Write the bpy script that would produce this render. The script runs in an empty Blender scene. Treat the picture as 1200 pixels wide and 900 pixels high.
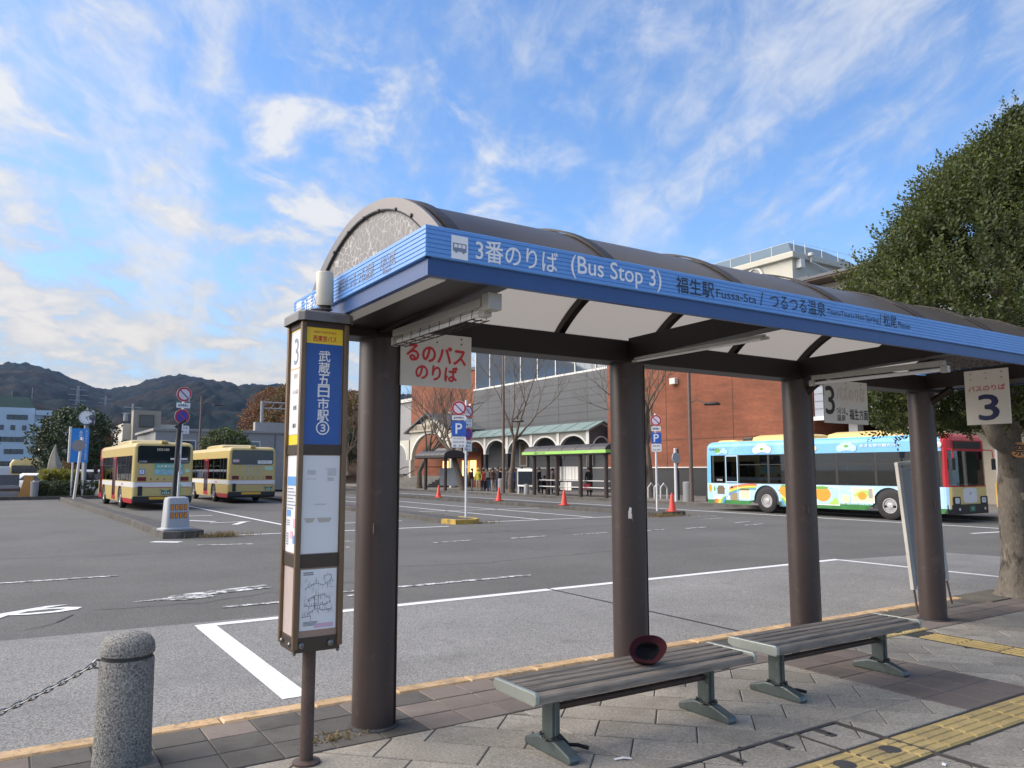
import bpy, bmesh, math, random
import numpy as np
from mathutils import Vector, Matrix, Euler
from math import sin, cos, pi, radians, sqrt, atan2
random.seed(7)
S = bpy.context.scene
COL = S.collection

# ------------------------------------------------------------ camera, sky, sun, exposure
cd = bpy.data.cameras.new('camera'); cam = bpy.data.objects.new('camera', cd); COL.objects.link(cam)
cam.location = (0, 0, 1.58)
cam.rotation_euler = (radians(90 + 6.333), 0, radians(57.187 - 90))
cd.sensor_width = 36; cd.lens = 910 / 1200 * 36; cd.clip_start = 0.05; cd.clip_end = 9000
S.camera = cam
S.view_settings.view_transform = 'Standard'; S.view_settings.look = 'None'
S.view_settings.gamma = 1; S.view_settings.use_curve_mapping = False
S.view_settings.exposure = 1.25

SUN_EL, SUN_AZ = 38.0, 147.0      # azimuth of the direction TO the sun, counter-clockwise from +X
sd = bpy.data.lights.new('sun', 'SUN'); sun = bpy.data.objects.new('sun', sd); COL.objects.link(sun)
sd.energy = 2.5; sd.angle = radians(70); sd.color = (1.0, 0.88, 0.74)
sv = Vector((cos(radians(SUN_EL)) * cos(radians(SUN_AZ)), cos(radians(SUN_EL)) * sin(radians(SUN_AZ)), sin(radians(SUN_EL))))
sun.rotation_euler = sv.to_track_quat('Z', 'Y').to_euler(); sun.location = (-20, 0, 40)

W = bpy.data.worlds.new('World'); S.world = W; W.use_nodes = True
def sky_nodes():
    nt = W.node_tree; N = nt.nodes; L = nt.links
    for n in list(N): N.remove(n)
    out = N.new('ShaderNodeOutputWorld'); bg = N.new('ShaderNodeBackground'); bg.inputs[1].default_value = 0.1
    sk = N.new('ShaderNodeTexSky'); sk.sky_type = 'NISHITA'; sk.sun_disc = False
    sk.sun_elevation = radians(SUN_EL); sk.sun_rotation = radians(90 - SUN_AZ)
    sk.air_density = 1.0; sk.dust_density = 0.6; sk.ozone_density = 1.8
    tc = N.new('ShaderNodeTexCoord'); sep = N.new('ShaderNodeSeparateXYZ'); L.new(tc.outputs['Generated'], sep.inputs[0])
    def math(op, a, b=None, clamp=False):
        n = N.new('ShaderNodeMath'); n.operation = op; n.use_clamp = clamp
        for i, x in enumerate((a, b)):
            if x is None: continue
            if isinstance(x, (int, float)): n.inputs[i].default_value = x
            else: L.new(x, n.inputs[i])
        return n.outputs[0]
    def ramp(x, lo, hi, a=0., b=1.):
        n = N.new('ShaderNodeMapRange'); n.interpolation_type = 'SMOOTHSTEP'
        L.new(x, n.inputs[0]); n.inputs[1].default_value = lo; n.inputs[2].default_value = hi; n.inputs[3].default_value = a; n.inputs[4].default_value = b
        return n.outputs[0]
    z = math('MAXIMUM', sep.outputs[2], 0.0)
    k = math('DIVIDE', 1.0, math('ADD', z, 0.3))
    com = N.new('ShaderNodeCombineXYZ'); L.new(math('MULTIPLY', sep.outputs[0], k), com.inputs[0]); L.new(math('MULTIPLY', sep.outputs[1], k), com.inputs[1])
    def plane(rot, sx, sy, off=(0, 0, 0)):          # cloud-layer coordinates, turned and stretched
        m = N.new('ShaderNodeMapping'); m.vector_type = 'TEXTURE'; m.inputs['Rotation'].default_value = (0, 0, radians(rot))
        m.inputs['Scale'].default_value = (sx, sy, 1); m.inputs['Location'].default_value = off
        L.new(com.outputs[0], m.inputs[0]); return m.outputs[0]
    def noise(vec, scale, det=6, rough=.6, dist=0.):
        n = N.new('ShaderNodeTexNoise'); n.inputs['Scale'].default_value = scale; n.inputs['Detail'].default_value = det
        n.inputs['Roughness'].default_value = rough; n.inputs['Distortion'].default_value = dist; L.new(vec, n.inputs['Vector']); return n.outputs[0]
    # long cirrus streaks running away along the road, feathered along their own direction
    streak = noise(plane(80, 3.4, .46, (.6, 3.3, 0)), 1.5, 5, .55, .45)
    fibre = noise(plane(60, 1.0, .55, (0, 0, 0)), 8.0, 8, .66, .5)
    patch = noise(plane(80, 1.7, 1.0, (2.9, 1.4, 0)), 1.2, 3, .5, .2)
    puff = noise(plane(25, .9, .8, (3.1, 2.2, 0)), 4.6, 9, .6, .3)
    broad = noise(plane(40, 1.2, .9, (.9, 4.2, 0)), 2.2, 4, .5, .2)
    # cover: the more cloud the farther to the left
    left = math('ADD', math('MULTIPLY', sep.outputs[0], -1.0), math('MULTIPLY', sep.outputs[1], .35))
    lf = ramp(left, -.85, .25)
    low = ramp(z, .05, .55, 1., 0.)
    a = math('ADD', math('MULTIPLY', streak, .66), math('MULTIPLY', fibre, .34))
    a = math('ADD', a, math('MULTIPLY', math('SUBTRACT', patch, .5), .35))
    m1 = ramp(math('ADD', a, math('MULTIPLY', lf, .03)), .45, .69)
    b = math('ADD', math('MULTIPLY', puff, .72), math('MULTIPLY', broad, .28))
    m2 = ramp(math('ADD', b, math('MULTIPLY', math('ADD', lf, math('MULTIPLY', low, 1.2)), .075)), .53, .71)
    m2 = math('MULTIPLY', m2, ramp(lf, .2, .75))
    mask = math('SUBTRACT', 1.0, math('MULTIPLY', math('SUBTRACT', 1.0, math('MULTIPLY', m1, .72)), math('SUBTRACT', 1.0, math('MULTIPLY', m2, .92))))
    cc = N.new('ShaderNodeMix'); cc.data_type = 'RGBA'          # grey underside to bright, warmer towards the sun
    L.new(math('MAXIMUM', ramp(b, .44, .62), math('MULTIPLY', m1, .9)), cc.inputs['Factor']); cc.inputs['A'].default_value = CLOUD_DARK; cc.inputs['B'].default_value = CLOUD_LIT
    warm = N.new('ShaderNodeMix'); warm.data_type = 'RGBA'; warm.blend_type = 'MULTIPLY'
    L.new(math('MULTIPLY', ramp(z, .04, .4, 1., 0.), lf), warm.inputs['Factor']); L.new(cc.outputs['Result'], warm.inputs['A']); warm.inputs['B'].default_value = (1.03, .92, .78, 1)
    tint = N.new('ShaderNodeMix'); tint.data_type = 'RGBA'; tint.blend_type = 'MULTIPLY'; tint.inputs['Factor'].default_value = 1
    L.new(sk.outputs[0], tint.inputs['A']); tint.inputs['B'].default_value = SKY_TINT
    hz = N.new('ShaderNodeMix'); hz.data_type = 'RGBA'          # pale air low over the horizon
    L.new(ramp(z, -.02, .34, .85, 0.), hz.inputs['Factor']); L.new(tint.outputs['Result'], hz.inputs['A']); hz.inputs['B'].default_value = HAZE_SKY
    mix = N.new('ShaderNodeMix'); mix.data_type = 'RGBA'
    L.new(mask, mix.inputs['Factor']); L.new(hz.outputs['Result'], mix.inputs['A']); L.new(warm.outputs['Result'], mix.inputs['B'])
    L.new(mix.outputs['Result'], bg.inputs[0]); L.new(bg.outputs[0], out.inputs[0])
CLOUD_DARK = (2.25, 2.6, 3.15, 1); CLOUD_LIT = (3.75, 3.75, 3.8, 1); SKY_TINT = (.7, .88, 1.07, 1); HAZE_SKY = (1.9, 2.7, 3.5, 1)
sky_nodes()

# ------------------------------------------------------------ helpers
def tag(o, label=None, cat=None, group=None, kind=None):
    if label: o['label'] = label
    if cat: o['category'] = cat
    if group: o['group'] = group
    if kind: o['kind'] = kind
    return o
def thing(name, label, cat, loc=(0, 0, 0), rz=0, group=None):
    o = bpy.data.objects.new(name, None); COL.objects.link(o)
    o.location = loc; o.rotation_euler = (0, 0, rz); o.empty_display_size = .2
    return tag(o, label, cat, group)
def copy_tree(o, parent=None):
    c = o.copy(); COL.objects.link(c); c.parent = parent
    for ch in list(o.children): copy_tree(ch, c)
    return c
def again(o, loc, rz=None, label=None, group=None):
    c = copy_tree(o); c.location = loc
    if rz is not None: c.rotation_euler = (0, 0, rz)
    return tag(c, label, None, group)
def link(name, me, parent=None, loc=None):
    o = bpy.data.objects.new(name, me); COL.objects.link(o); o.parent = parent
    if loc is not None: o.location = loc
    return o

class MB:
    def __init__(s): s.v = []; s.f = []; s.m = []; s.s = []
    def add(s, vs, fs, mi=0, M=None, smooth=False):
        b = len(s.v)
        for p in vs:
            p = Vector(p)
            s.v.append(tuple(M @ p) if M else tuple(p))
        for f in fs:
            s.f.append([b + i for i in f]); s.m.append(mi); s.s.append(smooth)
        return s
    def box(s, x0, x1, y0, y1, z0, z1, mi=0, M=None):
        return s.add([(x0, y0, z0), (x1, y0, z0), (x1, y1, z0), (x0, y1, z0), (x0, y0, z1), (x1, y0, z1), (x1, y1, z1), (x0, y1, z1)],
                     [(0, 3, 2, 1), (4, 5, 6, 7), (0, 1, 5, 4), (1, 2, 6, 5), (2, 3, 7, 6), (3, 0, 4, 7)], mi, M)
    def cham(s, x0, x1, y0, y1, z0, z1, c=.004, mi=0, M=None):       # box with chamfered top edges
        vs = [(x0, y0, z0), (x1, y0, z0), (x1, y1, z0), (x0, y1, z0), (x0, y0, z1 - c), (x1, y0, z1 - c), (x1, y1, z1 - c), (x0, y1, z1 - c),
              (x0 + c, y0 + c, z1), (x1 - c, y0 + c, z1), (x1 - c, y1 - c, z1), (x0 + c, y1 - c, z1)]
        fs = [(0, 3, 2, 1), (8, 9, 10, 11)]
        for i in range(4):
            j = (i + 1) % 4; fs += [(i, j, 4 + j, 4 + i), (4 + i, 4 + j, 8 + j, 8 + i)]
        return s.add(vs, fs, mi, M)
    def poly(s, pts, z0, z1, mi=0, M=None, c=0):                      # prism of a convex/concave outline (ccw)
        n = len(pts)
        if c:
            cx = sum(p[0] for p in pts) / n; cy = sum(p[1] for p in pts) / n
            ins = []
            for x, y in pts:
                d = math.hypot(x - cx, y - cy) or 1; ins.append((x + (cx - x) / d * c * 1.3, y + (cy - y) / d * c * 1.3))
            vs = [(x, y, z0) for x, y in pts] + [(x, y, z1 - c) for x, y in pts] + [(x, y, z1) for x, y in ins]
            fs = [list(range(2 * n, 3 * n))] + [(i, (i + 1) % n, n + (i + 1) % n, n + i) for i in range(n)] + [(n + i, n + (i + 1) % n, 2 * n + (i + 1) % n, 2 * n + i) for i in range(n)]
        else:
            vs = [(x, y, z0) for x, y in pts] + [(x, y, z1) for x, y in pts]
            fs = [list(range(n - 1, -1, -1)), list(range(n, 2 * n))] + [(i, (i + 1) % n, n + (i + 1) % n, n + i) for i in range(n)]
        return s.add(vs, fs, mi, M)
    def sheet(s, pts, z, mi=0, M=None):
        return s.add([(x, y, z) for x, y in pts], [list(range(len(pts)))], mi, M)
    def tube(s, pts, r, n=8, mi=0, caps=True, M=None, smooth=True):
        pts = [Vector(p) for p in pts]; k = len(pts)
        rs = r if isinstance(r, (list, tuple)) else [r] * k
        t0 = (pts[1] - pts[0]).normalized(); ref = Vector((0, 0, 1)) if abs(t0.z) < .9 else Vector((1, 0, 0))
        vs = []; fs = []
        for i, p in enumerate(pts):
            t = (pts[min(i + 1, k - 1)] - pts[max(i - 1, 0)]).normalized()
            u = ref - t * ref.dot(t)
            if u.length < 1e-4: u = t.orthogonal()
            u.normalize(); w = t.cross(u); ref = u
            for j in range(n):
                a = 2 * pi * j / n; vs.append(p + (u * cos(a) + w * sin(a)) * rs[i])
        for i in range(k - 1):
            for j in range(n):
                fs.append((i * n + j, i * n + (j + 1) % n, (i + 1) * n + (j + 1) % n, (i + 1) * n + j))
        s.add(vs, fs, mi, M, smooth)
        if caps:
            s.add(vs[:n], [list(range(n - 1, -1, -1))], mi, M); s.add(vs[-n:], [list(range(n))], mi, M)
        return s
    def lathe(s, prof, n=16, mi=0, M=None, smooth=True):              # (r, z) from bottom to top
        vs = []; fs = []; k = len(prof)
        for r, z in prof:
            for j in range(n):
                a = 2 * pi * j / n; vs.append((r * cos(a), r * sin(a), z))
        for i in range(k - 1):
            for j in range(n): fs.append((i * n + j, i * n + (j + 1) % n, (i + 1) * n + (j + 1) % n, (i + 1) * n + j))
        if prof[0][0] > 1e-6: fs.append(list(range(n - 1, -1, -1)))
        if prof[-1][0] > 1e-6: fs.append([(k - 1) * n + j for j in range(n)])
        return s.add(vs, fs, mi, M, smooth)
    def loft(s, rings, mi=0, M=None, smooth=True, close=True, cap=(True, True)):
        n = len(rings[0]); vs = [p for r in rings for p in r]; fs = []
        for i in range(len(rings) - 1):
            for j in range(n if close else n - 1): fs.append((i * n + j, i * n + (j + 1) % n, (i + 1) * n + (j + 1) % n, (i + 1) * n + j))
        if cap[0]: fs.append(list(range(n - 1, -1, -1)))
        if cap[1]: fs.append([(len(rings) - 1) * n + j for j in range(n)])
        return s.add(vs, fs, mi, M, smooth)
    def mesh(s, name, mats, bevel=0, sharp=38):
        me = bpy.data.meshes.new(name); me.from_pydata(s.v, [], s.f)
        for m in (mats if isinstance(mats, (list, tuple)) else [mats]): me.materials.append(m)
        me.polygons.foreach_set('material_index', s.m); me.polygons.foreach_set('use_smooth', s.s)
        if bevel:
            bm = bmesh.new(); bm.from_mesh(me); bmesh.ops.remove_doubles(bm, verts=bm.verts, dist=1e-5)
            es = [e for e in bm.edges if len(e.link_faces) == 2 and e.calc_face_angle(0) > .6]
            bmesh.ops.bevel(bm, geom=es, offset=bevel, segments=2, affect='EDGES', profile=.6, clamp_overlap=True)
            bm.to_mesh(me); bm.free()
        me.update()
        if any(s.s): me.set_sharp_from_angle(angle=radians(sharp))
        return me
    def build(s, name, mats, parent=None, loc=None, bevel=0, kind=None, sharp=38):
        o = link(name, s.mesh(name, mats, bevel, sharp), parent, loc)
        if kind: o['kind'] = kind
        return o
def T(x=0, y=0, z=0): return Matrix.Translation((x, y, z))
def RZ(a): return Matrix.Rotation(a, 4, 'Z')
def RX(a): return Matrix.Rotation(a, 4, 'X')
def RY(a): return Matrix.Rotation(a, 4, 'Y')
def frame(loc, facing):          # local x = reading direction, y = up, z = out of the face
    ax = {'-y': ((1, 0, 0), (0, 0, 1), (0, -1, 0)), '+y': ((-1, 0, 0), (0, 0, 1), (0, 1, 0)), '-x': ((0, -1, 0), (0, 0, 1), (-1, 0, 0)),
          '+x': ((0, 1, 0), (0, 0, 1), (1, 0, 0)), '+z': ((1, 0, 0), (0, 1, 0), (0, 0, 1))}[facing]
    m = Matrix.Identity(4)
    for c in range(3):
        for r in range(3): m[r][c] = ax[c][r]
        m[c][3] = loc[c]
    return m
_tc = bpy.data.curves.new('lettering', 'FONT'); _to = bpy.data.objects.new('lettering', _tc); COL.objects.link(_to)
def text_mesh(body, h, bold=0, align='CENTER', width=None, line=1.0, extrude=0.0):
    _tc.body = body; _tc.size = 1; _tc.offset = 0; _tc.align_x = align; _tc.space_line = line; _tc.resolution_u = 3; _tc.extrude = 0
    bpy.context.view_layer.update(); dg = bpy.context.evaluated_depsgraph_get()
    me = bpy.data.meshes.new_from_object(_to.evaluated_get(dg))
    n = len(me.vertices); co = np.empty(n * 3); me.vertices.foreach_get('co', co); co = co.reshape(-1, 3)
    if n:
        lo = co.min(0); hi = co.max(0); sc = h / max(hi[1] - lo[1], 1e-6)
        sx = width / (hi[0] - lo[0]) if width else sc
        ox = {'CENTER': (lo[0] + hi[0]) / 2, 'LEFT': lo[0], 'RIGHT': hi[0]}[align]
        co[:, 0] = (co[:, 0] - ox) * sx; co[:, 1] = (co[:, 1] - (lo[1] + hi[1]) / 2) * sc
        me.vertices.foreach_set('co', co.ravel())
    return me
def text(body, h, m, parent, M, bold=.0, align='CENTER', width=None, name='lettering', line=1.0):
    me = text_mesh(body, h, bold, align, width, line); me.name = name
    if bold:                                    # heavier strokes: the outline doubled with small shifts
        bm = bmesh.new(); b = bold * h * .55
        for i, (dx, dy) in enumerate(((0, 0), (b, 0), (-b, 0), (0, b), (0, -b))):
            k = len(bm.verts); bm.from_mesh(me); bm.verts.ensure_lookup_table(); bmesh.ops.translate(bm, verts=bm.verts[k:], vec=(dx, dy, i * .00012))
        bm.to_mesh(me); bm.free()
    me.transform(M)
    me.materials.clear(); me.materials.append(m)
    return link(name, me, parent)

# ------------------------------------------------------------ materials
def mat(name, col, rough=.6, metal=0, var=.12, vs=3., fine=0., fs=150., bump=0., bs=80., spec=.5, rnd=0., stains=(), tl=None, st=None):
    m = bpy.data.materials.new(name); m.use_nodes = True; nt = m.node_tree; N = nt.nodes; L = nt.links
    p = N['Principled BSDF']; p.inputs['Roughness'].default_value = rough; p.inputs['Metallic'].default_value = metal; p.inputs['Specular IOR Level'].default_value = spec
    tc = N.new('ShaderNodeTexCoord'); oi = N.new('ShaderNodeObjectInfo')
    sh = N.new('ShaderNodeVectorMath'); sh.operation = 'MULTIPLY_ADD'; L.new(oi.outputs['Random'], sh.inputs[0]); sh.inputs[1].default_value = (37, 23, 11); L.new(tc.outputs['Object'], sh.inputs[2])
    vec = sh.outputs[0]
    if st:
        sv_ = N.new('ShaderNodeVectorMath'); sv_.operation = 'MULTIPLY'; L.new(vec, sv_.inputs[0]); sv_.inputs[1].default_value = st; vec = sv_.outputs[0]
    def noise(sc, det=4, rg=.6):
        n = N.new('ShaderNodeTexNoise'); n.inputs['Scale'].default_value = sc; n.inputs['Detail'].default_value = det; n.inputs['Roughness'].default_value = rg; L.new(vec, n.inputs['Vector']); return n.outputs[0]
    def mr(x, a, b, c, d):
        n = N.new('ShaderNodeMapRange'); L.new(x, n.inputs[0]); n.inputs[1].default_value = a; n.inputs[2].default_value = b; n.inputs[3].default_value = c; n.inputs[4].default_value = d; return n.outputs[0]
    f = mr(noise(vs), .25, .75, 1 - var, 1 + var)
    def mul(a, b):
        n = N.new('ShaderNodeMath'); n.operation = 'MULTIPLY'; L.new(a, n.inputs[0]); L.new(b, n.inputs[1]); return n.outputs[0]
    if fine: f = mul(f, mr(noise(fs, 2), .3, .7, 1 - fine, 1 + fine))
    if rnd: f = mul(f, mr(oi.outputs['Random'], 0, 1, 1 - rnd, 1 + rnd))
    mx = N.new('ShaderNodeVectorMath'); mx.operation = 'SCALE'; mx.inputs[0].default_value = col[:3]; L.new(f, mx.inputs['Scale'])
    c = mx.outputs[0]
    for (scol, sc, lo, hi, amt) in stains:
        q = N.new('ShaderNodeMix'); q.data_type = 'RGBA'; L.new(mr(noise(sc, 5, .65), lo, hi, 0, amt), q.inputs['Factor']); L.new(c, q.inputs['A']); q.inputs['B'].default_value = (*scol, 1); c = q.outputs['Result']
    L.new(c, p.inputs['Base Color'])
    if bump:
        b = N.new('ShaderNodeBump'); b.inputs['Strength'].default_value = bump; b.inputs['Distance'].default_value = .01; L.new(noise(bs, 3), b.inputs['Height']); L.new(b.outputs[0], p.inputs['Normal'])
    if tl:                                   # part of the light passes through
        t = N.new('ShaderNodeBsdfTranslucent'); t.inputs[0].default_value = (*tl[0], 1); x = N.new('ShaderNodeMixShader'); x.inputs[0].default_value = tl[1]
        L.new(p.outputs[0], x.inputs[1]); L.new(t.outputs[0], x.inputs[2]); L.new(x.outputs[0], N['Material Output'].inputs[0])
    return m
def glass(name, tint=(.4, .44, .44), refl=.12, rough=.02, gcol=(1, 1, 1)):
    m = bpy.data.materials.new(name); m.use_nodes = True; nt = m.node_tree; N = nt.nodes; L = nt.links; N.remove(N['Principled BSDF'])
    t = N.new('ShaderNodeBsdfTransparent'); t.inputs[0].default_value = (*tint, 1); g = N.new('ShaderNodeBsdfGlossy'); g.inputs['Roughness'].default_value = rough; g.inputs[0].default_value = (*gcol, 1)
    fr = N.new('ShaderNodeFresnel'); fr.inputs[0].default_value = 1.5; ad = N.new('ShaderNodeMath'); ad.operation = 'ADD'; ad.inputs[1].default_value = refl; ad.use_clamp = True; L.new(fr.outputs[0], ad.inputs[0])
    x = N.new('ShaderNodeMixShader'); L.new(ad.outputs[0], x.inputs[0]); L.new(t.outputs[0], x.inputs[1]); L.new(g.outputs[0], x.inputs[2]); L.new(x.outputs[0], N['Material Output'].inputs[0])
    return m
def emit(name, col, s):
    m = bpy.data.materials.new(name); m.use_nodes = True; p = m.node_tree.nodes['Principled BSDF']
    p.inputs['Base Color'].default_value = (*col, 1); p.inputs['Emission Color'].default_value = (*col, 1); p.inputs['Emission Strength'].default_value = s; return m

asphalt = mat('asphalt', (.125, .123, .117), .9, var=.16, vs=.35, fine=.55, fs=85, bump=.5, bs=120, spec=.25, stains=(((.085, .084, .082), 1.1, .56, .75, .4), ((.16, .157, .15), .22, .5, .7, .4), ((.07, .07, .068), 9, .64, .74, .35)))
asphalt_island = mat('island asphalt', (.08, .08, .08), .9, var=.2, vs=.8, fine=.3, fs=150, bump=.3, bs=200, spec=.2, stains=(((.1, .095, .085), 2., .55, .8, .5),))
bay_asphalt = mat('bay asphalt', (.22, .217, .21), .85, var=.16, vs=.5, fine=.55, fs=62, bump=.7, bs=80, spec=.3, stains=(((.15, .148, .143), .55, .5, .72, .55), ((.11, .108, .105), 2.2, .6, .78, .35), ((.36, .355, .34), 5., .58, .72, .35), ((.09, .088, .086), 30., .63, .7, .5)))
gutter_grey = mat('gutter grey', (.05, .05, .052), .9, var=.25, vs=3, fine=.5, fs=90, bump=.5, bs=120, stains=(((.12, .11, .1), 5, .6, .75, .4),))
road_paint = mat('road paint', (.72, .73, .74), .75, var=.06, vs=2, fine=.12, fs=140, bump=.15, bs=180, stains=(((.2, .2, .2), 9, .58, .74, .6), ((.1, .1, .1), 38, .6, .68, .7)))
worn_paint = mat('worn road paint', (.66, .67, .67), .8, var=.1, vs=2, fine=.2, fs=120, stains=(((.125, .123, .117), 7, .47, .56, 1.), ((.12, .12, .115), 30, .52, .6, 1.)))
tar = mat('tar seam', (.03, .03, .032), .7, var=.2, vs=6)
slab = mat('paving slab', (.34, .31, .262), .85, var=.16, vs=2.2, fine=.3, fs=70, bump=.25, bs=190, rnd=.11, spec=.3, stains=(((.17, .155, .13), 3.2, .5, .72, .6), ((.1, .092, .08), 14, .64, .74, .6), ((.28, .27, .25), 6, .64, .8, .3)))
slab_brown = mat('paving tile brown', (.19, .158, .138), .85, var=.16, vs=2.5, fine=.18, fs=150, bump=.2, bs=170, rnd=.14, spec=.3, stains=(((.07, .062, .056), 2.5, .5, .72, .6), ((.18, .15, .13), 7, .62, .78, .35)))
slab_edge = mat('paving tile dark', (.098, .092, .083), .85, var=.2, vs=2.2, fine=.2, fs=150, bump=.25, bs=170, rnd=.18, spec=.3, stains=(((.045, .043, .038), 3, .5, .7, .6), ((.14, .125, .1), 9, .62, .78, .4)))
joint = mat('paving joint', (.045, .042, .037), .95, var=.3, vs=8, fine=.3, fs=150)
kerb_paint = mat('kerb ochre paint', (.5, .33, .165), .75, var=.2, vs=4, fine=.2, fs=120, bump=.3, bs=120, rnd=.1, stains=(((.2, .16, .12), 11, .5, .66, .8), ((.07, .06, .05), 26, .58, .68, .75), ((.6, .46, .32), 5, .5, .75, .6)))
kerb_grey = mat('kerb concrete', (.1, .092, .082), .9, var=.25, vs=2.5, fine=.25, fs=60, bump=.4, bs=60, rnd=.12, stains=(((.05, .046, .04), 2.2, .45, .65, .7),))
kerb_yellow = mat('kerb yellow paint', (.5, .33, .06), .8, var=.25, vs=3, fine=.2, fs=60, stains=(((.16, .13, .09), 5, .5, .66, .8),))
tactile_y = mat('tactile yellow', (.5, .37, .15), .75, var=.16, vs=4, fine=.14, fs=160, bump=.2, bs=150, rnd=.1, stains=(((.3, .24, .13), 6, .5, .7, .7), ((.16, .135, .095), 22, .58, .7, .6)))
pillar_brown = mat('pillar brown paint', (.058, .041, .037), .38, var=.13, vs=2.2, fine=.05, fs=90, bump=.04, bs=30, spec=.5, stains=(((.2, .16, .145), 4, .64, .8, .25), ((.045, .036, .034), 3, .54, .75, .45), ((.5, .48, .45), 42, .72, .75, .6), ((.13, .1, .09), 12, .6, .72, .4)))
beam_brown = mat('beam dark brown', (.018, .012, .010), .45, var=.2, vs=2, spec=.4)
blue_light = mat('fascia light blue', (.12, .3, .66), .35, var=.05, vs=3, spec=.5, stains=(((.2, .34, .62), 2.2, .62, .8, .15),))
blue_dark = mat('fascia dark blue', (.028, .075, .22), .4, var=.08, vs=2, spec=.45, stains=(((.05, .1, .22), 6, .62, .78, .3),))
white_print = mat('white print', (.82, .82, .83), .5, var=.02)
black_print = mat('black print', (.02, .02, .025), .5, var=.05)
grey_print = mat('faded grey print', (.2, .24, .32), .5, var=.05)
roof_skin = mat('smoked roof sheet', (.115, .1, .1), .26, var=.1, vs=1.5, fine=.05, fs=60, spec=.5, stains=(((.21, .19, .19), 3, .6, .8, .25), ((.05, .045, .045), 9, .64, .74, .35)), tl=((.4, .375, .345), .5))
ceil_white = mat('translucent ceiling sheet', (.72, .7, .67), .45, var=.04, vs=1.5, spec=.4, tl=((.9, .88, .85), .5))
frame_grey = mat('arch frame grey brown', (.135, .12, .113), .35, metal=.25, var=.08, vs=2, stains=(((.1, .09, .09), 4, .6, .8, .4),))
strip_white = mat('soffit strip white', (.75, .74, .7), .4, var=.03)
lamp_white = mat('lamp housing white', (.4, .38, .34), .4, var=.06, vs=6, stains=(((.3, .27, .22), 5, .58, .75, .5),))
tube_white = mat('fluorescent tube', (.8, .8, .78), .25, var=.02)
wire_dark = mat('dark wire', (.05, .045, .04), .5, metal=.6)
sign_white = mat('sign board white', (.62, .6, .56), .5, var=.05, vs=4, stains=(((.45, .42, .37), 3, .55, .8, .4),))
sign_white2 = mat('sign board cream', (.66, .62, .54), .5, var=.04, vs=4, stains=(((.5, .46, .4), 3, .58, .8, .4),))
red_print = mat('red print', (.55, .03, .04), .5, var=.05)
faded_red = mat('faded red print', (.55, .46, .40), .5, var=.05)
navy_print = mat('navy print', (.015, .02, .09), .45, var=.05)
bronze = mat('bronze aluminium', (.17, .115, .07), .4, metal=.45, var=.12, vs=3, stains=(((.09, .065, .045), 5, .56, .74, .4),))
bronze_dk = mat('dark bronze', (.062, .047, .036), .42, metal=.35, var=.12, vs=3)
cap_grey = mat('post cap grey', (.17, .165, .165), .45, metal=.2, var=.15, vs=6, stains=(((.09, .085, .085), 9, .56, .74, .5),))
poster = mat('poster paper', (.74, .75, .77), .3, var=.03, vs=3, spec=.6)
poster_yel = mat('poster yellow', (.85, .6, .03), .35, var=.03, spec=.6)
poster_blue = mat('poster blue', (.012, .085, .36), .3, var=.04, spec=.6)
poster_tan = mat('bare backing tan', (.33, .23, .17), .45, var=.1, vs=3)
poster_pink = mat('faded pink poster', (.52, .43, .4), .25, var=.14, vs=5, spec=.7, stains=(((.28, .16, .11), 7, .62, .74, .6), ((.68, .62, .6), 4, .6, .8, .5)))
paper_pink = mat('pink note', (.62, .42, .56), .5, var=.05)
tape = mat('old tape', (.5, .46, .4), .5, var=.1, vs=10)
steel_rust = mat('rusty brown pole', (.085, .055, .045), .6, var=.25, vs=5, fine=.15, fs=80, stains=(((.14, .1, .085), 7, .58, .75, .5), ((.045, .032, .028), 4, .52, .7, .5)))
wood_grey = mat('weathered bench wood', (.225, .192, .152), .75, st=(.12, 1, 1), var=.22, vs=30, fine=.1, fs=60, bump=.15, bs=60, rnd=.12, stains=(((.085, .072, .06), 24, .5, .66, .7), ((.22, .21, .19), 40, .64, .78, .5)))
alu_green = mat('bench end casting', (.38, .41, .37), .4, metal=.4, var=.08, vs=4, stains=(((.23, .27, .2), 5, .55, .75, .4),))
leg_green = mat('bench leg grey green', (.105, .13, .125), .42, metal=.3, var=.15, vs=6, bump=.15, bs=35, stains=(((.26, .29, .27), 14, .58, .7, .5), ((.05, .06, .055), 8, .58, .75, .5)))
rail_brown = mat('bench rail rust', (.075, .052, .04), .6, metal=.3, var=.25, vs=8, stains=(((.16, .13, .1), 12, .6, .72, .4),))
chain_steel = mat('chain steel', (.2, .2, .2), .35, metal=.9, var=.2, vs=20)
chain_black = mat('black chain', (.02, .02, .02), .4, var=.2)
hat_felt = mat('maroon hat cloth', (.055, .015, .02), .92, var=.15, vs=14, fine=.15, fs=350, bump=.25, bs=420, spec=.15)
hat_in = mat('black hat lining', (.012, .011, .014), .85, var=.2)
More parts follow.
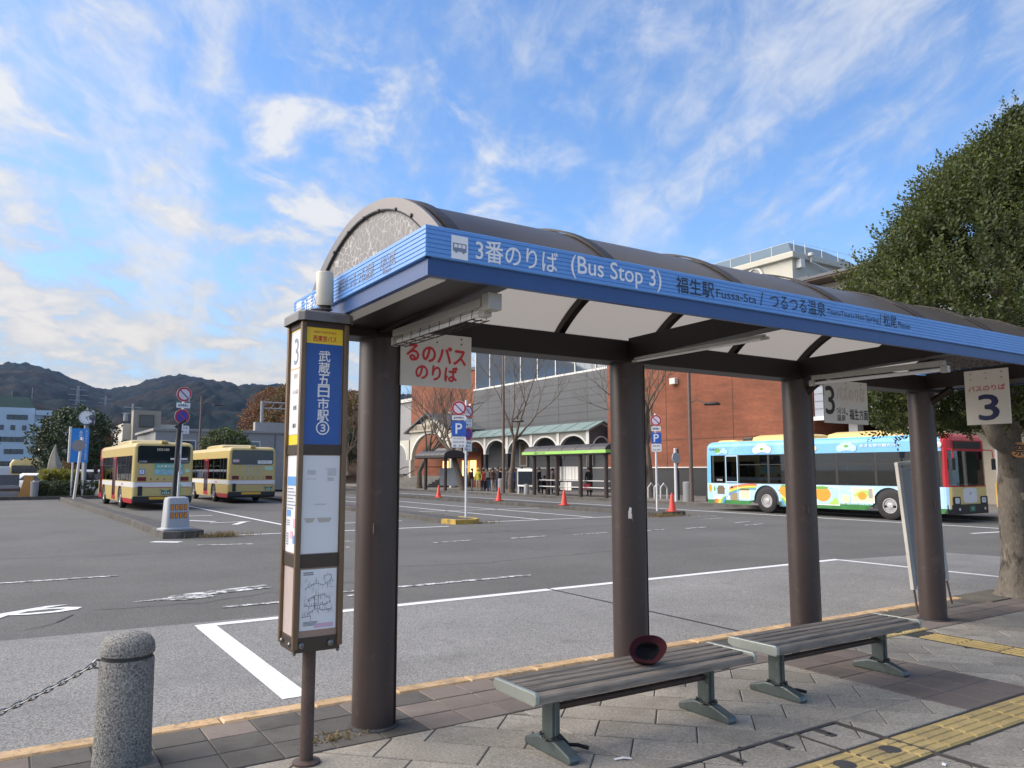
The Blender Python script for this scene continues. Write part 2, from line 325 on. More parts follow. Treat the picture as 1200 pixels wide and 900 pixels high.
# ------------------------------------------------------------ ground, road, pavement
RD = -.13
def sheet_obj(name, pts, z, m, kind='structure', parent=None):
    o = MB().sheet(pts, z).build(name, m, parent); o['kind'] = kind if not parent else o.get('kind', '')
    if parent: del o['kind']
    return o
def rect(x0, x1, y0, y1): return [(x0, y0), (x1, y0), (x1, y1), (x0, y1)]
dirt = mat('bare ground', (.11, .1, .08), .95, var=.25, vs=.05, fine=.2, fs=3)
sheet_obj('ground', rect(-5000, 5000, -5000, 5000), -.16, dirt)
road = sheet_obj('road', rect(-90, 60, 5.3, 140), RD, asphalt)
bay = sheet_obj('bus_bay', [(-30, 5.4), (17.2, 5.4), (16.5, 8.9), (13, 9.42), (6.6, 9.43), (2.7, 9.43), (0, 9.55), (-30, 9.9)], RD + .004, bay_asphalt)
sheet_obj('gutter', [(-30, 5.4), (20, 5.4), (20, 5.56), (9, 5.58), (3.5, 5.55), (2.0, 5.66), (.9, 5.6), (-30, 5.6)], RD + .008, gutter_grey)
sheet_obj('expansion_joint', [(6.62, 5.56), (6.66, 5.56), (6.69, 9.4), (6.65, 9.4)], RD + .008, tar)
def mark(pts, m=None, name='road_marking', z=RD + .008): return sheet_obj(name, pts, z, m or road_paint)
def line(x0, y0, x1, y1, w=.12, m=None, z=RD + .008):
    d = Vector((x1 - x0, y1 - y0)).normalized(); n = Vector((-d.y, d.x)) * w / 2
    return mark([(x0 - n.x, y0 - n.y), (x1 - n.x, y1 - n.y), (x1 + n.x, y1 + n.y), (x0 + n.x, y0 + n.y)], m, z=z)
line(1.83, 9.24, 13.5, 9.38, .15); line(1.93, 6.0, 1.93, 9.165, .21); line(13.5, 6.2, 13.45, 9.3, .13)
line(-8, 14.32, 1.6, 14.32, .13, worn_paint); line(-20, 14.3, -12, 14.3, .13, worn_paint)
line(2.35, 10.35, 3.15, 10.33, .12, worn_paint); line(4.0, 10.68, 7.28, 10.76, .13, worn_paint); line(4.0, 10.33, 4.75, 10.36, .1, worn_paint)
for x0, x1 in ((6.2, 6.5), (8.55, 9.7), (10.74, 11.88), (12.74, 13.96), (15.3, 16.15), (16.85, 17.85), (19.4, 20.4)): line(x0, 16.7, x1, 16.8, .13, worn_paint)
# worn arrows and letters on the carriageway
mark([(1.45, 11.38), (1.75, 11.34), (2.05, 11.16), (2.5, 11.30), (2.42, 11.46), (3.35, 11.66), (3.32, 11.78), (2.6, 11.72), (3.36, 11.90), (3.3, 12.0), (2.2, 11.72), (1.95, 11.62), (1.9, 11.5)], worn_paint)
mark([(-.9, 11.05), (-.35, 10.95), (-.3, 10.82), (.02, 10.98), (.1, 11.14), (.3, 11.05), (.62, 11.06), (.82, 11.16), (.88, 11.3), (.72, 11.42), (.45, 11.44), (.75, 11.62), (.5, 11.62), (.1, 11.36), (-.1, 11.22), (-.85, 11.18)])
sheet_obj('worn_patch', [(.2, 11.18), (.55, 11.17), (.7, 11.26), (.55, 11.33), (.3, 11.3)], RD + .012, asphalt)
# bus parking lanes between the islands
line(7.35, 22.4, 7.35, 47, .14); line(4.7, 21.45, 11.4, 21.25, .15); line(9.3, 21.3, 9.3, 20.5, .13)
line(3.0, 20.55, 3.55, 20.1, .28); line(3.75, 19.1, 4.9, 18.7, .15, worn_paint); line(6.3, 18.3, 7.2, 18.1, .13, worn_paint)
line(5.2, 30.5, 5.9, 31.9, .16); line(5.35, 31.2, 6.6, 31.2, .16); line(5.6, 26.8, 6.9, 26.9, .14); line(6.1, 25.6, 6.7, 26.8, .2); line(5.0, 29.0, 5.9, 27.4, .2)
line(13.2, 22.35, 20.3, 22.3, .14); line(15.6, 22.5, 15.9, 50, .13); line(18.0, 22.5, 18.3, 50, .13); line(13.6, 29.5, 20.3, 29.2, .13); line(9.6, 29.6, 11.2, 29.5, .13); line(7.6, 24.3, 11.3, 24.4, .13)
line(24.62, 9.5, 24.62, 60, .16); line(20.7, 19.6, 21.6, 19.6, .15, worn_paint); line(21.4, 20.9, 22.4, 20.6, .15, worn_paint); line(20.0, 17.6, 20.9, 17.8, .13, worn_paint)
line(25.0, 11.8, 27.5, 11.4, .14, worn_paint); line(22.0, 11.2, 24.4, 10.9, .14)

# hair cracks in the carriageway
def crack(pts, w, seed):
    random.seed(seed); P_ = []
    for a, b in zip(pts, pts[1:]):
        n = max(2, int(math.hypot(b[0] - a[0], b[1] - a[1]) / .18))
        for i in range(n): f = i / n; P_.append((a[0] + (b[0] - a[0]) * f + random.gauss(0, .035), a[1] + (b[1] - a[1]) * f + random.gauss(0, .035)))
    P_.append(pts[-1]); mb = MB()
    for a, b in zip(P_, P_[1:]):
        d = Vector((b[0] - a[0], b[1] - a[1])); n = Vector((-d.y, d.x)).normalized() * w * random.uniform(.5, 1.2); mb.sheet([(a[0] - n.x, a[1] - n.y), (b[0] - n.x, b[1] - n.y), (b[0] + n.x, b[1] + n.y), (a[0] + n.x, a[1] + n.y)], RD + .0062)
    mb.build('road_crack', tar, kind='structure')
crack([(.2, 10.0), (.6, 10.35), (.75, 10.8)], .012, 1); crack([(.9, 11.0), (2.2, 10.9), (3.0, 11.1), (5.5, 12.0)], .008, 2); crack([(5, 13.2), (7.5, 12.6), (10.5, 13.0), (14, 12.4)], .009, 3); crack([(-3, 17), (0, 18.2), (3, 17.6)], .012, 4); crack([(9, 19), (13, 18.4), (17, 19.3)], .012, 5)
# near pavement: a bed with every slab, tile and kerb stone laid in it
walk = MB().sheet(rect(-30, 40, -22, 5.27), -.006).build('sidewalk', joint, kind='structure')
sheet_obj('pavement_field', rect(-30, 40, -22, 1.3), .0, slab)
def clip(poly, x0, x1, y0, y1):
    def cut(ps, f, t):
        out = []
        for i in range(len(ps)):
            a, b = ps[i], ps[(i + 1) % len(ps)]; fa, fb = f(a), f(b)
            if fa >= 0: out.append(a)
            if (fa >= 0) != (fb >= 0): s = fa / (fa - fb); out.append((a[0] + (b[0] - a[0]) * s, a[1] + (b[1] - a[1]) * s))
        return out
    for f in (lambda p: p[0] - x0, lambda p: x1 - p[0], lambda p: p[1] - y0, lambda p: y1 - p[1]):
        if not poly: return []
        poly = cut(poly, f, 0)
    return poly
def area(p): return abs(sum(p[i][0] * p[(i + 1) % len(p)][1] - p[(i + 1) % len(p)][0] * p[i][1] for i in range(len(p)))) / 2
def lay(name, pts, m, h=.0, c=.005):
    cx = sum(p[0] for p in pts) / len(pts); cy = sum(p[1] for p in pts) / len(pts)
    o = MB().poly([(x - cx, y - cy) for x, y in pts], -.02, 0, c=c).build(name, m, walk, (cx, cy, h + random.uniform(-.0015, .0015)))
    o.rotation_euler = (random.uniform(-.003, .003), random.uniform(-.003, .003), 0)
    return o
zones = [(-.4, 2.95, 2.6, 4.44), (2.95, 5.44, 3.2, 4.44), (2.95, 4.455, 2.86, 3.17), (4.485, 5.44, 2.86, 3.2), (6.38, 7.34, 2.86, 4.44), (7.74, 11.4, 2.86, 4.44), (2.95, 4.455, 2.2, 2.53), (4.485, 9.5, 1.9, 2.53), (9.5, 11.4, 2.55, 2.86)]
g = .0034; r2 = sqrt(.5)
for (x0, x1, y0, y1) in zones:
    ks = [((x + y) * r2) for x in (x0, x1) for y in (y0, y1)]; ds = [((x - y) * r2) for x in (x0, x1) for y in (y0, y1)]
    for k in range(int((min(ks) - .05) / .3) - 1, int(max(ks) / .3) + 2):
        n0 = k * .3 + .05; off = (k % 2) * .29 + (k * 37 % 5) * .03
        for j in range(int((min(ds) - off) / .6) - 2, int((max(ds) - off) / .6) + 2):
            d0 = j * .6 + off
            gn = .0062; q = [(d, n) for d, n in ((d0 + g, n0 + gn), (d0 + .6 - g, n0 + gn), (d0 + .6 - g, n0 + .3 - gn), (d0 + g, n0 + .3 - gn))]
            q = [((d + n) * r2, (n - d) * r2) for d, n in q]
            q = clip(q, x0 + g, x1 - g, y0 + g, y1 - g)
            if len(q) >= 3 and area(q) > .002: lay('paving_slab', q, slab)
def tiles(x0, x1, y0, y1, sx, sy, m, name='paving_tile', rows=None):
    nx = round((x1 - x0) / sx); ny = round((y1 - y0) / sy)
    for i in range(nx):
        for j in range(ny):
            a = x0 + (x1 - x0) * i / nx; b = x0 + (x1 - x0) * (i + 1) / nx; c = y0 + (y1 - y0) * j / ny; d = y0 + (y1 - y0) * (j + 1) / ny
            mm = m if not rows else rows(a, c)
            lay(name, [(a + g, c + g), (b - g, c + g), (b - g, d - g), (a + g, d - g)], mm)
tiles(-.4, 11.2, 4.45, 5.25, .3, .267, slab_brown, rows=lambda x, y: slab_edge if (x < 2.0 or y > 4.95) and random.random() < .85 else slab_brown)
tiles(5.45, 6.37, 2.86, 4.44, .305, .316, slab_brown)
def tactile(x, y, along_x):                       # a 30 cm warning tile: plate and four raised bars
    mb = MB().cham(-.148, .148, -.138 if along_x else -.18, .138 if along_x else .18, -.02, 0, .003)
    for q in range(4):
        if along_x: mb.cham(-.138, .138, -.128 + q * .066, -.09 + q * .066, 0, .006, .003)
        else: mb.cham(-.138 + q * .073, -.1 + q * .073, -.17, .17, 0, .006, .003)
    o = mb.build('tactile_tile', tactile_y, walk, (x, y, .001 + random.uniform(-.001, .001)))
for i in range(26): tactile(2.1 + .3 * i, 2.695, True)
for i in range(5): tactile(7.54, 2.86 + .18 + .362 * i, False) if i < 4 else None
for i in range(3):
    mb = MB().cham(-.148, .148, -.148, .148, -.02, 0, .003)
    for a in range(5):
        for b in range(5): mb.lathe([(.014, 0), (.012, .004), (.006, .006)], 8, 0, T(-.116 + a * .058, -.116 + b * .058))
    mb.build('tactile_tile', tactile_y, walk, (7.39 + .3 * i - .3, 4.6, .004))
# inspection cover set in the paving
iron = mat('iron frame', (.095, .09, .085), .6, metal=.4, var=.2, vs=9, stains=(((.12, .1, .08), 14, .6, .75, .4),))
mb = MB(); mb.box(2.95, 4.481, 3.176, 3.194, -.02, .002); mb.box(4.461, 4.479, 2.2, 3.175, -.02, .0075); mb.box(4.065, 4.075, 2.2, 3.175, -.02, .0072)
mb.build('inspection_cover_frame', iron, walk)
for x in (4.25, 3.85, 3.45):
    mb = MB().cham(x - .03, x + .03, 3.03, 3.168, -.01, .0035, .002); mb.lathe([(.022, .0035), (.022, .005), (.012, .005), (.012, .003)], 12, 0, T(x, 3.065)); mb.build('cover_lug', iron, walk)
for x, y in ((3.88, 2.71), (4.3, 2.71)): MB().lathe([(.06, .0), (.06, .008), (.05, .0095), (.0, .0095)], 20, 0, T(x, y)).build('plug_cover', iron, walk)
# kerb of painted stones
kerb = MB().box(-30, 40, 5.268, 5.392, -.2, -.012).build('kerb', gutter_grey, kind='structure')
for i in range(26):
    x = -1.17 + .6 * i
    o = MB().cham(.003, .597, 0, .142, -.14, .0, .012).build('kerb_stone', kerb_paint, kerb, (x, 5.258, .006 + random.uniform(-.003, .003)))

# ------------------------------------------------------------ the bus stop shelter
PX = (2.01, 4.14, 6.27, 8.40); PY = 4.72
SH = thing('bus_shelter', 'long brown bus shelter with arched smoked roof and blue lettered fascia over two benches', 'bus shelter', (5.2, 4.72, 0))
SM = T(-5.2, -4.72, 0)
def sp(mb, name, mats, parent=SH, **k):
    me = mb.mesh(name, mats, k.get('bevel', 0), k.get('sharp', 38)); me.transform(SM); return link(name, me, parent)
def arc_pt(t, dr=0., h=.95, rise=.378, c=4.1, z0=2.69):
    R = (h * h + rise * rise) / (2 * rise); a = math.asin(h / R); zc = z0 + rise - R
    return (c + (R + dr) * sin(a * t), zc + (R + dr) * cos(a * t))
for x in PX:
    mb = MB().lathe([(.134, 0), (.134, 2.43)], 40, 0, T(x, PY)); p = sp(mb, 'pillar', pillar_brown)
    a = radians(-38); mb = MB().tube([(x + .136 * cos(a), PY + .136 * sin(a), .01), (x + .136 * cos(a), PY + .136 * sin(a), 2.42)], .009, 6)
    sp(mb, 'conduit', beam_brown, p)
    mb = MB().cham(-.02, .02, -.004, .004, -.03, .03, .001, 0, T(x - .06, PY - .122, 1.22) @ RZ(.45)); sp(mb, 'number_plate', steel_rust, p)
# a torn white paper remnant still stuck to the second pillar
a = radians(-128); mb = MB(); mb.add([(-.012, -.03, 0), (.02, -.034, .001), (.03, -.004, .001), (.012, .008, .002), (.016, .05, .001), (.0, .056, 0), (-.01, .02, 0)], [(0, 1, 2, 3, 4, 5, 6)], 0, T(PX[1] + .1352 * cos(a), PY + .1352 * sin(a), 1.24) @ RZ(a + pi / 2) @ frame((0, 0, 0), '-y')); sp(mb, 'paper_remnant', white_print)
for x in PX:
    mb = MB().lathe([(.16, -.004), (.16, .004), (.142, .012), (.1355, .012)], 32, 0, T(x, PY)); sp(mb, 'base_seal', gutter_grey)
X0, X1, Y0, Y1 = 1.545, 8.9, 3.12, 5.08
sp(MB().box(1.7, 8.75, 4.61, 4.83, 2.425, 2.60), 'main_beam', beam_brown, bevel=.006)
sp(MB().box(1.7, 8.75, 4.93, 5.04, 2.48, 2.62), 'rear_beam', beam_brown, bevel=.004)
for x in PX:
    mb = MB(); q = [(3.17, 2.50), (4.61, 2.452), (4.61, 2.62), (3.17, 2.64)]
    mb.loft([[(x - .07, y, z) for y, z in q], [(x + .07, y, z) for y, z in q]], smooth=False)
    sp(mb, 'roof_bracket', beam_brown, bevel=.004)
for x in (PX[2], PX[3]):
    mb = MB().tube([(x, 4.62, 2.30), (x, 4.38, 2.452)], .035, 4); sp(mb, 'brace', beam_brown)
# fascia: ribbed light blue panel over a plain dark blue board, round all four sides
def ribbed(p, q, nrm):                  # panel from p to q (xy), outside normal nrm
    mb = MB(); z0, z1, n = 2.553, 2.702, 7; prof = []
    for i in range(n):
        a = z0 + (z1 - z0) * i / n; b = z0 + (z1 - z0) * (i + 1) / n
        prof += [(0, a), (.0035, a + .003), (.0035, b - .003), (0, b)] if i == 0 else [(.0035, a + .003), (.0035, b - .003), (0, b)]
    pr = prof + [(-.03, z1), (-.03, z0)]
    mb.loft([[(p[0] + nrm[0] * o, p[1] + nrm[1] * o, z) for o, z in pr], [(q[0] + nrm[0] * o, q[1] + nrm[1] * o, z) for o, z in pr]], smooth=False)
    return mb
xs = [X0, 4.0, 6.45, X1]
for a, b in zip(xs, xs[1:]): sp(ribbed((a + .001, Y0), (b - .001, Y0), (0, -1)), 'fascia_panel', blue_light)
sp(ribbed((X0, Y1), (X0, Y0), (-1, 0)), 'fascia_panel', blue_light); sp(ribbed((X1, Y0), (X1, Y1), (1, 0)), 'fascia_panel', blue_light); sp(ribbed((X1, Y1), (X0, Y1), (0, 1)), 'fascia_panel', blue_light)
mb = MB(); i = .018
mb.box(X0 + i, X1 - i, Y0 + i, Y0 + .05, 2.472, 2.562); mb.box(X0 + i, X1 - i, Y1 - .05, Y1 - i, 2.472, 2.562); mb.box(X0 + i, X0 + .05, Y0 + .051, Y1 - .051, 2.472, 2.562); mb.box(X1 - .05, X1 - i, Y0 + .051, Y1 - .051, 2.472, 2.562)
sp(mb, 'fascia_board', blue_dark)
sp(MB().box(X0 + .052, X0 + .15, Y0 + .09, 4.5, 2.476, 2.5), 'soffit_strip', strip_white)
sp(MB().box(X0 + .155, PX[0] - .075, Y0 + .055, 4.605, 2.484, 2.5), 'soffit', beam_brown); sp(MB().box(PX[3] + .075, X1 - .06, Y0 + .055, 4.605, 2.484, 2.5), 'soffit', beam_brown)
# roof sheets between the arch ribs
SX = [1.65 + 1.02 * k for k in range(7)] + [8.78]; NA = 28
for a, b in zip(SX, SX[1:]):
    mb = MB(); ys = [arc_pt(-1 + 2 * j / NA) for j in range(NA + 1)]
    mb.loft([[(a + .012, y, z) for y, z in ys], [(b - .012, y, z) for y, z in ys]], smooth=True, close=False, cap=(False, False)); sp(mb, 'roof_sheet', roof_skin)
for x in [SX[0] + .06] + SX[1:-1] + [SX[-1] - .06]:
    mb = MB(); w = .032
    for dr0, dr1, ww in ((.004, .016, w), (-.055, -.004, .03)):
        o = [arc_pt(-1 + 2 * j / NA, dr1) for j in range(NA + 1)]; n_ = [arc_pt(-1 + 2 * j / NA, dr0) for j in range(NA + 1)]
        mb.loft([[(x - ww, *p_), (x + ww, *p_), (x + ww, *q_), (x - ww, *q_)] for p_, q_ in zip(o, n_)], smooth=False)
    sp(mb, 'arch_rib', beam_brown)
# gable end: bolted rim band and peeling film panel
def gable(x, s):
    mb = MB(); o = [arc_pt(-1 + 2 * j / 40, .012) for j in range(41)]; n_ = [(4.1 + (y - 4.1) * .86, 2.655 + (z - 2.655) * .86) for y, z in o]
    mb.loft([[(x, *p_), (x - .022 * s, *p_), (x - .022 * s, *q_), (x, *q_)] for p_, q_ in zip(o, n_)], smooth=False)
    rim = sp(mb, 'gable_rim', frame_grey)
    for t in (-.86, -.66, -.45, -.22, 0., .24, .48, .72):
        y, z = arc_pt(t, -.05); mb = MB().lathe([(.011, 0), (.011, .006), (.007, .009), (0, .009)], 10, 0, frame((x - .022 * s, y, z), '-x' if s > 0 else '+x')); sp(mb, 'bolt', wire_dark, rim)
    mb = MB(); ins = [(4.1 + (y - 4.1) * .862, 2.655 + (z - 2.655) * .862) for y, z in o]
    f = [list(range(41))]; mb.add([(x - .006 * s, y, z) for y, z in ins] , f); mb.add([(x - .002 * s, y, z) for y, z in ins], [f[0][::-1]])
    sp(mb, 'gable_panel', film)
    mb = MB(); ed = [(4.1 + (y - 4.1) * .865, 2.655 + (z - 2.655) * .865) for y, z in o]; mb.tube([(x - .018 * s, y, z) for y, z in ed], .007, 5); sp(mb, 'rubber_seal', black_print)
def film_mat():
    m = bpy.data.materials.new('peeling film'); m.use_nodes = True; nt = m.node_tree; N = nt.nodes; L = nt.links; p = N['Principled BSDF']; p.inputs['Roughness'].default_value = .45
    tc = N.new('ShaderNodeTexCoord'); nz = N.new('ShaderNodeTexNoise'); nz.inputs['Scale'].default_value = 9; L.new(tc.outputs['Object'], nz.inputs['Vector'])
    mxv = N.new('ShaderNodeVectorMath'); mxv.operation = 'MULTIPLY_ADD'; L.new(nz.outputs['Color'], mxv.inputs[0]); mxv.inputs[1].default_value = (.05, .05, .05); L.new(tc.outputs['Object'], mxv.inputs[2])
    vo = N.new('ShaderNodeTexVoronoi'); vo.feature = 'DISTANCE_TO_EDGE'; vo.inputs['Scale'].default_value = 21; L.new(mxv.outputs[0], vo.inputs['Vector'])
    mr = N.new('ShaderNodeMapRange'); L.new(vo.outputs['Distance'], mr.inputs[0]); mr.inputs[1].default_value = .01; mr.inputs[2].default_value = .06; mr.inputs[3].default_value = 1; mr.inputs[4].default_value = 0
    n2 = N.new('ShaderNodeTexNoise'); n2.inputs['Scale'].default_value = 3.2; L.new(tc.outputs['Object'], n2.inputs['Vector'])
    sep = N.new('ShaderNodeSeparateXYZ'); L.new(tc.outputs['Object'], sep.inputs[0])
    m2 = N.new('ShaderNodeMapRange'); L.new(n2.outputs[0], m2.inputs[0]); m2.inputs[1].default_value = .36; m2.inputs[2].default_value = .6; m2.inputs[3].default_value = .02; m2.inputs[4].default_value = .62
    mu = N.new('ShaderNodeMath'); mu.operation = 'MULTIPLY'; L.new(mr.outputs[0], mu.inputs[0]); L.new(m2.outputs[0], mu.inputs[1])
    mix = N.new('ShaderNodeMix'); mix.data_type = 'RGBA'; L.new(mu.outputs[0], mix.inputs['Factor']); mix.inputs['A'].default_value = (.14, .13, .124, 1); mix.inputs['B'].default_value = (.6, .58, .53, 1)
    L.new(mix.outputs['Result'], p.inputs['Base Color']); return m
film = film_mat()
gable(1.652, 1); gable(8.778, -1)
# lettering on the front fascia
fz = 2.629; fy = Y0 - .0048
def ftext(body, x0, x1, h, m, z=fz, bold=.0, name='lettering'): return text(body, h, m, SH, SM @ frame(((x0 + x1) / 2, fy, z), '-y'), bold, width=x1 - x0, name=name)
def bus_icon(M, s, parent, bg=white_print, fg=grey_print, nm='bus_pictogram'):
    b = MB().sheet(rect(-.5 * s, .5 * s, -.62 * s, .62 * s), 0, 0, M).build(nm, bg, parent)
    mb = MB(); k = s
    for (x0, x1, z0, z1) in ((-.4, .4, -.22, -.02), (-.4, -.34, -.02, .2), (.34, .4, -.02, .2), (-.4, .4, .17, .22), (-.14, -.1, -.02, .17), (.1, .14, -.02, .17)): mb.sheet(rect(x0 * k, x1 * k, z0 * k, z1 * k), .0012, 0, M)
    for x in (-.22, .22): mb.sheet([(x * k + .085 * k * cos(a * pi / 5), -.22 * k + .085 * k * sin(a * pi / 5)) for a in range(10)], .0018, 0, M)
    mb.build('bus_symbol', fg, b)
bus_icon(SM @ frame((1.717, fy, 2.617), '-y'), .09, SH)
ftext('3番のりば', 1.805, 2.285, .108, white_print, 2.624, .022); ftext('(Bus Stop 3)', 2.37, 3.0, .122, white_print, 2.624, .016)
ftext('福生駅', 3.115, 3.42, .096, black_print, 2.628, .012); ftext('Fussa-Sta', 3.44, 3.79, .05, black_print, 2.618, .0); ftext('/', 3.825, 3.855, .085, black_print, 2.63)
ftext('つるつる温泉', 3.92, 4.47, .096, black_print, 2.632, .012); ftext('TsuruTsuru-Hot-Spring', 4.49, 5.07, .052, black_print, 2.62, .0); ftext('/', 5.08, 5.105, .085, black_print, 2.632)
ftext('松尾', 5.13, 5.29, .088, black_print, 2.634, .012); ftext('Matsuo', 5.31, 5.46, .045, black_print, 2.622, .0)
def etext(body, y0, y1, h, m, z): return text(body, h, m, SH, SM @ frame((X0 - .0048, (y0 + y1) / 2, z), '-x'), .004, width=y0 - y1)
bus_icon(SM @ frame((X0 - .0048, 4.97, 2.617), '-x'), .1, SH)
etext('3番のりば', 4.86, 4.36, .1, white_print, 2.63); etext('福生駅', 4.24, 4.1, .07, grey_print, 2.63); etext('つるつる温泉', 4.08, 3.72, .082, grey_print, 2.625); etext('/松尾', 3.64, 3.45, .075, grey_print, 2.628); etext('Matsuo', 3.6, 3.5, .025, grey_print, 2.58)

# fluorescent lamps hung under the brackets
def lamp(x, y0, y1, z, label, cage=False, slim=False):
    t = thing('fluorescent_lamp', label, 'lamp', (x, (y0 + y1) / 2, z), 0, 'lamps under the shelter roof'); L_ = (y1 - y0) / 2
    hw_, tz = (.014, .0) if slim else (.028, -.018)
    MB().box(-hw_, hw_, -L_, L_, .012, .03 if slim else .055).build('housing', lamp_white, t, bevel=.004)
    MB().tube([(0, -L_ + .03, tz), (0, L_ - .03, tz)], .009 if slim else .016, 10).build('tube', tube_white, t)
    for s in (-1, 1): MB().box(-hw_ * .85, hw_ * .85, s * L_ - .03, s * L_ + .03, tz * 2 - .008, .0115).build('end_cap', lamp_white, t, bevel=.006)
    if cage:
        mb = MB()
        for q in range(9):
            y = -L_ + .06 + q * (2 * L_ - .12) / 8; mb.tube([(-.04, y, .0), (-.045, y, -.05), (.045, y, -.05), (.04, y, .0)], .003, 4)
        for xx in (-.045, 0, .045): mb.tube([(xx, -L_ + .03, -.05), (xx, L_ - .03, -.05)], .003, 4)
        mb.build('wire_guard', wire_dark, t)
        MB().box(-.04, .04, -L_ - .1, -L_ - .032, -.02, .065).build('junction_box', lamp_white, t, bevel=.005)
    return t
lamp(PX[0] - .02, 3.34, 4.42, 2.395, 'caged fluorescent lamp above the sign with red hiragana', True)
lamp(PX[1] - .055, 3.3, 4.55, 2.43, 'slim fluorescent lamp under the bracket of the pillar behind the hat', slim=True)
lamp(PX[2] - .02, 3.3, 4.52, 2.40, 'fluorescent lamp above the cream board reading 3 with faded red words')
# hanging boards
def board(loc, w, h, facing, label, m):
    t = thing('hanging_sign', label, 'sign', loc, 0, 'boards hung under the shelter roof')
    me = MB().box(-w / 2, w / 2, -h / 2, h / 2, -.006, .006).mesh('sign_board', m, .002); me.transform(frame((0, 0, 0), facing)); link('sign_board', me, t)
    mb = MB()
    for x in (-.35, 0, .35):
        for z in (.44, .34): mb.lathe([(.006, 0), (.006, .003), (0, .003)], 8, 0, frame((0, 0, 0), facing) @ T(x * w, z * h, .006))
    me = mb.mesh('screws', steel_rust); o = link('screw', me, t)
    return t
t = board((2.365, 4.6, 2.31), .53, .36, '-y', 'grey white board with red hiragana hung beside the first pillar', sign_white)
F = frame((0, -.0075, 0), '-y')
text('るのバス', .115, red_print, t, F @ T(0, .04, 0) @ RZ(-.03), .065, width=.44); text('のりば', .1, red_print, t, F @ T(0, -.085, 0) @ RZ(-.03), .065, width=.31)
t = board((6.86, 4.6, 2.24), .7, .42, '-y', 'grey board with a black 3 and faded red words behind the third pillar', sign_white)
text('3', .27, black_print, t, F @ T(-.26, .01, 0), .02); text('バスのりば', .13, faded_red, t, F @ T(.075, .08, 0), .03, width=.46)
text('つるつる', .06, black_print, t, F @ T(-.095, -.085, 0), .02, width=.14); text('温泉', .06, black_print, t, F @ T(-.095, -.155, 0), .02, width=.14); text('・福生', .105, black_print, t, F @ T(.09, -.115, 0), .03, width=.2); text('方面', .1, black_print, t, F @ T(.27, -.115, 0), .03, width=.14)
t = board((8.2, 3.93, 2.31), .42, .55, '-x', 'cream board with a big navy 3 hung beside the tree', sign_white2)
F = frame((-.0075, 0, 0), '-x')
text('バスのりば', .055, red_print, t, F @ T(0, .09, 0), .03, width=.35); text('3', .25, navy_print, t, F @ T(.01, -.105, 0), .045, width=.19)
# ------------------------------------------------------------ benches
def make_bench(loc, label):
    t = thing('bench', label, 'bench', loc, 0, 'wooden benches in the bus shelter')
    ys = [-.165, -.083, 0, .083, .165]
    for i, y in enumerate(ys):
        w = .036 if i else .04
        mb = MB(); n = 8; z0 = .385 if i else .372
        prof = [(-w, z0 - .03), (w, z0 - .03), (w, z0 + .004), (w - .009, z0 + .013), (-w + .009, z0 + .013), (-w, z0 + .004)]
        mb.loft([[(-.845, y + a, z) for a, z in prof], [(.845, y + a, z) for a, z in prof]], smooth=False); mb.build('slat', wood_grey, t)
    for s in (-1, 1):
        mb = MB(); o = [(-.2, .335), (.17, .335), (.212, .35), (.218, .375), (.2, .402), (-.2, .405), (-.215, .39), (-.215, .35)]
        a, b = (s * .845, s * .872) if s > 0 else (s * .872, s * .845)
        mb.loft([[(a, y, z) for y, z in o], [(b, y, z) for y, z in o]], smooth=False); mb.build('end_casting', alu_green, t, bevel=.006)
        x = s * .62
        mb = MB(); mb.box(x - .028, x + .028, -.05, .05, .07, .34); mb.box(x - .036, x + .036, -.18, .18, .325, .347); mb.box(x - .012, x + .012, -.062, .062, .08, .335)
        lg = mb.build('leg', leg_green, t, bevel=.006)
        fo = [(-.215, .0), (.215, .0), (.225, .02), (.21, .045), (.08, .085), (-.08, .085), (-.21, .045), (-.225, .02)]
        mb = MB(); mb.loft([[(x - .036, y, z) for y, z in fo], [(x + .036, y, z) for y, z in fo]], smooth=False); mb.build('foot', leg_green, lg, bevel=.012)
        mb = MB()
        for q in range(14):
            a = q * 2 * pi / 14; a2 = a + .5
            c = Vector((x + .052 * cos(a), .07 * sin(a), .095 + .012 * sin(3 * a)))
            ring = [c + Vector((-sin(a) * .014 * cos(u), cos(a) * .014 * cos(u), .009 * sin(u))) if q % 2 else c + Vector((-sin(a) * .014 * cos(u) + cos(a) * .009 * sin(u), cos(a) * .014 * cos(u) + sin(a) * .009 * sin(u), 0)) for u in [v * pi / 4 for v in range(9)]]
            mb.tube(ring, .0035, 5, caps=False)
        if s < 0: mb.tube([(x + .06, .02, .09), (x + .1, -.03, .035), (x + .15, -.05, .03), (x + .19, -.1, .02)], .012, 6)
        mb.build('lock_chain', chain_black, lg)
    MB().tube([(-.62, 0, .245), (.62, 0, .245)], .021, 12).build('stretcher', rail_brown, t)
    MB().box(-.03, .03, -.17, .17, .33, .352).build('slat_support', leg_green, t)
    return t
bench = make_bench((3.28, 3.72, 0), 'weathered wooden bench with a maroon hat left on its seat')
b2 = again(bench, (5.27, 3.76, 0), 0, 'weathered wooden bench without a hat, between the third and fourth pillars')
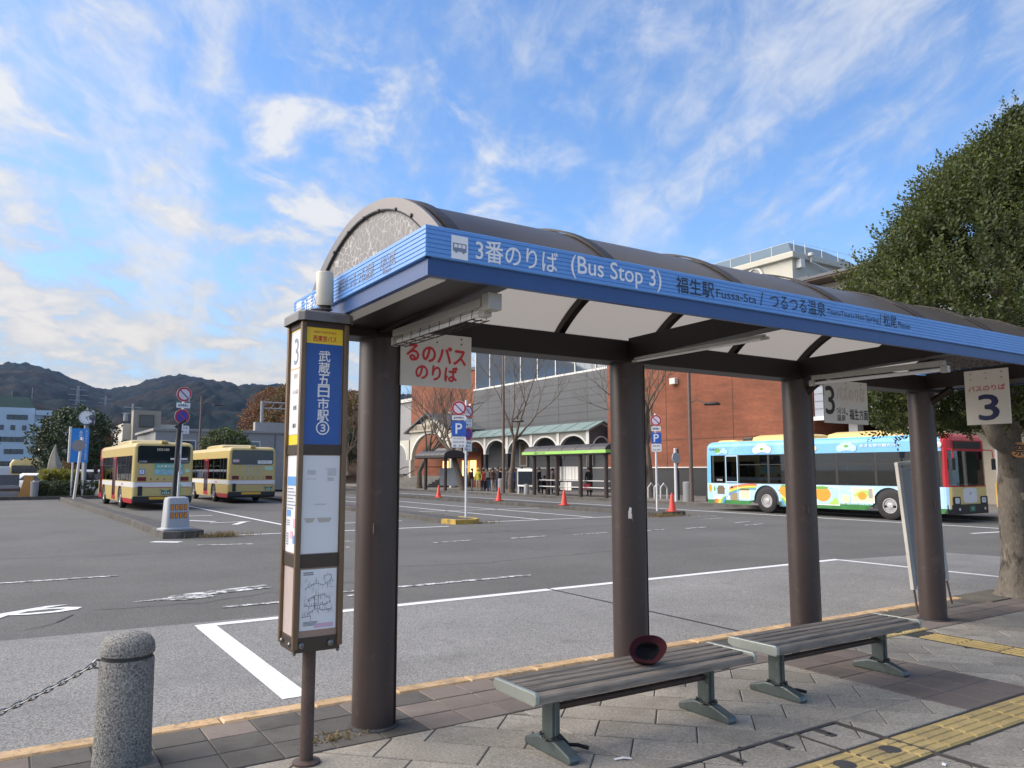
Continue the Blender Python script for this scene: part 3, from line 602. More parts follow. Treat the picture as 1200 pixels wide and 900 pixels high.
# hat lying on the seat with its opening to the viewer
hat = thing('hat', 'maroon cloth hat with black lining lying on the wooden bench seat', 'hat', (3.36, 3.68, .398))
HM = T(0, 0, .079) @ RZ(radians(-34)) @ RX(radians(54)) @ RZ(.2) @ Matrix.Scale(.87, 4)
def hat_rings(prof, n=36, wob=.005):
    return [[(r * (1.14 + .05 * sin(2 * a + .4)) * cos(a), r * .86 * sin(a) * (1 + .05 * sin(3 * a)), z + wob * sin(3 * a + r * 20)) for a in [2 * pi * j / n for j in range(n)]] for r, z in prof]
mb = MB(); mb.loft(hat_rings([(.114, .045), (.118, .043), (.113, .02), (.104, -.006), (.096, -.03), (.09, -.06), (.078, -.088), (.04, -.1), (.004, -.102)]), M=HM, cap=(False, True)); mb.build('brim_and_crown', hat_felt, hat)
mb = MB(); mb.loft(hat_rings([(.114, .045), (.095, .022), (.074, .004)]), M=HM, cap=(False, False)); mb.build('brim_underside', hat_felt, hat)
mb = MB(); mb.loft(hat_rings([(.0745, .0035), (.082, -.03), (.082, -.06), (.07, -.084), (.02, -.094)]), M=HM, cap=(False, True)); mb.build('lining', hat_in, hat)
mb = MB(); mb.sheet(rect(-.02, .012, -.05, -.03), -.082, 0, HM); mb.build('label_tag', grey_print, hat)

# ------------------------------------------------------------ timetable post
PT = thing('timetable_post', 'tall bronze four-sided timetable post with blue stop-name panel and route map', 'bus stop sign', (1.455, 4.32, 0))
hs, zb, zt = .138, .612, 2.405
MB().tube([(0, 0, -.005), (0, 0, zb + .03)], .036, 20).build('pole', steel_rust, PT)
MB().lathe([(.075, 0), (.075, .012), (.04, .02)], 20).build('base_flange', steel_rust, PT)
mb = MB()
for sx in (-1, 1):
    for sy in (-1, 1): MB().box(min(sx * hs, sx * (hs - .03)), max(sx * hs, sx * (hs - .03)), min(sy * hs, sy * (hs - .03)), max(sy * hs, sy * (hs - .03)), zb + .02, zt).build('corner_post', bronze, PT, bevel=.007)
mb = MB(); q = hs - .012
for z0, z1 in ((zb, zb + .075), (1.055, 1.125), (1.665, 1.72), (zt - .03, zt + .01)): MB().box(-q, q, -q, q, z0, z1).build('cross_rail', bronze_dk, PT, bevel=.003)
MB().box(-q + .008, q - .008, -q + .008, q - .008, zb + .02, zt - .02).build('core', poster_tan, PT)
mb = MB(); k = hs + .022; mb.poly([(-k + .03, -k), (k - .03, -k), (k, -k + .03), (k, k - .03), (k - .03, k), (-k + .03, k), (-k, k - .03), (-k, -k + .03)], zt + .002, zt + .062, c=.012); mb.build('cap', cap_grey, PT, bevel=.004)
for x, y, in ((-.09, -hs), (.07, -hs)): MB().lathe([(.016, 0), (.016, .004), (.009, .006), (.004, .012), (0, .012)], 12, 0, frame((x, y + .004, zb + .038), '-y')).build('lock', chain_steel, PT)
for y in (-.07, .07): MB().lathe([(.014, 0), (.014, .004), (.006, .01), (0, .01)], 12, 0, frame((-hs + .004, y, zb + .038), '-x')).build('lock', chain_steel, PT)
for x, y in ((-hs + .02, -hs + .03), (hs - .02, -hs + .02), (hs - .03, hs - .02)): MB().lathe([(.0, -.016), (.008, -.012), (.009, 0)], 8, 0, T(x, y, zb)).build('hinge_pin', chain_steel, PT)
FY = -q - .0; PW = hs - .034
def pan(facing, z0, z1, m, name, w=PW, off=0., parent=PT, dx=0.):
    d = q - .006 + off; loc = {'-y': (dx, -d, (z0 + z1) / 2), '-x': (-d, -dx, (z0 + z1) / 2)}[facing]
    mb = MB().box(-w, w, -(z1 - z0) / 2, (z1 - z0) / 2, -.004, 0, 0, frame(loc, facing)); return mb.build(name, m, parent), frame((loc[0], loc[1], loc[2]), facing) @ T(0, 0, .0012)
b, M0 = pan('-y', 2.285, 2.375, poster_yel, 'name_panel_top')
text('西東京バス', .034, red_print, PT, M0 @ T(0, -.016, 0), .03, width=.135); text('NISHI TOKYO BUS', .011, red_print, PT, M0 @ T(0, .02, 0), .02, width=.13)
b, M0 = pan('-y', 1.722, 2.284, poster_blue, 'name_panel')
for i, ch in enumerate('武蔵五日市駅'): text(ch, .062, white_print, PT, M0 @ T(.0, .212 - i * .0665, 0), .035, width=.066)
text('③', .074, white_print, PT, M0 @ T(0, -.19, 0), .03)
b, M0 = pan('-y', 1.13, 1.66, poster, 'blank_poster')
note_m = mat('faded note grey', (.55, .55, .56), .5, var=.15, vs=40)
for r_ in ((-.08, -.03, .16, .185), (.035, .085, .155, .19), (.035, .075, .125, .145), (-.085, -.03, .135, .14), (.02, .085, .193, .197), (-.04, .03, -.005, .002)): MB().sheet(rect(*r_), 0, 0, M0).build('faded_note', note_m, PT)
mb = MB()
for x0, x1 in ((-.09, -.03), (-.02, .065)): MB().sheet([(x0, -.075), (x1, -.075), (x1 - .012, -.098), (x0 + .014, -.1)], .0005, 0, M0).build('tape_strip', tape, PT)
b, M0 = pan('-y', .69, 1.05, poster_tan, 'map_backing')
b, M1 = pan('-y', .725, 1.045, poster, 'route_map', PW - .004, .003)
random.seed(11); mb = MB()
def stroke(x0, y0, x1, y1, w=.0012): 
    d = Vector((x1 - x0, y1 - y0)); n = Vector((-d.y, d.x)).normalized() * w
    mb.sheet([(x0 - n.x, y0 - n.y), (x1 - n.x, y1 - n.y), (x1 + n.x, y1 + n.y), (x0 + n.x, y0 + n.y)], 0, 0, M1)
for a in [((-.075, .06), (-.02, .085), (.03, .075), (.07, .1), (.07, .125), (.03, .125), (.03, .1)), ((-.06, .0), (-.02, .02), (.03, .02), (.06, .0)), ((-.08, -.03), (-.03, -.035), (.03, -.03), (.07, -.02)), ((-.06, -.07), (-.01, -.05), (.03, -.06), (.08, -.055)), ((-.02, .02), (-.02, -.05)), ((.0, .02), (.0, -.03)), ((-.09, -.09), (-.04, -.085), (-.04, -.1))]:
    for p_, q_ in zip(a, a[1:]):
        stroke(*p_, *q_)
        n = int(math.hypot(q_[0] - p_[0], q_[1] - p_[1]) / .012)
        for i in range(n):
            f = (i + .5) / max(n, 1); x = p_[0] + (q_[0] - p_[0]) * f; y = p_[1] + (q_[1] - p_[1]) * f; l = random.uniform(.008, .02) * random.choice((1, 1, -1)); stroke(x, y, x, y + l, .0009)
for i in range(4): mb.sheet(rect(-.08, -.0 - i * .004, -.118 - i * .006, -.116 - i * .006 + .001), 0, 0, M1)
for y, w in ((.143, .05), (.133, .055)):
    x = -.085
    while x < -.085 + w: d = random.uniform(.004, .008); mb.sheet(rect(x, x + d, y - .003, y + .003), 0, 0, M1); x += d + .0015
for i in range(90):
    x = random.uniform(-.08, .08); y = random.choice((.09, .05, .01, -.02, -.06)) + random.uniform(-.018, .018); l = random.uniform(.006, .02)
    stroke(x, y, x + (l if i % 3 == 0 else 0), y + (0 if i % 3 == 0 else l), .0006)
mb.build('map_lines', mat('map ink', (.16, .17, .2), .6, var=.1), PT)
mb = MB(); mb.sheet(rect(-.02, .085, -.15, -.128), .0004, 0, M1); mb.build('pink_note', paper_pink, PT)
# left face
b, M0 = pan('-x', 1.722, 2.375, poster_yel, 'side_panel'); mb = MB(); mb.sheet(rect(-PW + .006, PW - .006, -.27, .318), .0006, 0, M0); mb.build('side_paper', poster, PT)
text('3', .15, grey_print, PT, M0 @ T(0, .2, .001), .01); 
for j, (wd, y) in enumerate((('福生駅', .06), ('つるつる温泉', -.03), ('松尾', -.12), ('西東京バス', -.22))): text(wd, .026, black_print if j > 1 else faded_red, PT, M0 @ T(0, y, .001), .02, width=.06 if j != 1 else .1)
mb = MB(); mb.sheet(rect(-PW, PW, .098, .104), .001, 0, M0); mb.build('side_rule', mat('orange print', (.8, .35, .06), .5), PT)
b, M0 = pan('-x', 1.13, 1.66, poster, 'notice_panel')
def notices(M0, seed, items):
    random.seed(seed)
    for nm, m, rs in items:
        mb = MB()
        for r_ in rs: mb.sheet(rect(*r_), .0006, 0, M0)
        mb.build(nm, m, PT)
notices(M0, 3, [('notice_header', mat('notice blue', (.1, .28, .6), .5), [(-.09, .09, .1, .15), (-.085, -.02, -.07, -.035), (.03, .085, -.215, -.17)]),
                ('notice_lines', grey_print, [(-.085, .02 + .05 * ((i * 7) % 3) / 2, .08 - i * .018, .086 - i * .018) for i in range(7)] + [(-.085, -.03, -.095 - i * .012, -.09 - i * .012) for i in range(3)] + [(-.085, -.05, -.17 - i * .014, -.162 - i * .014) for i in range(5)]),
                ('notice_map', mat('notice pink', (.72, .38, .5), .5), [(.03, .088, -.13, -.08), (-.02, .03, -.19, -.15)])])
b, M0 = pan('-x', .69, 1.05, poster_pink, 'faded_poster')
# loudspeaker on the post
sk = thing('loudspeaker', 'small cream cylindrical loudspeaker clamped on top of the timetable post', 'speaker', (1.475, 4.27, 2.469))
K = RX(radians(4)) @ RY(radians(-3))
MB().lathe([(.046, .05), (.049, .056), (.049, .235), (.044, .244), (.02, .249), (0, .249)], 24, 0, K).build('housing', mat('cream plastic', (.6, .57, .49), .45, var=.08, vs=9, stains=(((.8, .78, .74), 30, .66, .7, .7), ((.42, .38, .3), 6, .6, .8, .4))), sk)
MB().lathe([(.03, .012), (.034, .0495)], 16, 0, K).build('horn', black_print, sk)
mb = MB(); mb.tube([(-.1, -.05, .006), (-.05, -.075, .012), (.0, -.06, .02), (.02, -.05, .02)], .008, 6); mb.tube([(-.09, .02, .006), (-.02, -.03, .014), (.01, -.05, .02)], .006, 6); mb.tube([(0, 0, 0), (0, 0, .03)], .02, 8); mb.build('bracket', steel_rust, sk)

# ------------------------------------------------------------ granite bollard and its chain
granite = mat('washed granite', (.22, .215, .2), .85, var=.12, vs=3, fine=.7, fs=95, bump=1., bs=110, spec=.3, stains=(((.45, .43, .4), 105, .6, .66, .8), ((.08, .077, .073), 120, .6, .66, .7), ((.07, .068, .055), 3.2, .55, .75, .45)))
def bollard(loc, label):
    t = thing('bollard', label, 'bollard', loc, 0, 'stone bollards along the kerb')
    MB().lathe([(.15, -.01), (.147, .02), (.1445, .1), (.139, .545), (.134, .552)], 48).build('shaft', granite, t)
    MB().lathe([(.13, .548), (.13, .575)], 40).build('groove', gutter_grey, t)
    MB().lathe([(.133, .572), (.14, .578), (.141, .6), (.134, .635), (.113, .664), (.08, .681), (.04, .69), (0, .692)], 48).build('dome', granite, t)
    MB().tube([Vector((-.147 - .02 * cos(a), 0, .535 + .022 * sin(a))) for a in [2 * pi * i / 10 for i in range(11)]], .006, 6, caps=False).build('eye_ring', chain_steel, t)
    return t
bo = bollard((.615, 4.88, 0), 'speckled stone bollard with a chain, left of the timetable post')
ch = thing('chain', 'sagging steel link chain fixed to the stone bollard', 'chain', (-.9, 4.88, 0))
mb = MB(); xa, xb, za, sag = .455, -2.3, .535, .36; pts = []
def cz(x): u = (x - xb) / (xa - xb) * 2 - 1; return za - sag * (1 - u * u)
x = xa; i = 0
while x > xb:
    s = (cz(x - .01) - cz(x)) / -.01; dx = .036 / sqrt(1 + s * s); a = Vector((x - dx / 2, 0, cz(x - dx / 2))); tdir = Vector((-1, 0, -s)).normalized(); up = Vector((0, 1, 0)) if i % 2 else Vector((0, 1, 0)).cross(tdir)
    ring = [a + Vector((.9, 0, 0)) + tdir * (.028 * cos(u)) + up * (.0125 * sin(u)) for u in [v * pi / 5 for v in range(11)]]
    mb.tube(ring, .0042, 5, caps=False); x -= dx; i += 1
mb.build('links', chain_steel, ch)
for x, y, a in ((2.86, 3.62, .2),):
    pass
# litter
for i, (x, y, lx, ly, rz) in enumerate(((2.93, 3.42, .05, .012, -.5), (4.33, 2.42, .02, .012, .2))):
    o = MB().add([(-lx, -ly, .002), (0, -ly * .7, .008), (lx, -ly, .003), (lx * .9, ly, .006), (0, ly, .011), (-lx, ly * .6, .003)], [(0, 1, 4, 5), (1, 2, 3, 4)]).build('paper_scrap', white_print, None, (x, y, .003)); o.rotation_euler.z = rz
    tag(o, ('thin white paper scrap lying on the paving in front of the hat bench', 'tiny white paper scrap lying beside the tactile strip')[i], 'litter')

# ------------------------------------------------------------ board stand behind the fourth pillar
stand = thing('notice_stand', 'white framed notice stand leaning behind the fourth pillar', 'notice board', (9.02, 5.06, 0))
LM = RX(radians(-2)) @ RY(radians(-4.2))
white_wood = mat('weathered white wood', (.52, .5, .45), .7, var=.14, vs=6, stains=(((.33, .29, .23), 8, .56, .74, .5),))
for s in (-1, 1): MB().box(s * .345 - .033, s * .345 + .033, -.02, .02, .27, 1.66, 0, LM).build('frame_post', white_wood, stand, bevel=.003)
MB().box(-.31, .31, -.012, .012, .3, 1.62, 0, LM).build('board', mat('stand panel', (.3, .3, .29), .6), stand)
MB().box(-.378, .378, -.021, .021, 1.662, 1.70, 0, LM).build('top_rail', white_wood, stand)
for s in (-1, 1): MB().tube([LM @ Vector((s * .345, 0, .3)), LM @ Vector((s * .36, -.02, 0))], .012, 8).build('leg', steel_rust, stand)

# ------------------------------------------------------------ evergreen tree at the right
bark = mat('grey bark', (.135, .115, .092), .9, var=.2, vs=4, fine=.2, fs=40, bump=.6, bs=22, st=(1, 1, .45), stains=(((.04, .032, .025), 7, .56, .64, .9), ((.27, .245, .205), 9, .58, .7, .5)))
def leafmat(name, col, tl=.25):
    return mat(name, col, .55, var=.45, vs=1.3, fine=.3, fs=9, spec=.35, tl=((col[0] * 1.6, col[1] * 1.6, col[2] * .8), tl), stains=(((.15, .15, .02), 2.6, .62, .72, .55), ((.012, .03, .012), 1.9, .5, .68, .5)))
leaf = leafmat('evergreen leaf', (.05, .068, .02)); 
def limb(mb, pts, r0, r1, n=8, wob=.0):
    k = len(pts); P_ = []; R_ = []
    for i in range(k - 1):
        for j in range(4):
            f = (i + j / 4) / (k - 1); p_ = Vector(pts[i]).lerp(Vector(pts[i + 1]), j / 4); P_.append(p_ + Vector((random.uniform(-wob, wob), random.uniform(-wob, wob), 0))); R_.append(r0 + (r1 - r0) * f)
    P_.append(Vector(pts[-1])); R_.append(r1); mb.tube(P_, R_, n)
TR = thing('evergreen_tree', 'large dense evergreen tree with thick grey trunk at the end of the shelter', 'tree', (10.83, 4.95, 0))
random.seed(5)
mb = MB(); limb(mb, [(0, 0, -.02), (-.01, 0, .35), (-.02, .0, 1.2), (0, .02, 1.9), (.2, .05, 3.2), (.6, .1, 4.6), (.95, .1, 5.9)], .235, .05, 14, .012)
mb.lathe([(.34, -.02), (.28, .05), (.24, .16), (.222, .3)], 14)
tk = mb.build('trunk', bark, TR)
mb = MB(); limb(mb, [(-.05, -.02, 1.55), (-.3, -.1, 1.85), (-.62, -.12, 1.98), (-.78, -.1, 2.3), (-.82, -.05, 3.0), (-1.0, .1, 4.0)], .13, .05, 10, .01); mb.build('limb', bark, TR)
mb = MB()
for a, z, l in ((.4, 2.3, 1.6), (1.6, 2.6, 1.7), (2.9, 2.9, 1.9), (4.1, 2.5, 1.8), (5.2, 3.2, 1.7), (2.4, 3.6, 1.6), (.9, 3.9, 1.3), (3.6, 4.2, 1.2), (5.6, 2.2, 1.5), (3.3, 2.2, 1.7)):
    limb(mb, [(.03, .03, z), (.5 * l * cos(a), .5 * l * sin(a), z + .35), (l * cos(a), l * sin(a), z + .5)], .055, .012, 6, .02)
mb.build('branches', bark, TR)
MB().lathe([(.03, .0), (.03, .1)], 8, 0, T(-.1, -.16, 1.2)).build('knot', bark, TR)
def sprays(n, shape, seed, leaf_n=11, ll=.07, lw=.02, size=.2, out=.7):
    """leafy shoots: every shoot a short axis with whorled leaf blades; vectorised"""
    rng = np.random.default_rng(seed); p, d = shape(n, rng)
    ax = d * out + rng.normal(0, .45, (n, 3)) + np.array([0, 0, .45]); ax /= np.linalg.norm(ax, axis=1)[:, None]
    V = []; 
    ref = rng.normal(0, 1, (n, 3)); u = np.cross(ax, ref); u /= np.linalg.norm(u, axis=1)[:, None]; w = np.cross(ax, u)
    sz = rng.uniform(.65, 1.35, n)[:, None]
    for k in range(leaf_n):
        f = (k + .5) / leaf_n; th = k * 2.4 + rng.uniform(-.3, .3, n); ca = np.cos(th)[:, None]; sa = np.sin(th)[:, None]
        b = p + ax * size * f * sz; rad = u * ca + w * sa; tip_tilt = .35 + .9 * f
        dr = rad + ax * tip_tilt; dr /= np.linalg.norm(dr, axis=1)[:, None]; side = np.cross(dr, ax); side /= np.maximum(np.linalg.norm(side, axis=1)[:, None], 1e-4)
        L_ = ll * sz * (1.15 - .35 * f); wd = lw * sz
        V.append(np.stack([b, b + dr * L_ * .5 + side * wd, b + dr * L_, b + dr * L_ * .5 - side * wd], 1))
    return np.concatenate(V, 0).reshape(-1, 3)
def quads_obj(name, V, m, parent=None, kind=None):
    me = bpy.data.meshes.new(name); nq = len(V) // 4
    me.vertices.add(len(V)); me.vertices.foreach_set('co', V.astype(np.float32).ravel()); me.loops.add(nq * 4); me.loops.foreach_set('vertex_index', np.arange(nq * 4, dtype=np.int32))
    me.polygons.add(nq); me.polygons.foreach_set('loop_start', np.arange(0, nq * 4, 4, dtype=np.int32)); me.update(calc_edges=True); me.validate(); me.materials.append(m)
    o = link(name, me, parent)
    if kind: o['kind'] = kind
    return o
def crown_shape(h0, h1, rad, shell=.55, lump=.16, seed=0):
    """points in a crown whose outline radius rad(t), t = 0 bottom .. 1 top, is lumpy"""
    r0 = np.random.default_rng(seed + 99); ph = r0.uniform(0, 6.28, 10); fr = r0.integers(2, 7, 10); fz = r0.uniform(3, 11, 10)
    def shape(n, rng):
        t = rng.beta(1.15, 1.25, n); th = rng.uniform(0, 2 * pi, n)
        l = sum(np.sin(fr[i] * th + ph[i] + fz[i] * t) for i in range(10)) / 10
        R = np.array([rad(x) for x in t]) * (1 + lump * 2 * l)
        s = 1 - (1 - shell) * rng.uniform(0, 1, n) ** 1.6
        r = R * s; p = np.stack([r * np.cos(th), r * np.sin(th), h0 + (h1 - h0) * t], 1)
        d = np.stack([np.cos(th), np.sin(th), np.full(n, .2) + t * .6], 1); return p, d
    return shape
def rad_t(t): return 2.85 * ((.66 + .34 * t / .22) if t < .22 else max(.02, 1 - ((t - .22) / .78) ** 1.6))
def clumped(shape, thr, seed):                    # leave gaps between the clumps
    rq = np.random.default_rng(seed); K = rq.normal(0, 1, (7, 3)); K *= (rq.uniform(2.2, 4.6, 7) / np.linalg.norm(K, axis=1))[:, None]; PH = rq.uniform(0, 6.28, 7)
    def g(n, rng):
        p, d = shape(int(n * 2.2), rng); v = np.sin(p @ K.T + PH).sum(1) / 7; ok = v > thr; return p[ok][:n], d[ok][:n]
    return g
def sprays_c(n, shape, seed, *a):
    rng = np.random.default_rng(seed); p, d = shape(n, rng); return sprays(len(p), lambda n_, r_: (p, d), seed, *a)
sunlit = leafmat('young evergreen leaf', (.075, .09, .026), .3)  # lighter olive for the outer shoots: sunlight on the sprigs put into leaf colour
for nm, V, m_ in (('crown', sprays_c(18500, clumped(crown_shape(2.1, 6.6, rad_t, .6, .08, 1), -.34, 4), 1, 12, .06, .0155, .19), leaf), ('outer_shoots', sprays_c(4600, clumped(crown_shape(2.1, 6.65, rad_t, .93, .1, 3), -.12, 4), 5, 15, .056, .0135, .36, .35), sunlit)):
    V[:, 0] += 1.2; V[:, 1] += .1; quads_obj(nm, V, m_, TR)
oc = thing('wood_slice', 'round orange wood slice with a dark brushed character hung on the grey trunk', 'ornament', (10.52, 4.71, 1.83), radians(-52))
MB().lathe([(.094, 0), (.097, .004), (.097, .02), (.093, .024)], 24, 0, frame((0, 0, 0), '-y')).build('slice', mat('orange cut wood', (.5, .24, .075), .6, var=.2, vs=14), oc)
text('祭', .14, black_print, oc, frame((0, -.0252, 0), '-y'), .03)
MB().tube([(0, -.01, .09), (.01, -.005, .2), (.0, .03, .3)], .004, 5).build('cord', black_print, oc)
MB().poly(rect(-.55, .45, -.06, .42), -.005, .012).build('tree_pit', dirt, None, (10.6, 4.98, 0)); bpy.data.objects['tree_pit']['kind'] = 'structure'
# ------------------------------------------------------------ traffic islands
def island(name, pts, ztop, mtop, mk, kw=.16):
    top = MB().sheet(pts, ztop - .012).build(name, mtop, kind='structure')
    n = len(pts); cx = sum(p[0] for p in pts) / n; cy = sum(p[1] for p in pts) / n; q = 0
    for i in range(n):                                       # kerb stones all round
        a = Vector(pts[i]); b = Vector(pts[(i + 1) % n]); L_ = (b - a).length; d = (b - a) / L_; nin = Vector((-d.y, d.x)); k = max(1, round(L_ / 1.2))
        if L_ < .05: continue
        for j in range(k):
            p = a + d * (L_ * j / k + .004); e = a + d * (L_ * (j + 1) / k - .004); l = (e - p).length
            o = MB().cham(0, l, 0, kw, RD - .02, ztop, .018).build('kerb_stone', mk(p) if callable(mk) else mk, top, (p.x, p.y, random.uniform(-.004, .004))); o.rotation_euler.z = atan2(d.y, d.x)
    return top
island('traffic_island', [(3.75, 21.15), (4.35, 21.45), (4.3, 24), (3.75, 34), (3.55, 51), (2.55, 51.2), (2.75, 43), (3.05, 35), (3.3, 27), (3.35, 21.3)], .05, asphalt_island, kerb_grey)
island('traffic_island', [(12.0, 21.9), (12.75, 21.85), (13.1, 22.3), (13.1, 23.5), (14.0, 52), (13.0, 52), (12.1, 26), (11.85, 22.6)], .02, asphalt_island, lambda p: kerb_yellow if p.y < 23.0 else kerb_grey)
island('traffic_island', [(20.6, 21.6), (21.9, 21.7), (22.2, 22.5), (22.4, 66), (21.2, 66), (20.5, 24), (20.35, 22.1)], .02, asphalt_island, kerb_grey)
weed = mat('dry weeds', (.2, .15, .07), .9, var=.3, vs=5, tl=((.3, .22, .1), .3))
def tuft(name, cx, cy, sx, sy, n, h, m, seed, z=RD + .005):
    rng = np.random.default_rng(seed); p = np.stack([rng.normal(cx, sx, n), rng.normal(cy, sy, n), np.full(n, z)], 1); a = rng.uniform(0, 6.28, n); l = rng.uniform(.3, 1, n) * h; w = .012
    d = np.stack([np.cos(a) * l * .7, np.sin(a) * l * .7, l], 1); s = np.stack([-np.sin(a) * w, np.cos(a) * w, np.zeros(n)], 1)
    return tag(quads_obj(name, np.stack([p - s, p + s, p + d + s * .3, p + d - s * .3], 1).reshape(-1, 3), m), kind='stuff')
tuft('weeds', 4.75, 21.15, .35, .12, 260, .16, weed, 1); tuft('weeds', 20.6, 21.4, .5, .12, 260, .16, weed, 2); tuft('weeds', 13.1, 21.8, .25, .1, 60, .1, weed, 4); tuft('weeds', 1.72, 4.62, .12, .05, 60, .03, weed, 5, .0)

# ------------------------------------------------------------ crash cushion, signs, cones
steel_white = mat('white painted steel', (.7, .7, .7), .4, var=.05, vs=3, stains=(((.5, .47, .42), 4, .62, .8, .4),))
plastic_white = mat('grey white plastic', (.4, .41, .43), .45, var=.08, vs=3, stains=(((.33, .32, .3), 2.5, .55, .8, .5),))
orange_refl = mat('orange reflector', (.8, .25, .015), .3, var=.1, vs=8)
black_paint = mat('black paint', (.015, .015, .016), .4, var=.2, stains=(((.12, .05, .04), 6, .68, .8, .6),))
sign_red = mat('sign red', (.48, .02, .035), .4, var=.05); sign_blue = mat('sign blue', (.03, .12, .5), .4, var=.05); sign_pale = mat('sign pale', (.72, .62, .68), .4, var=.04); sign_deep = mat('sign deep blue', (.05, .06, .36), .4)
cone_red = mat('cone red', (.75, .06, .03), .5, var=.12, vs=4)
dr = thing('crash_cushion', 'white plastic crash cushion with orange reflectors at the tip of the left island', 'crash barrel', (3.72, 21.85, .05), radians(0))
VF = RZ(radians(10)) @ Matrix.Diagonal((.86, .9, .94, 1))
def rr(w, d, r, z, n=5):
    out = []
    for sx, sy, a0 in ((1, 1, 0), (-1, 1, 90), (-1, -1, 180), (1, -1, 270)):
        for k in range(n + 1):
            a = radians(a0 + 90 * k / n); out.append((sx * (w - r) + r * cos(a), sy * (d - r) + r * sin(a), z))
    return out
mb = MB(); mb.loft([rr(.46, .3, .1, 0), rr(.46, .3, .1, .04), rr(.36, .24, .1, .07), rr(.325, .2, .1, .8), rr(.305, .185, .1, .87), rr(.22, .12, .08, .9)], M=VF); mb.build('body', plastic_white, dr)
for j, z in enumerate((.4, .62)):
    for i in range(4):
        x = -.195 + i * .13; yy = -(.24 - .04 * (z - .08 - .07) / .73) - .002
        o = MB().box(x - .045, x + .045, yy - .006, yy + .02, z - .08, z + .08, 0, VF).build('reflector_frame', black_paint, dr)
        MB().box(x - .035, x + .035, yy - .010, yy - .0065, z - .07, z + .07, 0, VF).build('reflector', orange_refl, o)
bp = thing('marker_pole', 'slanting black marker pole with worn red bands rising behind the crash cushion', 'pole', (3.72, 22.16, .05))
MB().tube([(-.04, 0, 0), (.04, 0, 2.75)], .06, 12).build('pole', black_paint, bp)
MB().tube([(.017, 0, 1.5), (.026, 0, 1.95)], .0615, 12).build('worn_band', mat('worn red band', (.12, .06, .055), .6, var=.3, vs=9), bp)
MB().box(-.16, .16, -.03, .03, -.035, .035, 0, T(.06, 0, 2.76) @ RY(radians(-38))).build('cap', black_paint, bp)
def roundel(M, r, kind, parent):
    """no stopping / no parking discs: rim, field, slash"""
    a = MB().lathe([(r, 0), (r, .006), (0, .006)], 32, 0, M).build('disc', white_print, parent)
    MB().lathe([(r * .97, .0065), (r * .97, .008), (0, .008)], 32, 0, M).build('red_ring', sign_red, a)
    MB().lathe([(r * .72, .0085), (r * .72, .010), (0, .010)], 32, 0, M).build('field', sign_pale if kind == 'pale' else sign_deep, a)
    mb = MB(); mb.sheet(rect(-r * .74, r * .74, -r * .07, r * .07), .0115, 0, M @ RZ(radians(-45))); mb.build('slash', navy_print if kind == 'pale' else sign_red, a)
    return a
def plate(M, w, h, rows, parent, m=None, name='plate'):
    pts = [(x, y) for x, y, z in rr(w / 2, h / 2, min(w, h) * .12, 0, 3)]
    o = MB().poly(pts, 0, .006, 0, M).build(name, m or white_print, parent)
    k = len(rows)
    for i, r_ in enumerate(rows): text(r_, h / k * .5, black_print, o, M @ T(0, h / 2 - h * (i + .5) / k, .0072), .03, width=w * .74)
    return o
sp1 = thing('no_stopping_sign', 'pair of round no stopping signs on a thin pole behind the black marker pole', 'road sign', (3.86, 22.55, .05))
MB().tube([(0, 0, 0), (.04, 0, 3.75)], .03, 12).build('pole', steel_white, sp1)
fm = RZ(radians(8))
roundel(fm @ frame((.04, -.035, 3.58), '-y'), .2, 'pale', sp1); plate(fm @ frame((.03, -.035, 3.28), '-y'), .36, .14, ['駐停車禁止'], sp1)
roundel(fm @ frame((.01, -.035, 2.98), '-y'), .2, 'blue', sp1); plate(fm @ frame((.06, -.035, 2.62), '-y'), .3, .22, ['バスを', '除く'], sp1)
MB().box(.16, .2, -.03, .0, 3.38, 3.56).build('bracket', plastic_white, sp1)
# parking sign on the middle island
sp2 = thing('parking_sign', 'white pole with two sign columns and blue letter P on the yellow kerb', 'road sign', (12.85, 22.75, .02))
MB().tube([(0, 0, 0), (-.02, 0, 3.9)], .038, 12).build('pole', steel_white, sp2)
fm = T(-.32, -.05, 0) @ RZ(radians(-30))
roundel(fm @ frame((0, 0, 3.62), '-y'), .245, 'pale', sp2); plate(fm @ frame((0, 0, 3.3), '-y'), .46, .15, ['駐停車禁止'], sp2)
o = plate(fm @ frame((0, 0, 2.94), '-y'), .48, .5, [], sp2, sign_blue, 'parking_panel'); text('P', .34, white_print, o, fm @ frame((0, -.0075, 2.94), '-y'), .03)
plate(fm @ frame((0, 0, 2.49), '-y'), .48, .36, ['マイクロバス', '30分以内', '8-20'], sp2)
MB().box(-.1, .36, .005, .03, 2.5, 2.53, 0, fm).build('arm', steel_white, sp2); MB().box(-.1, .36, .005, .03, 3.4, 3.43, 0, fm).build('arm', steel_white, sp2)
fm = T(.03, -.05, 0) @ RZ(radians(14))
roundel(fm @ frame((0, 0, 3.52), '-y'), .215, 'pale', sp2); plate(fm @ frame((0, 0, 3.14), '-y'), .36, .25, ['バスを', '除く'], sp2)
roundel(fm @ frame((0, 0, 2.76), '-y'), .215, 'blue', sp2); plate(fm @ frame((0, 0, 2.36), '-y'), .36, .34, ['一般車', '進入', '禁止'], sp2)
MB().box(-.03, .03, -.05, -.03, 1.62, 1.72).build('small_plate', white_print, sp2)
sp3 = thing('parking_sign', 'white pole with one sign column and blue letter P before a tree', 'road sign', (21.05, 22.35, .02))
MB().tube([(0, 0, 0), (0, 0, 3.75)], .04, 12).build('pole', steel_white, sp3); fm = T(-.02, -.05, 0) @ RZ(radians(-38))
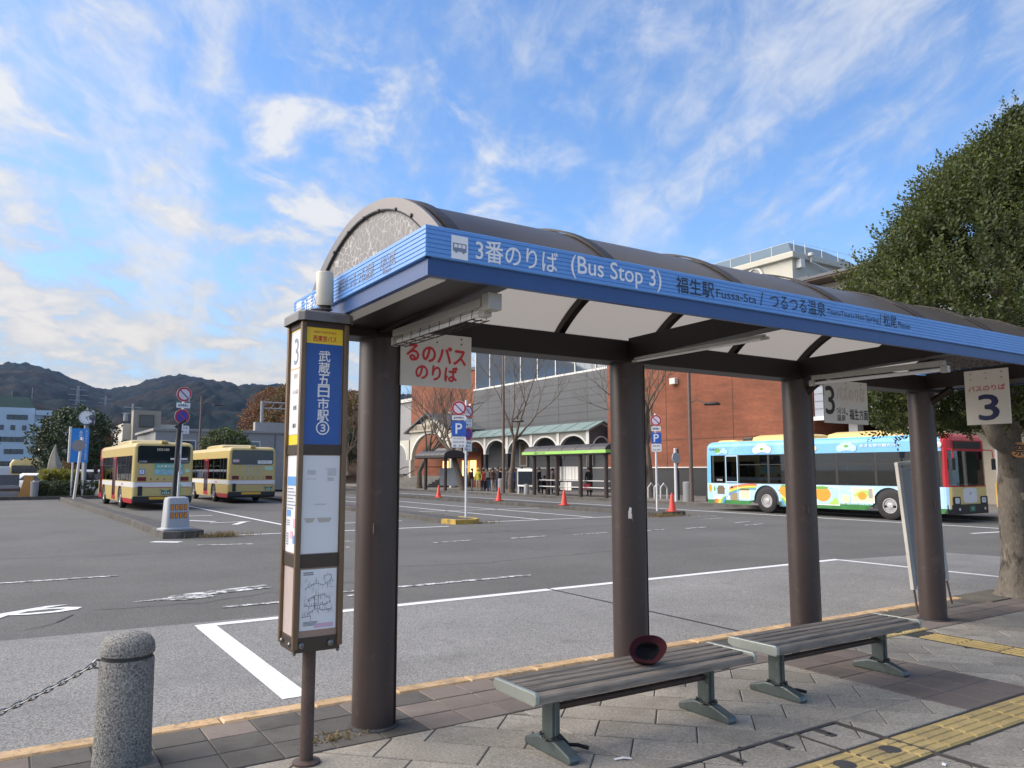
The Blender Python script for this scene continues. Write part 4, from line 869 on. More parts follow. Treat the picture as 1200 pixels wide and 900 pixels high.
roundel(fm @ frame((0, 0, 3.48), '-y'), .22, 'pale', sp3); plate(fm @ frame((0, 0, 3.16), '-y'), .36, .18, ['駐停車禁止'], sp3)
o = plate(fm @ frame((0, 0, 2.8), '-y'), .4, .42, [], sp3, sign_blue, 'parking_panel'); text('P', .3, white_print, o, fm @ frame((0, -.0075, 2.8), '-y'), .03); plate(fm @ frame((0, 0, 2.42), '-y'), .38, .3, ['30分', '以内'], sp3)
def cone(loc, label):
    t = thing('traffic_cone', label, 'traffic cone', loc, random.uniform(0, 1), 'red traffic cones on the islands')
    MB().box(-.19, .19, -.19, .19, 0, .03).build('base', cone_red, t, bevel=.008); MB().lathe([(.15, .03), (.14, .05), (.035, .68), (.02, .7)], 20).build('body', cone_red, t); return t
c0 = cone((21.0, 40.4, .02), 'red traffic cone in front of the dark entrance shelter')
again(c0, (21.25, 34.2, .02), 0, 'red traffic cone in front of the brown lamp post beside the queue')
again(c0, (21.1, 28.4, .02), 0, 'red traffic cone in front of the white boards of the green shelter')
again(c0, (21.5, 22.0, RD + .14), 0, 'red traffic cone at the island tip beside the single column parking sign')

# ------------------------------------------------------------ buses
bus_cream = mat('bus cream', (.57, .44, .17), .3, var=.04, vs=1, spec=.5); bus_red = mat('bus red', (.46, .02, .03), .3, var=.05); bus_white = mat('bus white', (.75, .74, .72), .3, var=.03)
bus_black = mat('bus black', (.012, .012, .014), .35, var=.1); bus_yellow = mat('bus roof yellow', (.7, .52, .2), .4, var=.05); bus_sky = mat('bus sky blue', (.16, .46, .78), .3, var=.1, vs=.8, stains=(((.35, .62, .84), .9, .5, .7, .7),)); bus_green = mat('bus grass green', (.06, .24, .07), .35, var=.25, vs=2.5)
bus_pale = mat('bus pale blue', (.42, .66, .85), .3, var=.06, vs=1, stains=(((.68, .78, .82), 1.2, .5, .7, .7),))
tyre = mat('tyre rubber', (.022, .021, .021), .8, var=.2); rim_m = mat('wheel rim', (.45, .45, .46), .4, metal=.6, var=.1); dark_in = mat('bus interior', (.05, .055, .06), .8); seat_g = mat('seat green', (.05, .14, .1), .8, var=.2)
lamp_red = mat('tail lamp red', (.16, .008, .012), .25); lamp_clear = mat('headlamp', (.6, .62, .65), .15); plate_g = mat('number plate green', (.03, .16, .1), .4)
bus_glass = glass('bus glass', (.24, .29, .28), .07); rear_glass = glass('bus rear glass', (.1, .12, .13), .12); lens_orange = mat('orange print', (.75, .42, .03), .5)
pole_y = mat('grab pole', (.6, .55, .4), .4)
def make_bus(loc, rz, label, livery, group, L=10.5, W=2.45, ra=-2.05, fa=3.15, number='3451'):
    B = thing('bus', label, 'bus', loc, rz, group)
    A = livery == 'cream'
    H = 2.93; hw = W / 2; y0, y1 = -L / 2, L / 2; wr = .49
    def outline(inset):
        a = hw - inset; pts = []; rc, rf = .14, .22
        for k in range(5): t = radians(-90 + 90 * k / 4); pts.append((a - rc + rc * cos(t), y0 + inset + rc + rc * sin(t)))
        ys = [y0 + inset + rc]
        for ax in (ra, fa): ys += [ax + (wr + .12) * cos(pi - pi * k / 12) for k in range(13)]
        seams = [(y0 + .3 + i * .4) for i in range(int(L / .4))]
        ys += [s for s in seams if all(abs(s - q) > .06 for q in ys)]; ys = sorted(y for y in ys if y0 + inset + rc < y < y1 - inset - rf)
        pts += [(a, y) for y in ys]
        for k in range(5): t = radians(90 * k / 4); pts.append((a - rf + rf * cos(t), y1 - inset - rf + rf * sin(t)))
        return pts + [(-x, y) for x, y in reversed(pts)]
    base = outline(0); n = len(base)
    def bz(p):
        z = 0
        if abs(abs(p[0]) - hw) < .03:
            for ax in (ra, fa):
                d = abs(p[1] - ax)
                if d < wr + .12: z = max(z, .50 + sqrt(max((wr + .12) ** 2 - d * d, 0)))
        return z
    if A: lev = [(.30, .02, 1), (.5, 0, 0), (.98, 0, 2), (1.2, 0, 0), (1.24, 0, 3), (2.34, .01, 0), (2.72, .02, 0), (2.84, .07, 0), (2.9, .16, 0), (H, .32, 0)]; mats = [bus_cream, bus_red, bus_white, bus_black, dark_in]
    else: lev = [(.30, .02, 1), (.46, 0, 2), (.72, 0, 2), (1.16, 0, 3), (1.2, 0, 3), (2.34, .01, 4), (2.70, .02, 4), (2.82, .07, 4), (2.9, .16, 0), (H, .32, 0)]; mats = [bus_yellow, bus_green, bus_pale, bus_black, bus_sky, bus_red]
    rings = []
    for z, ins, mi in lev:
        o = outline(ins); o = o if len(o) == n else [(bx * (1 - ins / hw), by * (1 - ins / y1)) for bx, by in base]; rings.append([(x, y, max(z, bz(b))) for (x, y), b in zip(o, base)])
    mb = MB(); win = [z for z, i, m in lev].index(2.34)
    for i in range(len(rings) - 1):
        for j in range(n):
            q = [rings[i][j], rings[i][(j + 1) % n], rings[i + 1][(j + 1) % n], rings[i + 1][j]]
            if max(p[2] for p in q) - min(p[2] for p in q) < 1e-4: continue
            cx = (q[0][0] + q[1][0]) / 2; cy = (q[0][1] + q[1][1]) / 2
            side = abs(cx) > hw - .06 and y0 + .42 < cy < y1 - .25; front = cy > y1 - .05
            if i == win - 1 and (side or front): continue
            mi = lev[i][2]
            if A and mi == 1 and cy < y0 + .12: mi = 3
            if A and mi == 1 and not (cy < ra + .2 or cy > fa - .9): mi = 0
            if A and lev[i][2] == 3 and not side: mi = 0
            if not A and mi in (3,) and not side: mi = 4
            if not A and cy > y1 - .35 and lev[i][0] >= 1.1: mi = 5
            if A and cy > y1 - .7 and lev[i][0] > 1.1: mi = 1
            if not A and front and lev[i][0] < 1.1: mi = 0
            if not A and i == win - 1 and not side: mi = 4 if cy < 0 else 5
            mb.add(q, [(0, 1, 2, 3)], mi, None, i >= win + 1 or not side)
    mb.add(rings[-1], [list(range(n))], 0); body = mb.build('body', mats, B, sharp=30)
    MB().box(-hw + .05, hw - .05, y0 + .1, y1 - .12, .42, .5).build('floor', dark_in, B)
    MB().box(-hw + .05, hw - .05, y0 + .1, y1 - .12, 2.42, 2.46).build('ceiling', mat('bus ceiling', (.4, .42, .4), .7), B)
    for ax in (ra, fa): MB().box(-hw + .06, hw - .06, ax - .66, ax + .66, .36, 1.12).build('wheel_box', dark_in, B)
    # windows: posts and panes
    gy0, gy1 = y0 + .42, y1 - .25
    ey = (gy0 + .72, gy0 + 1.36)           # emergency door between these
    cuts = [gy0] + [ey[0] - .03, ey[1] + .03] + [ey[1] + .03 + (gy1 - .75 - ey[1] - .03) * k / 5 for k in range(1, 6)] + [gy1]
    for s in (-1, 1):
        for c in cuts: 
            MB().box(min(s * (hw - .05), s * (hw - .008)), max(s * (hw - .05), s * (hw - .008)), c - .05, c + .05, 1.205, 2.338).build('window_post', bus_black, B)
        for a, b in zip(cuts, cuts[1:]):
            p = MB().box(min(s * (hw - .03), s * (hw - .014)), max(s * (hw - .03), s * (hw - .014)), a + .05, b - .05, 1.215, 2.335).build('window_pane', bus_glass, B)
            if b - a > .9: MB().box(min(s * (hw - .032), s * (hw - .009)), max(s * (hw - .032), s * (hw - .009)), a + .051, b - .051, 1.92, 1.95).build('window_bar', bus_black, p)
    # windscreen follows the rounded front
    o = outline(.006); pf = [p for p in o if p[1] > y1 - .16]; mb = MB(); k = len(pf)
    mb.add([(x * .97, y, 1.1) for x, y in pf] + [(x * .97, y - .02, 2.36) for x, y in pf], [(i, i + 1, k + i + 1, k + i) for i in range(k - 1)], smooth=True); mb.build('windscreen', bus_glass, B)
    for s in (-.35, .35): MB().tube([(s, y1 + .012, 1.16), (s + .45, y1 + .012, 1.3)], .008, 5).build('wiper', bus_black, B)
    MB().box(-.9, .9, y1 - .5, y1 - .2, .9, 1.15).build('dashboard', dark_in, B)
    mb = MB().box(-.75, .75, y1 - .16, y1 - .1, 2.42, 2.68); mb.build('destination_sign', bus_black, B)
    # rear face
    mb = MB(); mb.poly([(x, z) for x, z, q in rr(1.06, .38, .1, 0)], 0, .012, 0, frame((0, y0 - .001, 2.38), '-y')); rw = mb.build('rear_window', mat('dark rear glass', (.015, .02, .024), .06, spec=.8), B)
    mb = MB(); mb.box(-hw + .03, hw - .03, y0 - .07, y0 + .14, .36, .6); mb.build('rear_bumper', bus_black, B, bevel=.03)
    MB().box(-.55, .45, y0 - .076, y0 - .0715, .46, .57).build('bumper_sticker', lens_orange, B)
    for s in (-1, 1): MB().box(s * .86 - .17, s * .86 + .17, y0 - .016, y0 + .02, 1.245, 1.42).build('tail_lamp', lamp_red, B, bevel=.006)
    MB().box(-1.0, -.82, y0 - .018, y0 + .02, .62, 1.02).build('exhaust_grille', bus_black, B, bevel=.005)
    if A: MB().box(-hw + .14, hw - .14, y0 - .0045, y0, .99, 1.19).build('white_stripe', bus_white, B); MB().box(-hw + .14, hw - .14, y0 - .0055, y0, 1.192, 1.212).build('red_stripe', bus_red, B); MB().box(-hw + .14, hw - .14, y0 - .0055, y0, .962, .985).build('red_stripe', bus_red, B)
    RF = frame((0, y0 - .014, 0), '-y')
    for i, c in enumerate('西東京バス'): text(c, .085, black_print, B, frame((-.5 + .27 * i, y0 - .003, 1.32), '-y'), .01)
    px = .12 if number != '2651' else .86
    p = MB().box(px - .19, px + .19, y0 - .02, y0 - .001, .66, .84).build('number_plate', plate_g, B); text(number, .09, white_print, p, frame((px, y0 - .0212, .725), '-y'), .03, width=.3); text('八王子', .035, white_print, p, frame((px, y0 - .0212, .805), '-y'), .02)
    for x in (-.1, .3): MB().box(x - .05 + px - .12, x + .05 + px - .12, y0 - .03, y0, .86, .88).build('plate_lamp', bus_black, B)
    MB().box(-.14, .14, y0 + .0, y0 + .3, 2.9, 2.99).build('camera_hood', bus_cream if A else bus_yellow, B, bevel=.02)
    # roof units
    mb = MB(); ro = bus_cream if A else bus_yellow
    mb.loft([rr(.9, 1.9, .2, 2.88), rr(.88, 1.85, .2, 3.04), rr(.74, 1.6, .2, 3.12)], M=T(0, -.2 if A else 2.4, 0)); mb.build('roof_air_unit', ro, B)
    if not A:
        mb = MB(); mb.loft([rr(.9, 1.35, .2, 2.88), rr(.88, 1.3, .2, 3.06), rr(.74, 1.05, .2, 3.14)], M=T(0, -1.7, 0)); mb.build('roof_air_unit', ro, B)
        mb = MB(); mb.loft([rr(.9, .6, .15, 2.88), rr(.84, .5, .15, 2.98), rr(.7, .38, .1, 3.0)], M=T(0, -4.35, 0)); mb.build('roof_air_unit', ro, B)
        MB().box(-.7, .7, -3.6, -3.1, 2.9, 3.08).build('roof_hatch', bus_black, B, bevel=.04)
    # wheels: the first is built, the rest copied
    first = None
    for ax in (ra, fa):
        for s in (-1, 1):
            if first is None:
                ty = MB().lathe([(.27, -.13), (.42, -.14), (.475, -.11), (.49, -.05), (.49, .05), (.475, .11), (.42, .14), (.28, .135), (.26, .1)], 36, 0, RY(pi / 2)).build('wheel', tyre, B)
                MB().lathe([(.275, .10), (.262, .128), (.235, .128), (.21, .06), (.13, .06), (.11, .115), (.07, .12), (0, .12)], 28, 0, RY(pi / 2)).build('rim', rim_m, ty)
                mb = MB()
                for q in range(8):
                    a = 2 * pi * q / 8; mb.lathe([(.02, 0), (.02, .03), (0, .03)], 8, 0, T(.06, .17 * cos(a), .17 * sin(a)) @ RY(pi / 2))
                mb.build('wheel_nuts', steel_rust, ty); first = ty; o = ty
            else: o = copy_tree(first, B)
            o.location = (s * (hw - .15), ax, .49); o.rotation_euler = (0, 0, 0 if s > 0 else pi)
    # seats and poles inside
    sm = MB().box(-.42, .42, -.05, .05, 0, .62).mesh('seat_back', seat_g, .03)
    for i, y in enumerate([y0 + 1.2 + .8 * k for k in range(10)]):
        for s in (-1, 1): link('seat_back', sm, B, (s * .68, y, .9))
    pm = MB().tube([(0, 0, .5), (0, 0, 2.42)], .018, 6).mesh('grab_pole', pole_y)
    for y in (-2.5, -1, .6, 2.0, 3.4):
        for s in (-1, 1): link('grab_pole', pm, B, (s * .3, y, 0))
    return B, hw, y0, y1, gy0, ey, cuts
BG = 'cream and red buses parked between the islands'
def cream_extras(B, hw, y0, y1, wheel=True):
    # red folding doors on the left side, kerb-side lettering, rear notices
    for yy in (y1 - 1.0, -.15):
        f = MB().box(-hw - .012, -hw + .02, yy - .48, yy + .48, .36, 2.32).build('door', bus_red, B, bevel=.006)
        for k in (-.23, .23): MB().box(-hw - .016, -hw - .0125, yy + k - .19, yy + k + .19, .55, 2.24).build('door_glass', mat('door glass', (.03, .035, .04), .08, spec=.8), f)
    MB().box(-hw - .006, -hw - .001, y0 + .3, y1 - .5, .99, 1.19).build('white_stripe', bus_white, B); text('西東京バス', .1, red_print, B, frame((-hw - .0075, -2.7, 1.09), '-x'), .02)
    MB().box(-hw - .25, -hw - .05, y1 + .02, y1 + .1, 1.5, 1.95).build('side_mirror', bus_black, B, bevel=.02)
b1, hw, y0, y1, gy0, ey, cuts = make_bus((5.5, 42.0, RD), radians(2.0), 'cream bus with a green panel under its rear window, nearest the crash cushion', 'cream', BG, number='1924')
cream_extras(b1, hw, y0, y1)
p = MB().box(-.38, .82, y0 - .012, y0 - .001, 1.5, 2.0).build('rear_advert', mat('advert green', (.16, .42, .3), .4), b1); MB().box(-.36, .8, y0 - .0135, y0 - .0125, 1.52, 1.74).build('advert_band', mat('advert blue', (.3, .5, .55), .4, var=.3, vs=6), p)
text('JR武蔵五日市駅', .12, white_print, p, frame((.22, y0 - .0145, 1.87), '-y'), .03, width=1.0)
o = MB().box(-.98, -.76, y0 - .012, y0 - .001, 1.52, 1.76).build('wheelchair_sticker', sign_blue, b1); text('♿', .18, white_print, o, frame((-.87, y0 - .0135, 1.64), '-y'))
MB().box(.88, 1.06, y0 - .008, y0 - .001, 1.62, 1.74).build('green_sticker', mat('sticker mint', (.45, .7, .55), .4), b1); MB().box(.62, .74, y0 - .008, y0 - .001, .74, 1.1).build('green_notice', mat('sticker green', (.25, .5, .2), .4), b1)
WF = frame((0, y0 - .0145, 0), '-y')
text('C11924', .07, white_print, b1, WF @ T(-.85, 2.08, 0), .03); text('アイドリングストップ', .06, white_print, b1, WF @ T(.72, 2.08, 0), .03, width=.55); MB().box(.25, .95, y0 - .0145, y0 - .0135, 2.16, 2.24).build('window_sticker', bus_white, b1)
text('回送', .11, mat('lit amber text', (.8, .7, .5), .5), b1, WF @ T(-.05, 2.6, 0), .01, width=.5)
b2_, *_r = make_bus((10.7, 47.0, RD), radians(.6), 'cream bus with an empty frame under its rear window, beside the grey station wall', 'cream', BG, number='2651')
cream_extras(b2_, hw, y0, y1)
mb = MB()
for a in (-.32, -.24, -.02, .25, .33, .56): mb.box(a - .012, a + .012, y0 - .02, y0 - .001, 1.5, 1.98)
mb.box(-.33, .57, y0 - .021, y0 - .0015, 1.49, 1.51); mb.box(-.33, .57, y0 - .021, y0 - .0015, 1.97, 1.99); mb.build('advert_frame', mat('frame aluminium', (.5, .52, .5), .4, metal=.5), b2_)
MB().box(.62, 1.04, y0 - .008, y0 - .001, 1.72, 1.9).build('green_sticker', mat('sticker mint', (.45, .7, .55), .4), b2_)
o = MB().box(.25, 1.0, y0 - .0145, y0 - .0135, 2.05, 2.22).build('window_sticker', bus_white, b2_); text('ワンマン', .1, navy_print, o, WF @ T(.62, 2.135, .0015), .02, width=.5)
o = MB().box(-1.02, -.7, y0 - .0145, y0 - .0135, 2.12, 2.26).build('window_sticker', mat('pink sticker', (.75, .5, .55), .4), b2_)
# painted sightseeing bus
b3, hw, y0, y1, gy0, ey, cuts = make_bus((26.83, 18.85, RD), pi, 'sky blue painted bus with rainbow, grass and orange fruit pictures, leaving at the right', 'painted', None, number='73-28')
SXF = frame((hw + .0035, 0, 0), '+x')         # local x = bus y, local y = z
def deco(name, pts, m, dz=0., parent=None): return MB().sheet(pts, dz, 0, SXF).build(name, m, parent or b3)
col = {k: mat('print ' + k, c, .35, var=.06) for k, c in dict(red=(.62, .12, .1), orange=(.8, .33, .03), yellow=(.85, .66, .12), green=(.2, .5, .1), blue=(.1, .25, .62), cloud=(.82, .84, .86), leaf=(.16, .4, .06), brown=(.16, .12, .08), cream=(.8, .72, .45), lime=(.4, .62, .12)).items()}
def ell(cx, cy, rx, ry, n=20, a0=0, a1=2 * pi): return [(cx + rx * cos(a0 + (a1 - a0) * i / n), cy + ry * sin(a0 + (a1 - a0) * i / n)) for i in range(n)]
for i, c in enumerate(('red', 'orange', 'yellow', 'green', 'blue')):      # rainbow from the tail over the rear wheel
    R0, R1 = 1.0 - .055 * i, 1.0 - .055 * (i + 1); mb = MB(); N_ = 26
    for q in range(N_):
        a, b = pi * .97 * q / N_ + .04, pi * .97 * (q + 1) / N_ + .04
        f = lambda r, t: (-2.75 + 2.05 * r * cos(t), .28 + .88 * r * sin(t))
        pts = [f(R0, a), f(R0, b), f(R1, b), f(R1, a)]
        if all((p[0] - (-2.05)) ** 2 + (p[1] - .5) ** 2 > .64 ** 2 for p in pts): mb.sheet(pts, .001 + .0002 * i, 0, SXF)
    mb.build('rainbow_band', col[c], b3)
def cloud(cx, cy, s, m=None):
    mb = MB()
    for dx, dy, r in ((-.3, 0, .14), (-.12, .07, .17), (.1, .09, .18), (.3, .01, .14)): mb.sheet(ell(cx + dx * s, cy + dy * s, r * s * 1.15, r * s), .001 + abs(dx) * .003, 0, SXF)
    mb.build('cloud_print', m or col['cloud'], b3)
cloud(-2.2, 2.52, 1.0); cloud(1.6, 2.5, .9, bus_pale); cloud(-4.3, 2.48, .7, bus_pale); cloud(4.35, 2.55, .6)
deco('leaf_print', ell(-4.55, 2.55, .17, .1), col['leaf'], .003); deco('leaf_print', ell(-2.2, 2.56, .09, .06), col['leaf'], .004); deco('leaf_print', ell(1.6, 2.58, .1, .05), col['leaf'], .004)
for c_, r_, m_ in ((-.05, .42, col['cream']), (-.05, .15, col['red'])): deco('sun_print', ell(c_, 2.53, r_, .17 if r_ > .2 else r_), m_, .002 if r_ > .2 else .003)
# framed pictures along the flank: a cottage, a kiosk, an orange tree, hills and fruit
def pic(x0, x1, z0, z1, items):
    o = deco('picture_panel', rect(x0, x1, z0, z1), col['cloud'], .0015)
    for nm, pts, m, d in items: deco(nm, pts, m, .002 + d, o)
pic(-4.85, -3.95, .5, 1.12, [('picture_sky', rect(-4.82, -3.98, .62, 1.1), bus_pale, .0004), ('roof_print', [(-4.65, .9), (-4.15, .9), (-4.28, 1.06), (-4.52, 1.06)], col['brown'], .0008), ('hut_print', rect(-4.6, -4.2, .7, .9), col['brown'], .0006), ('leaf_print', ell(-4.76, .92, .06, .1), col['leaf'], .0008)])
pic(-3.4, -2.85, .52, .98, [('kiosk_print', rect(-3.36, -2.9, .56, .9), col['cream'], .0004), ('roof_print', [(-3.39, .88), (-2.87, .88), (-2.92, .96), (-3.34, .96)], col['brown'], .0008)])
deco('sign_print', rect(-3.9, -3.45, .46, .78), mat('print tan', (.33, .25, .13), .5), .0017)
pic(.1, 1.25, .42, 1.13, [('picture_sky', rect(.13, 1.22, .45, 1.1), bus_pale, .0003), ('orange_print', ell(.55, .82, .34, .27), col['orange'], .0008), ('leaf_print', ell(.5, 1.06, .3, .06), col['leaf'], .0012), ('hill_print', [(.75, .45), (1.2, .45), (1.2, .6), (1.08, .74), (.95, .6)], col['lime'], .0009)])
pic(1.75, 2.62, .55, 1.1, [('picture_sky', rect(1.78, 2.59, .6, 1.07), col['cream'], .0003), ('hill_print', [(1.78, .78), (2.59, .78), (2.5, .98), (2.2, 1.0), (1.95, .92)], col['lime'], .0006), ('orange_print', ell(2.15, .8, .17, .14), col['orange'], .0009), ('post_print', rect(2.4, 2.55, .72, 1.06), mat('print grey', (.35, .33, .32), .5), .0008)])
deco('stone_print', ell(1.5, .68, .17, .16), col['cream'], .003); deco('orange_print', ell(-1.2, .92, .2, .2), col['orange'], .003); deco('leaf_print', ell(-1.2, 1.1, .12, .04), col['leaf'], .0035)
deco('orange_print', ell(-5.0, .95, .09, .17), col['orange'], .003)
mb = MB(); random.seed(4)
for i in range(70):
    x = -1.4 + i * .062
    if not (2.5 < x < 3.8): mb.sheet([(x, .46), (x + .07, .46), (x + .035, .5 + random.uniform(0, .05))], .0012, 0, SXF)
mb.build('grass_print', bus_green, b3)
# emergency door: outline, handle
mb = MB(); a, b = ey
for r_ in (rect(a - .01, a + .035, .5, 2.33), rect(b - .035, b + .01, .5, 2.33), rect(a + .036, b - .036, 2.285, 2.33), rect(a + .036, b - .036, 1.2, 1.245)): mb.sheet(r_, .006, 0, SXF)
dr_ = mb.build('emergency_door_frame', bus_pale, b3); MB().lathe([(.05, 0), (.05, .008), (0, .008)], 14, 0, frame((hw + .004, (a + b) / 2, 1.0), '+x')).build('handle', bus_black, dr_)
text('西東京バス', .1, navy_print, b3, SXF @ T(-4.7 + .55 - .5, 2.6, .004), .01, width=.7); text('C21662', .07, white_print, b3, frame((hw - .01, gy0 + .36, 1.3), '+x'), .03); text('あきる野の観光バス', .11, white_print, b3, SXF @ T(2.9, 2.58, .004), .02, width=1.5)
text('西東京', .13, red_print, b3, SXF @ T(4.45, 1.0, .004), .02); text('バス', .12, white_print, b3, SXF @ T(4.5, .66, .004), .02); text('バス', .11, navy_print, b3, SXF @ T(4.45, 2.53, .006), .02)
# its front: cream lower corners, white centre, black bumper, lamps
MB().poly([(x, z) for x, z, q in rr(.42, .24, .1, 0)], 0, .012, 0, frame((0, y1 - .004, .88), '+y')).build('front_panel', bus_white, b3); MB().poly([(x, z) for x, z, q in rr(.04, .04, .02, 0)], 0, .016, 0, frame((0, y1, .95), '+y')).build('badge', rim_m, b3)
mb = MB(); mb.loft([[(x, y, z) for x, y in [(-hw + .02, y1 - .35), (-hw + .02, y1 - .12), (-hw + .2, y1 + .05), (hw - .2, y1 + .05), (hw - .02, y1 - .12), (hw - .02, y1 - .35)]] for z in (.28, .6)], smooth=False); mb.build('front_bumper', bus_black, b3, bevel=.02)
for s in (-1, 1):
    h_ = MB().poly([(x, z) for x, z, q in rr(.23, .13, .05, 0)], 0, .016, 0, frame((s * .86, y1 - .006, .72), '+y')).build('headlamp_surround', bus_black, b3); MB().poly([(x, z) for x, z, q in rr(.13, .09, .04, 0)], 0, .02, 0, frame((s * .84, y1 - .003, .72), '+y')).build('headlamp', lamp_clear, h_)
    MB().lathe([(.05, 0), (.05, .012), (0, .014)], 14, 0, frame((s * .8, y1 + .051, .44), '+y')).build('fog_lamp', lamp_clear, b3)
MB().box(-.17, .17, y1 + .052, y1 + .058, .36, .54).build('front_plate', plate_g, b3); text('73', .08, white_print, b3, frame((0, y1 + .0595, .45), '+y'), .03)
MB().box(-.85, .85, y1 - .02, y1 + .004, 2.42, 2.66).build('front_destination', bus_black, b3)
for s in (-1, 1):
    m_ = MB().tube([(s * (hw - .12), y1 - .1, 2.4), (s * (hw + .05), y1 + .16, 2.38), (s * (hw + .06), y1 + .18, 2.1)], .018, 6).build('mirror_arm', bus_red, b3); MB().box(s * (hw + .06) - .1, s * (hw + .06) + .1, y1 + .15, y1 + .21, 1.72, 2.1).build('mirror', bus_black, m_, bevel=.02)
MB().lathe([(.1, 0), (.1, .02), (0, .03)], 18, 0, frame((hw + .0, y1 - .28, 2.55), '+x')).build('convex_mirror', lamp_clear, b3)
# ------------------------------------------------------------ station side: pavement, halls, arcade, tower
kerb2 = MB().box(28.2, 28.36, 8, 90, RD - .05, .01).build('kerb', kerb_grey, kind='structure')
st_pave = mat('station pavement', (.17, .16, .145), .85, var=.15, vs=.6, fine=.2, fs=30, stains=(((.09, .085, .075), .7, .5, .75, .5),))
sheet_obj('station_pavement', rect(28.3, 60, 8, 100), .0, st_pave)
grey_panel = mat('dark grey cladding', (.098, .104, .112), .5, var=.07, vs=.5, rnd=.06, spec=.4)
cream_wall = mat('cream render', (.56, .54, .46), .8, var=.06, vs=.6, stains=(((.4, .37, .3), 1.2, .58, .8, .35),)); trim_white = mat('white trim', (.72, .71, .67), .6, var=.04)
copper = mat('verdigris roof', (.19, .27, .265), .6, var=.15, vs=.6, stains=(((.3, .36, .35), 1.5, .55, .75, .5), ((.1, .14, .14), 2., .55, .8, .4)))
dark_base = mat('dark plinth', (.035, .037, .04), .5, var=.1); brown_frame = mat('brown window frame', (.12, .085, .05), .5); ink_glass = mat('dark window glass', (.018, .022, .028), .05, spec=.9)
beige_band = mat('beige spandrel', (.36, .345, .31), .75, var=.08, vs=.7); concrete = mat('station concrete', (.31, .31, .31), .8, var=.1, vs=.3, stains=(((.13, .13, .13), .6, .52, .78, .5),))
sky_glass = mat('mirror glazing', (.08, .1, .13), .03, metal=.6, var=.02, spec=.9); slate = mat('slate roof', (.1, .11, .12), .55, var=.12, vs=1.5)
def brick_mat():
    m = bpy.data.materials.new('red brick wall'); m.use_nodes = True; nt = m.node_tree; N = nt.nodes; L = nt.links; p = N['Principled BSDF']; p.inputs['Roughness'].default_value = .85
    tc = N.new('ShaderNodeTexCoord'); mp = N.new('ShaderNodeCombineXYZ'); sp_ = N.new('ShaderNodeSeparateXYZ'); L.new(tc.outputs['Object'], sp_.inputs[0])
    ad = N.new('ShaderNodeMath'); L.new(sp_.outputs[0], ad.inputs[0]); L.new(sp_.outputs[1], ad.inputs[1]); L.new(ad.outputs[0], mp.inputs[0]); L.new(sp_.outputs[2], mp.inputs[1])
    b = N.new('ShaderNodeTexBrick'); L.new(mp.outputs[0], b.inputs['Vector']); b.inputs['Scale'].default_value = 1; b.inputs['Brick Width'].default_value = .23; b.inputs['Row Height'].default_value = .075; b.inputs['Mortar Size'].default_value = .008
    b.inputs['Color1'].default_value = (.265, .078, .035, 1); b.inputs['Color2'].default_value = (.21, .06, .028, 1); b.inputs['Mortar'].default_value = (.22, .11, .07, 1)
    n = N.new('ShaderNodeTexNoise'); n.inputs['Scale'].default_value = .35; n.inputs['Detail'].default_value = 6; L.new(tc.outputs['Object'], n.inputs['Vector']); r_ = N.new('ShaderNodeMapRange'); L.new(n.outputs[0], r_.inputs[0]); r_.inputs[1].default_value = .3; r_.inputs[2].default_value = .7; r_.inputs[3].default_value = .8; r_.inputs[4].default_value = 1.2
    st = N.new('ShaderNodeMapping'); st.inputs['Scale'].default_value = (1, 1, 6); L.new(tc.outputs['Object'], st.inputs[0]); n3 = N.new('ShaderNodeTexNoise'); n3.inputs['Scale'].default_value = .6; n3.inputs['Detail'].default_value = 5; L.new(st.outputs[0], n3.inputs['Vector']); r3 = N.new('ShaderNodeMapRange'); L.new(n3.outputs[0], r3.inputs[0]); r3.inputs[1].default_value = .3; r3.inputs[2].default_value = .7; r3.inputs[3].default_value = .86; r3.inputs[4].default_value = 1.14
    mu = N.new('ShaderNodeMath'); mu.operation = 'MULTIPLY'; L.new(r_.outputs[0], mu.inputs[0]); L.new(r3.outputs[0], mu.inputs[1])
    sc = N.new('ShaderNodeVectorMath'); sc.operation = 'SCALE'; L.new(b.outputs[0], sc.inputs[0]); L.new(mu.outputs[0], sc.inputs['Scale']); L.new(sc.outputs[0], p.inputs['Base Color']); return m
brick = brick_mat()
# hall with arcade and glazed upper storey
HALL = thing('arcade_hall', 'dark grey clad hall with white arches, green copper roof and glazed upper storey', 'station building', (36, 52, 0))
HM_ = T(-36, -52, 0)
def hp(mb, name, m, parent=HALL, M=HM_, **k):
    me = mb.mesh(name, m, k.get('bevel', 0)); me.transform(M); return link(name, me, parent)
yb = [43.3, 47.0, 50.7, 54.4, 58.1, 61.8, 64.6]
for a, b in zip(yb, yb[1:]): hp(MB().box(37.2, 37.6, a + .012, b - .012, 1.80, 9.15), 'cladding_panel', grey_panel)
for z in [1.8 + .61 * k for k in range(1, 12)]: hp(MB().box(37.185, 37.2, 43.3, 64.6, z - .008, z + .008), 'panel_joint', dark_base)
hp(MB().box(37.3, 50, 43.3, 64.6, 0, 9.1), 'wall_core', grey_panel); hp(MB().box(37.15, 37.3, 43.2, 64.6, 0, 1.72), 'plinth', grey_panel); hp(MB().box(37.1, 37.299, 42.9, 64.6, 1.722, 1.79), 'white_ledge', trim_white)
hp(MB().box(37.7, 50, 43.6, 64.5, 9.101, 13.6), 'upper_core', ink_glass); hp(MB().box(37.2, 37.69, 43.3, 64.6, 9.152, 9.3), 'sill', trim_white)
ym = [43.6 + 2.62 * k for k in range(9)]
for a, b in zip(ym, ym[1:]): hp(MB().box(37.5, 37.56, a + .06, b - .06, 9.3, 13.4), 'glazing_pane', sky_glass)
